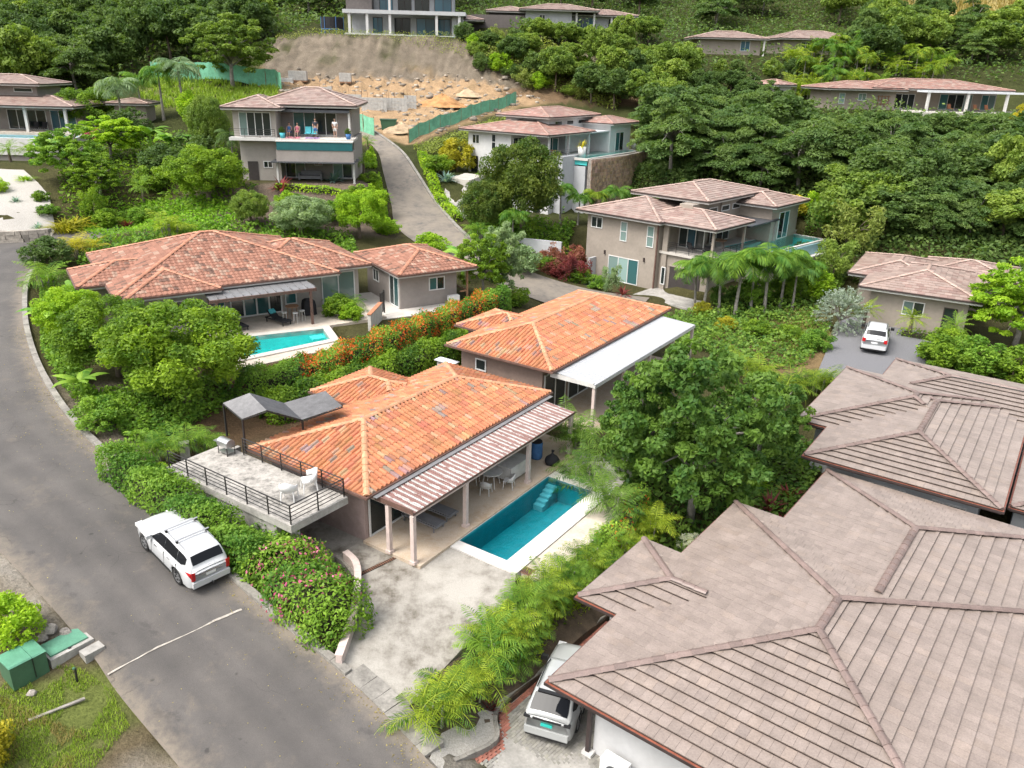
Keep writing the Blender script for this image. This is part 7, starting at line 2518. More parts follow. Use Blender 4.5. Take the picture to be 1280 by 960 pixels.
    for s in (-1, 1):
        if kind == 'tall':
            tl = MB()
            tl.add([(-h - .005, s * W / 2 * .72, 1.13), (-h - .005, s * W / 2 * .9, 1.14), (-h - .012, s * W / 2 * .82, .72), (-h - .012, s * W / 2 * .74, .72), (-h + .34, s * W / 2 * .985, 1.08), (-h + .10, s * W / 2 * .965, .98)],
                   [(0, 1, 2, 3), (1, 4, 5, 2)] if s > 0 else [(3, 2, 1, 0), (2, 5, 4, 1)])
            tl.bx(-h - .02, -h + .04, min(s * W / 2 * .72, s * W / 2 * .88), max(s * W / 2 * .72, s * W / 2 * .88), .74, 1.1)
            tl.build('tail_lamp', 'lamp_red', root)
        else:
            part(root, 'tail_lamp', 'lamp_red' if not boxy else 'car_dark', (-h - .015, -h + .12, min(s * W / 2 * .66, s * W / 2 * .91), max(s * W / 2 * .66, s * W / 2 * .91), .86 if not boxy else .98, 1.1 if not boxy else 1.06))
        part(root, 'headlamp', 'lamp_clear', (h - .42, h - .12, min(s * W / 2 * .60, s * W / 2 * .92), max(s * W / 2 * .60, s * W / 2 * .92), .74, .88))
        m = MB()
        m.bx(h * .27, h * .33, min(s * (W / 2 - .04), s * (W / 2 + .20)), max(s * (W / 2 - .04), s * (W / 2 + .20)), 1.08, 1.26)
        m.build('mirror', paint if kind == 'tall' else 'car_dark', root)
        b, r_, wb, wt = sect(-.3)
        MB().tube([(-h + .75, s * wt * .9, H + .02), (-.3, s * wt * .92, H + .05), (h * .02, s * wt * .88, H + .0)], .022, 6).build('roof_rail', 'chrome' if kind == 'tall' else 'car_dark', root)
        for xd in (-.05, .95) if kind == 'tall' else (0.0,):
            part(root, 'door_handle', 'chrome', (xd - h * .32, xd - h * .32 + .2, min(s * W / 2 * .985, s * W / 2 * 1.012), max(s * W / 2 * .985, s * W / 2 * 1.012), .90, .935))
    for s in (-1, 1):
        for xd in (-h + 1.06, -h + 2.0, h * .30):
            w_ = W / 2 * lerp(xd, wid)
            part(root, 'door_seam', 'car_dark', (xd - .006, xd + .006, min(s * w_ * .97, s * w_ * 1.004), max(s * w_ * .97, s * w_ * 1.004), .42, 1.0))
        part(root, 'sill_trim', 'car_dark', (xr + .5, xa - .5, min(s * W / 2 * .95, s * W / 2 * 1.008), max(s * W / 2 * .95, s * W / 2 * 1.008), .28, .36))
    if kind == 'tall':
        for x in (-.95, -.1):
            b, r_, wb, wt = sect(x)
            bar = part(root, 'roof_bar', 'silver_metal', (x - .035, x + .035, -wt - .04, wt + .04, H + .085, H + .115))
            for s in (-1, 1):
                part(bar, 'bar_foot', 'car_dark', (x - .05, x + .05, s * wt * .92 - .04, s * wt * .92 + .04, H - .02, H + .084))
        MB().tube([(-h - .22, 0, .42), (-h - .02, 0, .40)], .035, 7).build('tow_hitch', 'car_dark', root)
    part(root, 'tailgate_strip', 'chrome' if not boxy else 'car_dark', (-h - .02, -h + .03, -.5, .5, .925 if not boxy else .99, .955 if not boxy else 1.05))
    if boxy:
        part(root, 'spoiler', 'car_dark', (x0 + .56, x0 + .70, -W / 2 * .6, W / 2 * .6, H - .06, H - .02))
    return root


def roadz(x, y):
    rv = np.concatenate([ROADS[0][0] * (1 - k / 12) + ROADS[0][1] * (k / 12) + np.array([0, 0, .05 * (1 - (2 * k / 12 - 1) ** 2)]) for k in range(13)])
    d = 1 / (np.hypot(rv[:, 0] - x, rv[:, 1] - y) ** 2 + .004) ** 2
    return float((d * rv[:, 2]).sum() / d.sum())


wf, wrr = P(177, 690, 1.0), P(220, 733, .72)
dd_ = (wf - wrr)[:2]
yaw = math.atan2(dd_[1], dd_[0])
dn = dd_ / np.hypot(*dd_)
rt_ = np.array([dn[1], -dn[0]])
cl_ = (wf + wrr)[:2] / 2 + rt_ * .86 - dn * .08
zf = roadz(*(cl_ + dn * 1.35))
zr_ = roadz(*(cl_ - dn * 1.35))
suv('white sport utility car with roof bars parked by the hedge on the road', (cl_[0], cl_[1], (zf + zr_) / 2 + .01), yaw, math.atan2(zf - zr_, 2.7), 4.6, 1.80, 1.72, 'paint_white', 'tall', .89)
rb, ff = P(681, 926, -1.75)[:2], P(722, 822, -1.55)[:2]
fwd = (ff - rb) / np.hypot(*(ff - rb))
cB = rb + fwd * 2.15
zB = [tri_z(*(cB + fwd * k), _tri, PAVE) or -2.05 for k in (-1.2, 1.2)]
suv('silver car with teal number plate under the eave of the brown roof', (cB[0], cB[1], sum(zB) / 2 + .005), math.atan2(fwd[1], fwd[0]), math.atan2(zB[1] - zB[0], 2.4), 4.4, 1.78, 1.66, 'paint_silver', 'boxy', .94)
bl, br = P(1076, 436, .25), P(1106, 441, .25)
mid = (bl + br)[:2] / 2
ay = math.radians(64)
fwd = np.array([math.cos(ay), math.sin(ay)])
cC = mid + fwd * 2.2
suv('white car parked alone on the dark gravel court', (cC[0], cC[1], .0), ay, 0, 4.5, 1.76, 1.72, 'paint_white', 'plain')

# ------------------------------------------------------------------ roadside service boxes
tb = hit(75, 845)
tz = Z(tb[0], tb[1])
q0, q1 = P(38, 858, -.1), P(62, 838, -.1)
ang = math.atan2(*(P(102, 822, -.05) - P(38, 856, -.05))[[1, 0]])
bc = P(38, 845, 0.0)
bx_ = thing('transformer_box', 'dark green steel utility cabinet on the verge at the left', 'utility box', (bc[0], bc[1], Z(bc[0], bc[1])), ang)
mb = MB()
mb.prism([(-.62, -.42), (.42, -.42), (.42, .42), (-.62, .42)], -.1, .72)
mb.build('cabinet', 'box_green', bx_)
mb = MB()
mb.add([(-.64, -.44, .722), (.02, -.44, .722), (.02, .44, .722), (-.64, .44, .722), (-.62, -.40, .76), (.02, -.40, .76), (.02, .42, .76), (-.62, .42, .76)], [(4, 5, 6, 7), (0, 1, 5, 4), (1, 2, 6, 5), (2, 3, 7, 6), (3, 0, 4, 7)])
mb.add([(.03, -.44, .722), (.44, -.44, .722), (.44, .44, .722), (.03, .44, .722), (.03, -.40, .76), (.36, -.40, .73), (.36, .42, .73), (.03, .42, .76)], [(4, 5, 6, 7), (0, 1, 5, 4), (1, 2, 6, 5), (2, 3, 7, 6), (3, 0, 4, 7)])
mb.build('lid', 'lid_green', bx_)
part(bx_, 'door_seam', 'car_dark', (.015, .035, -.45, -.42, 0, .72))
lc = P(83, 822, -.1)
lz = Z(lc[0], lc[1])
pad = thing('concrete_pad', 'low concrete plinth carrying a green hatch beside the road', 'plinth', (lc[0], lc[1], lz), ang)
part(pad, 'slab', 'concrete', (-.62, .72, -.52, .46, -.25, .16))
part(pad, 'side_slab', 'concrete', (.18, .82, -1.0, -.6, -.25, .06))
hatch = thing('utility_hatch', 'flat green metal hatch on the concrete plinth', 'hatch', (lc[0], lc[1], lz + .161), ang)
part(hatch, 'plate', 'lid_green', (-.55, .62, -.36, .40, 0, .05))
part(hatch, 'lock', 'car_dark', (-.02, .06, -.42, -.36, .0, .045), (.0, .08, .40, .45, 0, .045))
pc = P(95, 848, .05)
pp = thing('marker_post', 'short dark marker post in the grass beside the plinth', 'post', (pc[0], pc[1], Z(pc[0], pc[1])), 0)
MB().tube([(0, 0, -.2), (.03, .02, .5)], .04, 6).build('shaft', 'black_metal', pp)
MB().lathe([(.05, .49), (.045, .54), (0, .55)], 8).build('cap', 'box_green', pp)
pk = thing('timber_plank', 'grey weathered plank lying in the verge grass', 'plank', hit(72, 888), math.radians(38))
part(pk, 'board', 'bark_grey', (-.75, .75, -.05, .05, .02, .07))
for i, (u, v, s) in enumerate(((82, 793, .22), (62, 790, .3), (52, 800, .2), (40, 868, .16))):
    c = hit(u, v)
    r_ = np.random.default_rng(i)
    mb = MB()
    prof = []
    vs = []
    for a in range(5):
        th = a / 4 * math.pi
        for b in range(8):
            k = 1 + r_.uniform(-.18, .18)
            vs.append((math.sin(th) * math.cos(b * math.pi / 4) * s * k, math.sin(th) * math.sin(b * math.pi / 4) * s * .8 * k, -math.cos(th) * s * .6 * k + s * .3))
    fs = [(a * 8 + b, a * 8 + (b + 1) % 8, (a + 1) * 8 + (b + 1) % 8, (a + 1) * 8 + b) for a in range(4) for b in range(8)]
    mb.add(vs, fs)
    o = mb.build('boulder', 'stone', None, False)
    o.location = c
    tag(o, ('pale round stone at the road edge above the green hatch', 'grey flat stone behind the green hatch', 'small grey stone beside the lime bush', 'small stone at the foot of the green cabinet')[i], 'stone')

# ------------------------------------------------------------------ terrace and patio furniture
def chair(label, pos, rz, matn='white_plastic', s=1.0, group=None):
    c = thing('armchair', label, 'chair', pos, rz, group, s)
    mb = MB()
    vs, fs = [], []
    for i in range(7):                   # curved shell back
        a = R(-100 + 200 * i / 6)
        x, y = -.02 - .24 * math.cos(a), .27 * math.sin(a)
        hgt = .80 - .20 * abs(math.sin(a)) ** 2
        vs += [(x, y, .40), (x * 1.12, y * 1.05, hgt)]
    for i in range(6):
        fs.append((2 * i, 2 * i + 2, 2 * i + 3, 2 * i + 1))
        fs.append((2 * i + 1, 2 * i + 3, 2 * i + 2, 2 * i))
    mb.add(vs, fs[::2])
    b = mb.build('backrest', matn, c, True)
    sol = b.modifiers.new('thick', 'SOLIDIFY')
    sol.thickness = .025
    MB().prism([(-.24, -.2), (.22, -.24), (.24, .24), (-.24, .2)], .385, .42).build('seat', matn, c)
    for x, y in ((-.2, -.2), (-.2, .2), (.2, -.22), (.2, .22)):
        MB().tube([(x * 1.2, y * 1.1, 0), (x, y, .39)], [.018, .026], 6).build('leg', matn, c)
    return c


def lounger(label, pos, rz, matn, frame, back=.35, cushion=None):
    c = thing('sun_lounger', label, 'lounger', pos, rz)
    part(c, 'frame', frame, (-.95, .95, -.33, -.28, .24, .30), (-.95, .95, .28, .33, .24, .30), (.90, .95, -.28, .28, .24, .30), (-.95, -.9, -.28, .28, .24, .30))
    part(c, 'bed', matn, (-.28, .93, -.27, .27, .30, .345))
    T = Matrix.Translation((-.3, 0, .30)) @ Matrix.Rotation(R(180) + back, 4, 'Y') @ Matrix.Rotation(math.pi, 4, 'X')
    MB().bx(0, .68, -.27, .27, 0, .045, T=T).build('backrest', matn, c)
    for x in (-.8, .8):
        for y in (-.3, .3):
            part(c, 'leg', frame, (x - .025, x + .025, y - .025, y + .025, 0, .24))
    if cushion:
        T2 = T @ Matrix.Translation((.3, 0, .05))
        MB().bx(0, .32, -.2, .2, 0, .1, T=T2).build('towel', cushion, c)
    return c


def rtable(label, pos, r, h, matn, cat='table'):
    t = thing('round_table', label, cat, pos)
    MB().lathe([(0, h), (r, h), (r, h - .035), (0, h - .035)], 22).build('table_top', matn, t)
    for k in range(4):
        a = k * math.pi / 2 + .4
        MB().tube([(r * .85 * math.cos(a), r * .85 * math.sin(a), 0), (r * .6 * math.cos(a), r * .6 * math.sin(a), h - .03)], .022, 6).build('leg', matn, t)
    return t


for u, v, rz, lb in ((387, 612, 2.6, 'white plastic chair by the inner railing of the terrace'), (362, 625, .6, 'white plastic chair by the outer railing corner of the terrace')):
    x, y = FM.loc(u, v, 2.37)
    chair(lb, FM.w(x, y, 2.363), FM.az + rz, 'white_plastic', 1.15)
x, y = FM.loc(318, 560, 2.37)
g = thing('barbecue_grill', 'steel barbecue standing under the zigzag canopy', 'barbecue', FM.w(-.62, 7.55, 2.363), FM.az, None, .72)
part(g, 'body', 'silver_metal', (-.3, .3, -.45, .45, .55, .75))
T = Matrix.Translation((0, 0, .75)) @ Matrix.Rotation(R(90), 4, 'X')
mb = MB()
vs, fs = [], []
for i in range(9):
    a = math.pi * i / 8
    for yy in (-.45, .45):
        vs.append((.3 * math.cos(a), yy, .755 + .24 * math.sin(a)))
mb.add(vs, [(2 * i, 2 * i + 2, 2 * i + 3, 2 * i + 1) for i in range(8)] + [tuple(range(0, 18, 2))[::-1], tuple(range(1, 18, 2))])
mb.build('lid', 'silver_metal', g, False)
for sx in (-.26, .26):
    for sy in (-.4, .4):
        part(g, 'leg', 'black_metal', (sx - .02, sx + .02, sy - .02, sy + .02, 0, .55))
part(g, 'shelf', 'silver_metal', (-.28, .28, -.42, .42, .18, .2), (-.25, .25, .46, .85, .7, .73))
for u, v, lb in ((540, 650, 'left grey sun lounger under the patio roof'), (556, 637, 'right grey sun lounger under the patio roof')):
    x, y = FM.loc(u, v, .4)
    lounger(lb, FM.w(x - .05, y + .42, .1), FM.az - math.pi / 2, 'grey_fabric', 'grey_fabric', .05)
x, y = FM.loc(614, 588, .85)
rtable('round pale patio table with chairs near the pool', FM.w(x, y, .1), .52, .72, 'pale_cloth')
for k, (a, lb) in enumerate(((200, 'pale patio chair left of the round table'), (290, 'pale patio chair on the pool side of the round table'), (20, 'pale patio chair right of the round table'), (110, 'pale patio chair behind the round table'))):
    chair(lb, FM.w(x + .85 * math.cos(R(a)), y + .85 * math.sin(R(a)), .1), FM.az + R(a) + math.pi, 'pale_cloth', .95)
x, y = FM.loc(643, 577, .8)
ct = thing('covered_table', 'long patio table draped with a pale cover', 'table', FM.w(x, y + .1, .1), FM.az)
mb = MB()
for (x0, x1, y0, y1, z0, z1) in ((-.8, .8, -.45, .45, .70, .75),):
    mb.bx(x0, x1, y0, y1, z0, z1)
N = 40
vs, fs = [], []
for k in range(N):
    a = 2 * math.pi * k / N
    cxx = max(-.8, min(.8, 1.3 * math.cos(a)))
    cyy = max(-.45, min(.45, .8 * math.sin(a)))
    f = .04 * math.sin(k * 2.6)
    vs += [(cxx * 1.005, cyy * 1.005, .749), (cxx * (1.06 + f), cyy * (1.12 + f), .12)]
fs = [(2 * k, 2 * k + 1, (2 * k + 3) % (2 * N), (2 * k + 2) % (2 * N)) for k in range(N)]
mb.build('board', 'pale_cloth', ct)
MB().add(vs, fs).build('cover', 'pale_cloth', ct, True)
for sx in (-.7, .7):
    for sy in (-.36, .36):
        part(ct, 'leg', 'grey_metal', (sx - .025, sx + .025, sy - .025, sy + .025, 0, .7))
x, y = FM.loc(671, 556, .8)
bl_ = thing('water_barrel', 'blue plastic barrel in the shade of the patio', 'barrel', FM.w(x, y, .1))
MB().lathe([(0, 0), (.27, 0), (.30, .1), (.29, .3), (.305, .45), (.29, .6), (.30, .8), (.26, .88), (0, .88)], 18).build('drum', 'blue_fabric', bl_, True)
MB().lathe([(.27, .86), (.28, .9), (.26, .93), (0, .93)], 18).build('lid', 'black_fabric', bl_)
x, y = FM.loc(690, 575, .3)
dg = thing('garden_bin', 'black bin bag slumped at the far end of the patio', 'bag', FM.w(x, y, .1))
r_ = np.random.default_rng(4)
vs = []
for a in range(6):
    th = a / 5
    rad = .34 * math.sin(min(1, .25 + th * .9) * math.pi) ** .6 + .02
    for b in range(10):
        k = 1 + r_.uniform(-.12, .12)
        vs.append((rad * k * math.cos(b * .628), rad * k * math.sin(b * .628), th * .62))
MB().add(vs, [(a * 10 + b, a * 10 + (b + 1) % 10, (a + 1) * 10 + (b + 1) % 10, (a + 1) * 10 + b) for a in range(5) for b in range(10)] + [tuple(range(9, -1, -1)), tuple(range(50, 60))]).build('bag', 'black_fabric', dg, True)
MB().tube([(0, 0, .6), (.03, .02, .72)], [.05, .09], 7).build('knot', 'black_fabric', dg)
# concrete stump by the palms, planter wall by the drive, drain cover
st_ = hit(233, 578)
o = thing('concrete_stump', 'weathered white concrete stump among the palms by the terrace', 'pillar', st_, .4)
part(o, 'shaft', 'concrete', (-.2, .2, -.18, .18, -.3, .95))
part(o, 'cap', 'kerb', (-.22, .22, -.2, .2, .952, 1.0))
pw = thing('planter_wall', 'low curved pinkish wall between bougainvillea and driveway', 'wall', (0, 0, 0))
pts = resample([pz(u, v, z) for u, v, z in ((432, 700, -.1), (446, 715, -.1), (447, 745, -.12), (440, 785, -.16), (424, 832, -.25))], 15)
mb, mc = MB(), MB()
for i in range(14):
    a, b = pts[i], pts[i + 1]
    d = (b - a)[:2] / np.hypot(*(b - a)[:2])
    nn = np.array([-d[1], d[0]]) * .1
    poly = [(a[0] - nn[0], a[1] - nn[1]), (b[0] - nn[0], b[1] - nn[1]), (b[0] + nn[0], b[1] + nn[1]), (a[0] + nn[0], a[1] + nn[1])]
    mb.prism(poly, min(a[2], b[2]) - .4, min(a[2], b[2]) + .38)
    k = 1.3
    poly = [(a[0] - nn[0] * k, a[1] - nn[1] * k), (b[0] - nn[0] * k, b[1] - nn[1] * k), (b[0] + nn[0] * k, b[1] + nn[1] * k), (a[0] + nn[0] * k, a[1] + nn[1] * k)]
    mc.prism(poly, min(a[2], b[2]) + .382, min(a[2], b[2]) + .43)
mb.build('wall', 'post_pink', pw)
mc.build('coping', 'post_pink', pw)
x, y = FM.loc(651, 712, 0)
dc = thing('drain_cover', 'square dark drain cover at the pool corner', 'drain', FM.w(x + .1, y - .25, -.028), FM.az)
part(dc, 'frame', 'rust_steel', (-.22, .22, -.22, .22, 0, .012))
part(dc, 'grate', 'car_dark', *[(-.19, .19, -.18 + k * .06, -.155 + k * .06, .013, .02) for k in range(7)])
rk = hit(647, 742)
# --- bed of pale gravel at the foot of the areca row
sheet('gravel_bed', [pz(*q) for q in ((537, 949, -1.06), (552, 966, -1.27), (573, 958, -1.46), (619, 930, -1.82), (622, 893, -1.88), (604, 888, -1.62), (552, 918, -1.14))], 'white_gravel', .6, .05)
# --- aqua pool patio
for u, v, rz, cu, lb in ((296, 404, -1.35, 'pale_cloth', 'black lounger left of the glazed doors at the aqua pool'), (348, 398, -1.2, 'teal_fabric', 'black lounger with blue towel right of the glazed doors')):
    x, y = FL.loc(u, v, .3)
    lounger(lb, FL.w(x, y, 0), FL.az + rz, 'black_fabric', 'black_fabric', .7, cu)
x, y = FL.loc(365, 384, .9)
bt = rtable('tall round wicker bar table on the aqua pool patio', FL.w(x, y, 0), .42, 1.0, 'wood')
for k, a in enumerate((200, 270, 330)):
    q = thing('bar_stool', ('grey bar stool left of the tall table', 'grey bar stool in front of the tall table', 'grey bar stool right of the tall table')[k], 'stool', FL.w(x + .62 * math.cos(R(a)), y + .62 * math.sin(R(a)), 0), R(a))
    MB().lathe([(0, .70), (.18, .70), (.18, .66), (0, .66)], 12).build('seat', 'pale_cloth', q)
    for j in range(4):
        b = j * math.pi / 2 + .78
        MB().tube([(.2 * math.cos(b), .2 * math.sin(b), 0), (.13 * math.cos(b), .13 * math.sin(b), .66)], .016, 5).build('leg', 'pale_cloth', q)
x, y = FL.loc(386, 384, .6)
bq = thing('covered_barbecue', 'barbecue under a black cover beside the patio post', 'barbecue', FL.w(x + .1, y + .3, 0), FL.az)
mb = MB()
vs = []
for zz_, sx, sy in ((.05, .42, .34), (.7, .40, .32), (1.0, .34, .28), (1.12, .2, .14)):
    vs += [(-sx, -sy, zz_), (sx, -sy, zz_), (sx, sy, zz_), (-sx, sy, zz_)]
mb.add(vs, [(4 * a + b, 4 * a + (b + 1) % 4, 4 * a + 4 + (b + 1) % 4, 4 * a + 4 + b) for a in range(3) for b in range(4)] + [(12, 13, 14, 15)])
mb.build('cover', 'black_fabric', bq)
part(bq, 'wheel', 'rubber', (-.36, -.3, -.2, .2, 0, .1))
x, y = FL.loc(281, 396, .5)
ac_ = chair('dark patio armchair with blue cushion at the left end of the patio', FL.w(x, y, 0), FL.az - 1.2, 'black_fabric')
part(ac_, 'cushion', 'teal_fabric', (-.18, .2, -.18, .18, .42, .52))
gt = thing('garden_gate_wall', 'low wall with rusty gate between pool terrace and casita', 'wall', FL.w(*FL.loc(470, 395, .4), 0), FL.az + .9)
part(gt, 'wall', 'stucco_shed', (-1.6, 1.2, -.1, .1, -.4, .95))
part(gt, 'coping', 'terracotta', (-1.65, 1.25, -.14, .14, .952, 1.0))
part(gt, 'gate', 'black_metal', (1.22, 1.25, -.05, .05, 0, 1.6), (2.1, 2.14, -.05, .05, 0, 1.6), (1.25, 2.1, -.02, .02, .2, .24), (1.25, 2.1, -.02, .02, 1.5, 1.54), *[(1.32 + .1 * k, 1.335 + .1 * k, -.01, .01, .24, 1.5) for k in range(8)])


# ------------------------------------------------------------------ people on the balcony of the hillside house
def skinfig(root, joints, edges, matn, name='body', sub=1):
    me = bpy.data.meshes.new(name)
    me.from_pydata([j[:3] for j in joints], edges, [])
    me.materials.append(MATS[matn])
    o = obj(name, me, root)
    sk = o.modifiers.new('skin', 'SKIN')
    sk.use_smooth_shade = True
    for v, j in zip(me.skin_vertices[0].data, joints):
        v.radius = (j[3], j[4] if len(j) > 4 else j[3])
    me.skin_vertices[0].data[0].use_root = True
    ss = o.modifiers.new('sub', 'SUBSURF')
    ss.levels = sub
    ss.render_levels = sub
    return o


def head(root, c, face, hairlen=0.0):
    """face, nose, ears, eyes and hair on an egg-shaped head; face: unit direction"""
    f = Vector(face).normalized()
    up = Vector((0, 0, 1))
    s = f.cross(up).normalized()
    T = Matrix(((f.x, s.x, 0, c[0]), (f.y, s.y, 0, c[1]), (f.z, s.z, 1, c[2]), (0, 0, 0, 1)))
    mb = MB()
    mb.lathe([(.0, -.12), (.05, -.115), (.072, -.07), (.082, 0), (.08, .06), (.055, .105), (0, .12)], 12, T)
    mb.add([T @ Vector(q) for q in ((.08, 0, .03), (.105, -.014, -.025), (.105, .014, -.025), (.08, 0, -.035))], [(0, 1, 2), (1, 3, 2)])
    for sd in (-1, 1):
        mb.bx(-.015, .015, sd * .08 - .01, sd * .08 + .01, -.03, .03, T=T)
    h_ = mb.build('head', 'skin', root, True)
    e = MB()
    for sd in (-1, 1):
        e.bx(.068, .078, sd * .03 - .012, sd * .03 + .012, .008, .022, T=T)
    e.bx(.068, .079, -.022, .022, -.062, -.054, T=T)
    e.build('features', 'hair', h_)
    k = MB()
    k.lathe([(.088, .0), (.09, .05), (.064, .11), (0, .13)], 12, T @ Matrix.Translation((-.012, 0, .012)))
    if hairlen:
        k.bx(-.1, -.04, -.075, .075, -hairlen, .06, T=T)
    k.build('hair', 'hair', h_, True)
    return h_


def hand(root, w, d):
    """palm with five fingers at wrist w pointing along d"""
    w, d = Vector(w), Vector(d).normalized()
    s = d.orthogonal().normalized()
    n = d.cross(s)
    mb = MB()
    T = Matrix(((d.x, s.x, n.x, w.x), (d.y, s.y, n.y, w.y), (d.z, s.z, n.z, w.z), (0, 0, 0, 1)))
    mb.bx(0, .09, -.04, .04, -.014, .014, T=T)
    for i, L in enumerate((.065, .078, .072, .055)):
        y = -.032 + i * .0215
        p0 = T @ Vector((.085, y, 0))
        p1 = T @ Vector((.085 + L * .55, y, -.008))
        p2 = T @ Vector((.085 + L, y, -.03))
        mb.tube([p0, p1, p2], [.0095, .009, .007], 5)
    mb.tube([T @ Vector((.025, -.038, 0)), T @ Vector((.055, -.066, -.008)), T @ Vector((.085, -.07, -.02))], [.011, .010, .008], 5)
    return mb.build('hand', 'skin', root, True)


def standing(label, pos, rz, shirt, shorts, s=1.0, arm=0):
    p = thing('person', label, 'person', pos, rz, None, s)
    sh = [(0, 0, .95, .15, .11), (0, 0, 1.18, .14, .10), (0, 0, 1.38, .17, .10), (0, 0, 1.48, .07, .06), (0, 0, 1.56, .05, .05),
          (0, .18, 1.42, .065), (.02, .25, 1.15, .05), (.10, .22, .92, .038), (0, -.18, 1.42, .065), (.02, -.25, 1.15, .05), (.12, -.20, .95, .038),
          (0, .09, .88, .10), (.02, .10, .48, .065), (0, .10, .09, .042), (.10, .11, .035, .035), (0, -.09, .88, .10), (.0, -.11, .48, .065), (-.02, -.11, .09, .042), (.08, -.12, .035, .035)]
    ed = [(0, 1), (1, 2), (2, 3), (3, 4), (2, 5), (5, 6), (6, 7), (2, 8), (8, 9), (9, 10), (0, 11), (11, 12), (12, 13), (13, 14), (0, 15), (15, 16), (16, 17), (17, 18)]
    skinfig(p, sh, ed, 'skin')
    skinfig(p, [(0, 0, .98, .165, .125), (0, 0, .90, .165, .125), (0, .09, .84, .12), (.015, .10, .56, .105), (0, -.09, .84, .12), (.0, -.11, .56, .105)], [(0, 1), (1, 2), (2, 3), (1, 4), (4, 5)], shorts, 'shorts')
    if shirt:
        skinfig(p, [(0, 0, .98, .16, .12), (0, 0, 1.2, .155, .115), (0, 0, 1.39, .185, .115), (0, .19, 1.42, .08), (.01, .235, 1.24, .07), (0, -.19, 1.42, .08), (.01, -.235, 1.24, .07)], [(0, 1), (1, 2), (2, 3), (3, 4), (2, 5), (5, 6)], shirt, 'shirt')
    head(p, (0.01, 0, 1.68), (1, 0, 0))
    hand(p, (.11, .22, .90), (.35, -.05, -.9))
    hand(p, (.13, -.20, .93), (.35, .05, -.9))
    return p


def seated(label, pos, rz, top, bottom, hair=.0, recline=.25):
    """person sitting on a seat 0.40 high, legs forward, facing local +x"""
    p = thing('person', label, 'person', pos, rz)
    b = -recline
    sh = [(0, 0, .50, .15, .12), (b * .45, 0, .75, .13, .10), (b * .85, 0, .97, .165, .10), (b, 0, 1.06, .07), (b * 1.08, 0, 1.13, .05), (b * .85, .18, .98, .06), (b * .5 + .05, .24, .74, .048), (.18, .20, .62, .036), (b * .85, -.18, .98, .06), (b * .5 + .05, -.24, .74, .048), (.18, -.20, .62, .036),
          (.10, .09, .49, .10), (.45, .10, .47, .07), (.50, .10, .09, .042), (.60, .11, .04, .034), (.10, -.09, .49, .10), (.46, -.11, .46, .07), (.53, -.11, .09, .042), (.63, -.12, .04, .034)]
    ed = [(0, 1), (1, 2), (2, 3), (3, 4), (2, 5), (5, 6), (6, 7), (2, 8), (8, 9), (9, 10), (0, 11), (11, 12), (12, 13), (13, 14), (0, 15), (15, 16), (16, 17), (17, 18)]
    skinfig(p, sh, ed, 'skin')
    skinfig(p, [(-.02, 0, .52, .165, .13), (.10, .09, .50, .115), (.36, .10, .48, .09), (.10, -.09, .50, .115), (.36, -.11, .48, .09)], [(0, 1), (1, 2), (0, 3), (3, 4)], bottom, 'shorts')
    skinfig(p, [(-.02, 0, .55, .16, .13), (b * .45, 0, .76, .145, .115), (b * .85, 0, .97, .18, .115), (b * .85, .18, .98, .075), (b * .85, -.18, .98, .075)], [(0, 1), (1, 2), (2, 3), (2, 4)], top, 'top')
    head(p, (b * 1.1, 0, 1.25), (1, 0, .1), hair)
    hand(p, (.19, .20, .61), (.8, -.2, -.3))
    hand(p, (.19, -.20, .61), (.8, .2, -.3))
    return p


def bedchair(label, pos, rz, matn, seat=.40):
    c = thing('deck_chair', label, 'chair', pos, rz)
    part(c, 'seat', matn, (-.3, .3, -.28, .28, seat - .07, seat))
    T = Matrix.Translation((-.28, 0, seat)) @ Matrix.Rotation(R(-20), 4, 'Y')
    MB().bx(-.06, 0, -.28, .28, -.05, .6, T=T).build('backrest', matn, c)
    for x in (-.25, .25):
        for y in (-.24, .24):
            part(c, 'leg', 'grey_metal', (x - .02, x + .02, y - .02, y + .02, 0, seat - .07))
    return c


BY = FB.az - math.pi / 2
XS = .88
for k, (u, lb, tp, bt_, hr, mt) in enumerate(((352, 'sunbather in blue top on the left deck chair of the balcony', 'blue_fabric', 'blue_fabric', .0, 'grey_fabric'), (363, 'dark-haired sunbather in pink on the second deck chair of the balcony', 'pink_fabric', 'pink_fabric', .22, 'grey_fabric'))):
    x, y = FB.loc(u, 171, 4.3)
    pos = FB.w(x, .9, 4.0)
    bedchair(('grey deck chair under the left sunbather', 'grey deck chair under the second sunbather')[k], pos, BY, mt)
    seated(lb, (pos[0], pos[1], pos[2] - .02), BY, tp, bt_, hr)
for k, (u, mt) in enumerate(((377, 'teal_fabric'), (386, 'teal_fabric'))):
    x, y = FB.loc(u, 171, 4.3)
    bedchair(('teal deck chair left of the door on the balcony', 'teal deck chair nearest the standing man')[k], FB.w(x, 1.0, 4.0), BY, mt)
x, y = FB.loc(401, 166, 4.2)
standing('man in blue shorts and dark shirt standing on the balcony', FB.w(x, 1.0, 4.0), BY, 'dark_cloth' if 'dark_cloth' in MATS else 'blue_fabric', 'blue_fabric')
x, y = FB.loc(425, 166, 4.2)
standing('person in pale shirt standing at the right end of the balcony', FB.w(min(x, 10.4), 1.2, 4.0), BY, 'white_plastic', 'pale_cloth')
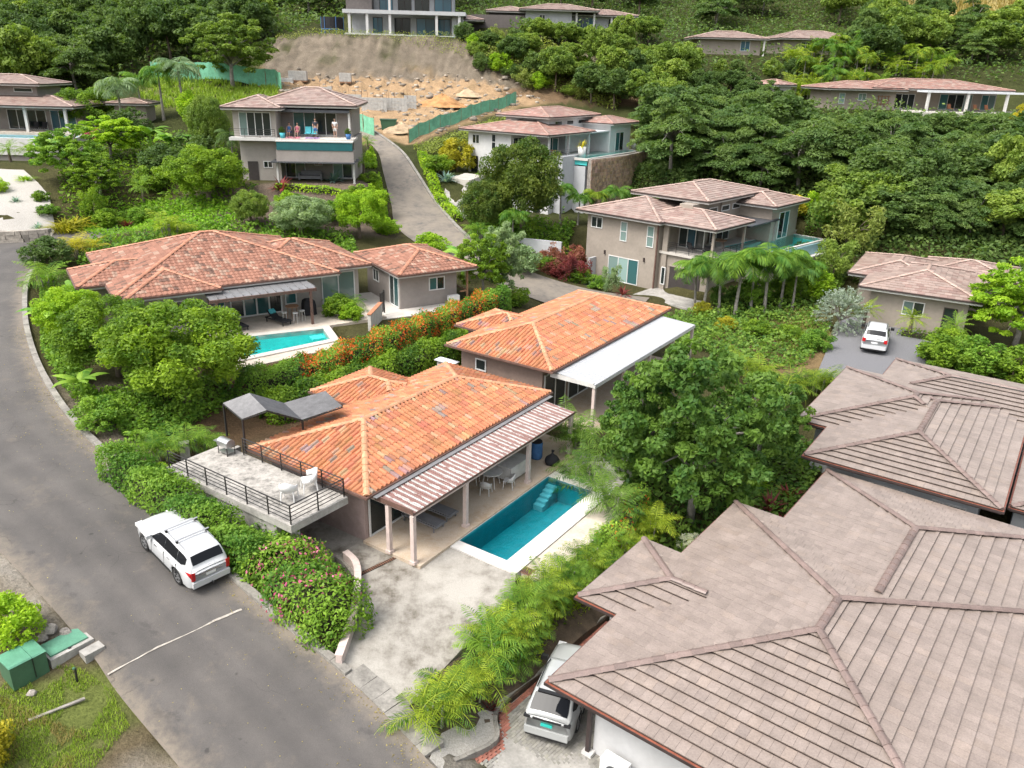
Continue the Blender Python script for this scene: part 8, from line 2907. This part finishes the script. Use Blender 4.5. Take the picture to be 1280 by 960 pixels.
for k, (u, mt, lb) in enumerate(((362, 'pink_fabric', 'pink and orange towel heaped on the balcony edge'), (388, 'purple_fabric', 'purple towel spread on the balcony edge'))):
    x, y = FB.loc(u, 175, 4.0)
    t = thing('beach_towel', lb, 'towel', FB.w(x, -.55, 4.0), FB.az)
    r_ = np.random.default_rng(k)
    vs = [((i / 6 - .5) * 1.3, (j / 3 - .5) * .6, .02 + .10 * abs(math.sin(i * 1.3 + j)) + r_.uniform(0, .03)) for i in range(7) for j in range(4)]
    MB().add(vs, [(4 * i + j, 4 * i + 4 + j, 4 * i + 5 + j, 4 * i + 1 + j) for i in range(6) for j in range(3)]).build('cloth', mt, t, True)
    MB().bx(-.66, .66, -.3, -.28, .005, .05).build('hem', mt, t)
for k, (u, s) in enumerate(((350, 1.0), (436, .9))):
    x, y = FB.loc(u, 174, 4.0)
    t = thing('plant_pot', ('teal planter with shrub at the left corner of the balcony', 'blue planter at the right corner of the balcony')[k], 'planter', FB.w(x if k == 0 else min(x, 11.0), -.5, 4.0), 0)
    MB().lathe([(0, 0), (.2, 0), (.28, .5), (.25, .5), (0, .44)], 14).build('pot', ('teal_fabric', 'blue_fabric')[k], t, True)
    tr, me = proto('bush', 0)
    o = obj('foliage', me, t)
    o.location = (0, 0, .4)
    o.scale = (.35, .35, .4)
    o.material_slots[0].link = 'OBJECT'
    o.material_slots[0].material = MATS['leaf_jungle']
x, y = FB.loc(388, 219, .4)
sf = thing('outdoor_sofa', 'grey outdoor sofa on the lower terrace of the hillside house', 'sofa', FB.w(x, .9, -.05), FB.az)
part(sf, 'seat', 'grey_fabric', (-1.0, 1.0, -.35, .35, .12, .42))
part(sf, 'backrest', 'grey_fabric', (-1.0, 1.0, .36, .5, .12, .85))
part(sf, 'armrest', 'grey_fabric', (-1.16, -1.01, -.35, .5, .0, .62))
part(sf, 'armrest', 'grey_fabric', (1.01, 1.16, -.35, .5, .0, .62))
# furniture on far terraces
for fr, u, v, z, n, mt, lbs in ((FA, 60, 158, .3, 0, 'black_fabric', ()),):
    pass
for k, u in enumerate((20, 32, 45)):
    x, y = FA.loc(u, 160, .4)
    bedchair(('dark patio chair on the left edge villa terrace, leftmost', 'dark patio chair on the left edge villa terrace, middle', 'dark patio chair on the left edge villa terrace, rightmost')[k], FA.w(min(max(x, -6), 9), 2.2, -.02), FA.az - math.pi / 2, 'black_fabric')
for k, (x, y) in enumerate(((11.2, 2.0), (12.6, 2.0))):
    bedchair(('dark wicker armchair on the deck of the taupe house, left', 'dark wicker armchair on the deck of the taupe house, right')[k], FG.w(x, y, 3.5), FG.az + 1.3 + k, 'black_fabric')
t = rtable('dark dining table under the lower roof of the taupe house', FG.w(11.8, 5.6, 3.5), .7, .75, 'wood')
t = thing('dining_table', 'wooden table on the covered terrace of the white villa', 'table', FW.w(11.5, 4.2, 2.5), FW.az, None, FW.k)
part(t, 'table_top', 'wood', (-1.3, 1.3, -.5, .5, .72, .8))
for sx in (-1.1, 1.1):
    for sy in (-.4, .4):
        part(t, 'leg', 'wood', (sx - .05, sx + .05, sy - .05, sy + .05, 0, .72))
for k, (u, v) in enumerate(((727, 197), (765, 187), (793, 186))):
    x, y = FW.loc(u, v, 2.5)
    t = thing('plant_pot', ('white planter at the left corner of the white villa pool', 'white planter behind the white villa pool', 'white planter at the right end of the white villa pool')[k], 'planter', FW.w(x, y, 2.5))
    MB().lathe([(0, 0), (.35, 0), (.5, 1.2), (.44, 1.2), (0, 1.1)], 12).build('pot', 'white_plastic', t, True)
    tr, me = proto('rosette', 0)
    o = obj('foliage', me, t)
    o.location = (0, 0, 1.1)
    o.scale = (1.0, 1.0, 1.2)
    o.material_slots[0].link = 'OBJECT'
    o.material_slots[0].material = MATS['leaf_yellow']
for k, x in enumerate((17.6, 21.5, 23.2)):
    bedchair(('red cushioned chair on the bungalow patio, left', 'red cushioned chair on the bungalow patio, middle', 'red cushioned chair on the bungalow patio, right')[k], FE.w(x, -1.6, 0), FE.az - 1.4, 'terracotta')
# trampoline beside the modern house
tp = Frame(*PD(416, 41, 130)[:2], 0, Z(*PD(416, 41, 130)[:2]))
t = thing('trampoline', 'round blue trampoline with black net left of the modern house', 'trampoline', tp.w(0, 0, 0))
MB().lathe([(0, .78), (1.5, .78), (1.8, .8), (1.8, .7), (1.5, .7)], 20).build('bed', 'blue_fabric', t)
MB().lathe([(1.74, .8), (1.74, 2.5)], 20).build('net', 'black_fabric', t)
for k in range(6):
    a = k * math.pi / 3
    MB().tube([(1.82 * math.cos(a), 1.82 * math.sin(a), -.3), (1.82 * math.cos(a), 1.82 * math.sin(a), 2.6)], .05, 6).build('leg', 'blue_fabric', t)

# ------------------------------------------------------------------ the building site
def screen_fence(label, pts, h, post_step=2.2):
    root = thing('mesh_fence', label, 'fence', (0, 0, 0))
    p = np.array(pts)
    seg = np.linalg.norm(np.diff(p[:, :2], axis=0), axis=1)
    cum = np.concatenate([[0], np.cumsum(seg)])
    L = cum[-1]
    n = max(2, int(L / .35))
    vs = []
    for i in range(n + 1):
        s = L * i / n
        x, y = np.interp(s, cum, p[:, 0]), np.interp(s, cum, p[:, 1])
        z = Z(x, y)
        wv = .10 * math.sin(s * 1.9) + .05 * math.sin(s * 4.7)
        sag = .12 * abs(math.sin(s / post_step * math.pi))
        for k, f in enumerate((0, .5, 1)):
            vs.append((x + wv * (1 - abs(2 * f - 1)) * .6, y + wv * (1 - abs(2 * f - 1)), z + .02 + (h - sag) * f))
    fs = [(3 * i + k, 3 * i + 3 + k, 3 * i + 4 + k, 3 * i + 1 + k) for i in range(n) for k in range(2)]
    MB().add(vs, fs).build('netting', 'mesh_green', root, True)
    for k in range(int(L / post_step) + 1):
        s = k * post_step
        x, y = np.interp(s, cum, p[:, 0]), np.interp(s, cum, p[:, 1])
        MB().tube([(x, y + .06, Z(x, y) - .3), (x, y + .06, Z(x, y) + h + .15)], .05, 5).build('stake', 'wood', root)
    return root


screen_fence('green mesh fence running up beside the white villa drive', [at_depth(u, D) for u, D in ((511, 97), (530, 99.5), (560, 103), (600, 108), (645, 115))], 1.6)
screen_fence('short green mesh fence behind the hillside house', [at_depth(u, D) for u, D in ((428, 101), (448, 99), (468, 97))], 2.2)
screen_fence('green mesh fence with wooden rail on the grassy knoll', [at_depth(u, D) for u, D in ((190, 116), (240, 115), (300, 114), (345, 113.5), (352, 110))], 2.3, 2.5)
for k, (u, D, n) in enumerate(((408, 110, 2), (437, 108, 4), (468, 107, 4), (494, 108, 4), (513, 109, 2))):
    c = at_depth(u, D)
    rt2 = thing('block_wall', ('low grey block wall at the left of the foundation', 'grey block wall second from the left in the foundation', 'grey block wall in the middle of the foundation', 'grey block wall second from the right in the foundation', 'grey block stub at the right of the foundation')[k], 'wall', c, .05)
    for i in range(n * 2):
        for j in range(4):
            MB().bx(-n * .42 + i * .42, -n * .42 + i * .42 + .40, -.1, .1, j * .45 - .2, j * .45 + .23).build('block', 'block', rt2)
    for i in range(n + 1):
        MB().tube([(-n * .42 + i * .84, 0, 1.5), (-n * .42 + i * .84, 0, 2.3)], .02, 4).build('rebar', 'rust_steel', rt2)
mb = MB()
for k, (u, D, s, nm, lb, mm) in enumerate(((553, 112, (4.0, 3.0, 1.3), 'soil_heap', 'orange soil heap on the building site', 'orange_soil'), (500, 100, (3.0, 2.0, 1.0), 'soil_heap', 'brown earth heap at the end of the upper road', 'sandy_soil'), (585, 116, (2.4, 1.8, .8), 'soil_heap', 'small pale soil heap right of the orange one', 'sandy_soil'), (440, 112, (5, 2.4, .8), 'soil_heap', 'low sandy heap behind the block walls', 'sandy_soil'))):
    c = at_depth(u, D)
    r_ = np.random.default_rng(k + 3)
    vs, fs = [], []
    for a in range(9):
        for b in range(22):
            f = a / 8
            k2 = 1 + r_.normal() * .07
            vs.append((s[0] * f * math.cos(b * 2 * math.pi / 22) * k2, s[1] * f * math.sin(b * 2 * math.pi / 22) * k2, s[2] * (1 - f) ** 1.1 * k2 * (1 + r_.normal() * .05) - .35 * f))
    fs = [(a * 22 + b, a * 22 + 22 + b, a * 22 + 22 + (b + 1) % 22, a * 22 + (b + 1) % 22) for a in range(8) for b in range(22)]
    o = MB().add(vs, fs).build(nm, mm, None, True)
    o.location = (c[0], c[1], c[2] - .1)
    tag(o, lb, 'soil heap')
for k, (u, D, sz, mm, lb) in enumerate(((373, 118, (2.6, 1.4, 1.3), 'block', 'stack of grey blocks at the left of the building site'), (432, 118, (1.7, 1.2, 1.2), 'block', 'single pallet of grey blocks under the earth cut'), (358, 117, (2.0, 1.0, .7), 'white_plastic', 'white covered pallet at the far left of the site'))):
    c = at_depth(u, D)
    t = thing('block_pallet', lb, 'pallet', c, .1)
    part(t, 'pallet', 'wood', (-sz[0] / 2, sz[0] / 2, -sz[1] / 2, sz[1] / 2, -.1, .12))
    nx = max(2, int(sz[0] / .45))
    nz = max(2, int(sz[2] / .4))
    for i in range(nx):
        for j in range(nz):
            w_ = sz[0] / nx
            MB().bx(-sz[0] / 2 + i * w_ + .01, -sz[0] / 2 + (i + 1) * w_ - .01, -sz[1] / 2, sz[1] / 2, .125 + j * sz[2] / nz, .125 + (j + 1) * sz[2] / nz - .015).build('block', mm, t)
c = at_depth(486, 100)
t = thing('waste_container', 'dark green waste container at the head of the upper road', 'container', c, .1)
MB().add([(-.8, -.5, -.1), (.8, -.5, -.1), (.8, .5, -.1), (-.8, .5, -.1), (-1.0, -.65, 1.15), (1.0, -.65, 1.15), (1.0, .65, 1.15), (-1.0, .65, 1.15)], [(3, 2, 1, 0), (0, 1, 5, 4), (1, 2, 6, 5), (2, 3, 7, 6), (3, 0, 4, 7)]).build('bin', 'box_green', t)
part(t, 'rim', 'box_green', (-1.05, 1.05, -.7, -.62, 1.1, 1.2), (-1.05, 1.05, .62, .7, 1.1, 1.2), (-1.05, -.97, -.62, .62, 1.1, 1.2), (.97, 1.05, -.62, .62, 1.1, 1.2))
part(t, 'lid', 'dark_sheet', (-.97, .97, -.62, .62, 1.12, 1.16))

# ------------------------------------------------------------------ garden at the left edge: white gravel behind a stone wall
wl0 = [at_depth(u, D) for u, D in ((-40, 66), (0, 66), (30, 66.3), (62, 67))]
wt = thing('stone_wall', 'grey dry stone wall in front of the white gravel garden', 'wall', wl0[0])
p = np.array(wl0) - np.array(wl0[0])
seg = np.linalg.norm(np.diff(p[:, :2], axis=0), axis=1)
cum = np.concatenate([[0], np.cumsum(seg)])
rs = random.Random(5)
for j in range(4):
    s = 0.0
    while s < cum[-1]:
        L_ = rs.uniform(.35, .7)
        x, y, z = (np.interp(s + L_ / 2, cum, p[:, k]) for k in range(3))
        x2, y2 = np.interp(s + L_ / 2 + .1, cum, p[:, 0]), np.interp(s + L_ / 2 + .1, cum, p[:, 1])
        g = rs.uniform(.7, 1.3)
        T = Matrix.Translation((x, y, z + j * .33 - .25)) @ Matrix.Rotation(math.atan2(y2 - y, x2 - x), 4, 'Z')
        MB().bx(-L_ / 2 + .012, L_ / 2 - .012, -.2 + rs.uniform(-.04, .03), .3, 0, .32 + rs.uniform(-.02, .01), 0, (g, g, g * .97), T).build('stone', 'stone', wt)
        s += L_
GV = [at_depth(u, D) for u, D in ((-40, 66.6), (0, 66.6), (30, 66.9), (62, 67.6), (70, 70), (62, 74), (30, 80), (-10, 80.5), (-40, 80))]
sheet('gravel_garden', GV, 'white_gravel', .3, .14, 1.2, True)
# path and steps to the white villa
W0 = [pz(*q) for q in ((556, 240, 4.4), (582, 262, 3.9), (600, 240, 4.2), (596, 222, 4.6), (575, 222, 4.7))]
deck = MB()
base_ = np.array([at_depth(u, D) for u, D in ((553, 84.5), (580, 80), (592, 83), (594, 89), (577, 89.5), (560, 88))])
sheet('villa_drive', [tuple(q) for q in base_], 'concrete', .8, .1)
t = thing('garden_steps', 'pale flight of steps rising to the door of the white villa', 'steps', at_depth(585, 88), FW.az)
z0 = t.location.z
for k in range(6):
    part(t, 'step', 'white_deck', (-1.3, 1.3, -1.5 + k * .45, -1.08 + k * .45, -.5, .16 + k * .06))
t = thing('garden_wall', 'long low white wall below the clipped hedge path', 'wall', (0, 0, 0))
pw_ = [at_depth(u, D) for u, D in ((645, 76.5), (700, 76), (735, 76.5), (770, 79))]
for a, b in zip(pw_, pw_[1:]):
    a, b = np.array(a), np.array(b)
    d = (b - a)[:2] / np.hypot(*(b - a)[:2])
    nn = np.array([-d[1], d[0]]) * .12
    z = max(a[2], b[2])
    MB().prism([(a[0] - nn[0], a[1] - nn[1]), (b[0] - nn[0], b[1] - nn[1]), (b[0] + nn[0], b[1] + nn[1]), (a[0] + nn[0], a[1] + nn[1])], z - 1.5, z + .7).build('wall_panel', 'pale_wall', t)

# loose stones and clods on the building site: too many to count
rr_ = np.random.default_rng(77)
Vr, Fr_, Cr_ = [], [], []
while len(Vr) < 8 * 520:
    u, D = rr_.uniform(350, 680), rr_.uniform(99, 121)
    q = at_depth(u, D)
    if polydist(np.array([q[0]]), np.array([q[1]]), SITE)[0] > 0:
        continue
    s_ = rr_.uniform(.07, .32) * (1.6 if rr_.random() < .12 else 1)
    b = np.array([(x, y, z) for z in (-.4, .6) for x, y in ((-1, -1), (1, -1), (1, 1), (-1, 1))]) * s_ * rr_.uniform(.6, 1.2, (8, 3))
    o_ = len(Vr)
    Vr += [tuple(np.array(q) + p) for p in b]
    Fr_ += [tuple(o_ + i for i in f) for f in ((0, 3, 2, 1), (4, 5, 6, 7), (0, 1, 5, 4), (1, 2, 6, 5), (2, 3, 7, 6), (3, 0, 4, 7))]
    g = rr_.uniform(.7, 1.5)
    Cr_ += [(g, g * .97, g * .9)] * 8
tag(obj('rubble', npmesh('rubble', Vr, Fr_, 'stone', Cr_)), 'loose stones and clods scattered over the building site', 'rubble', kind='stuff')
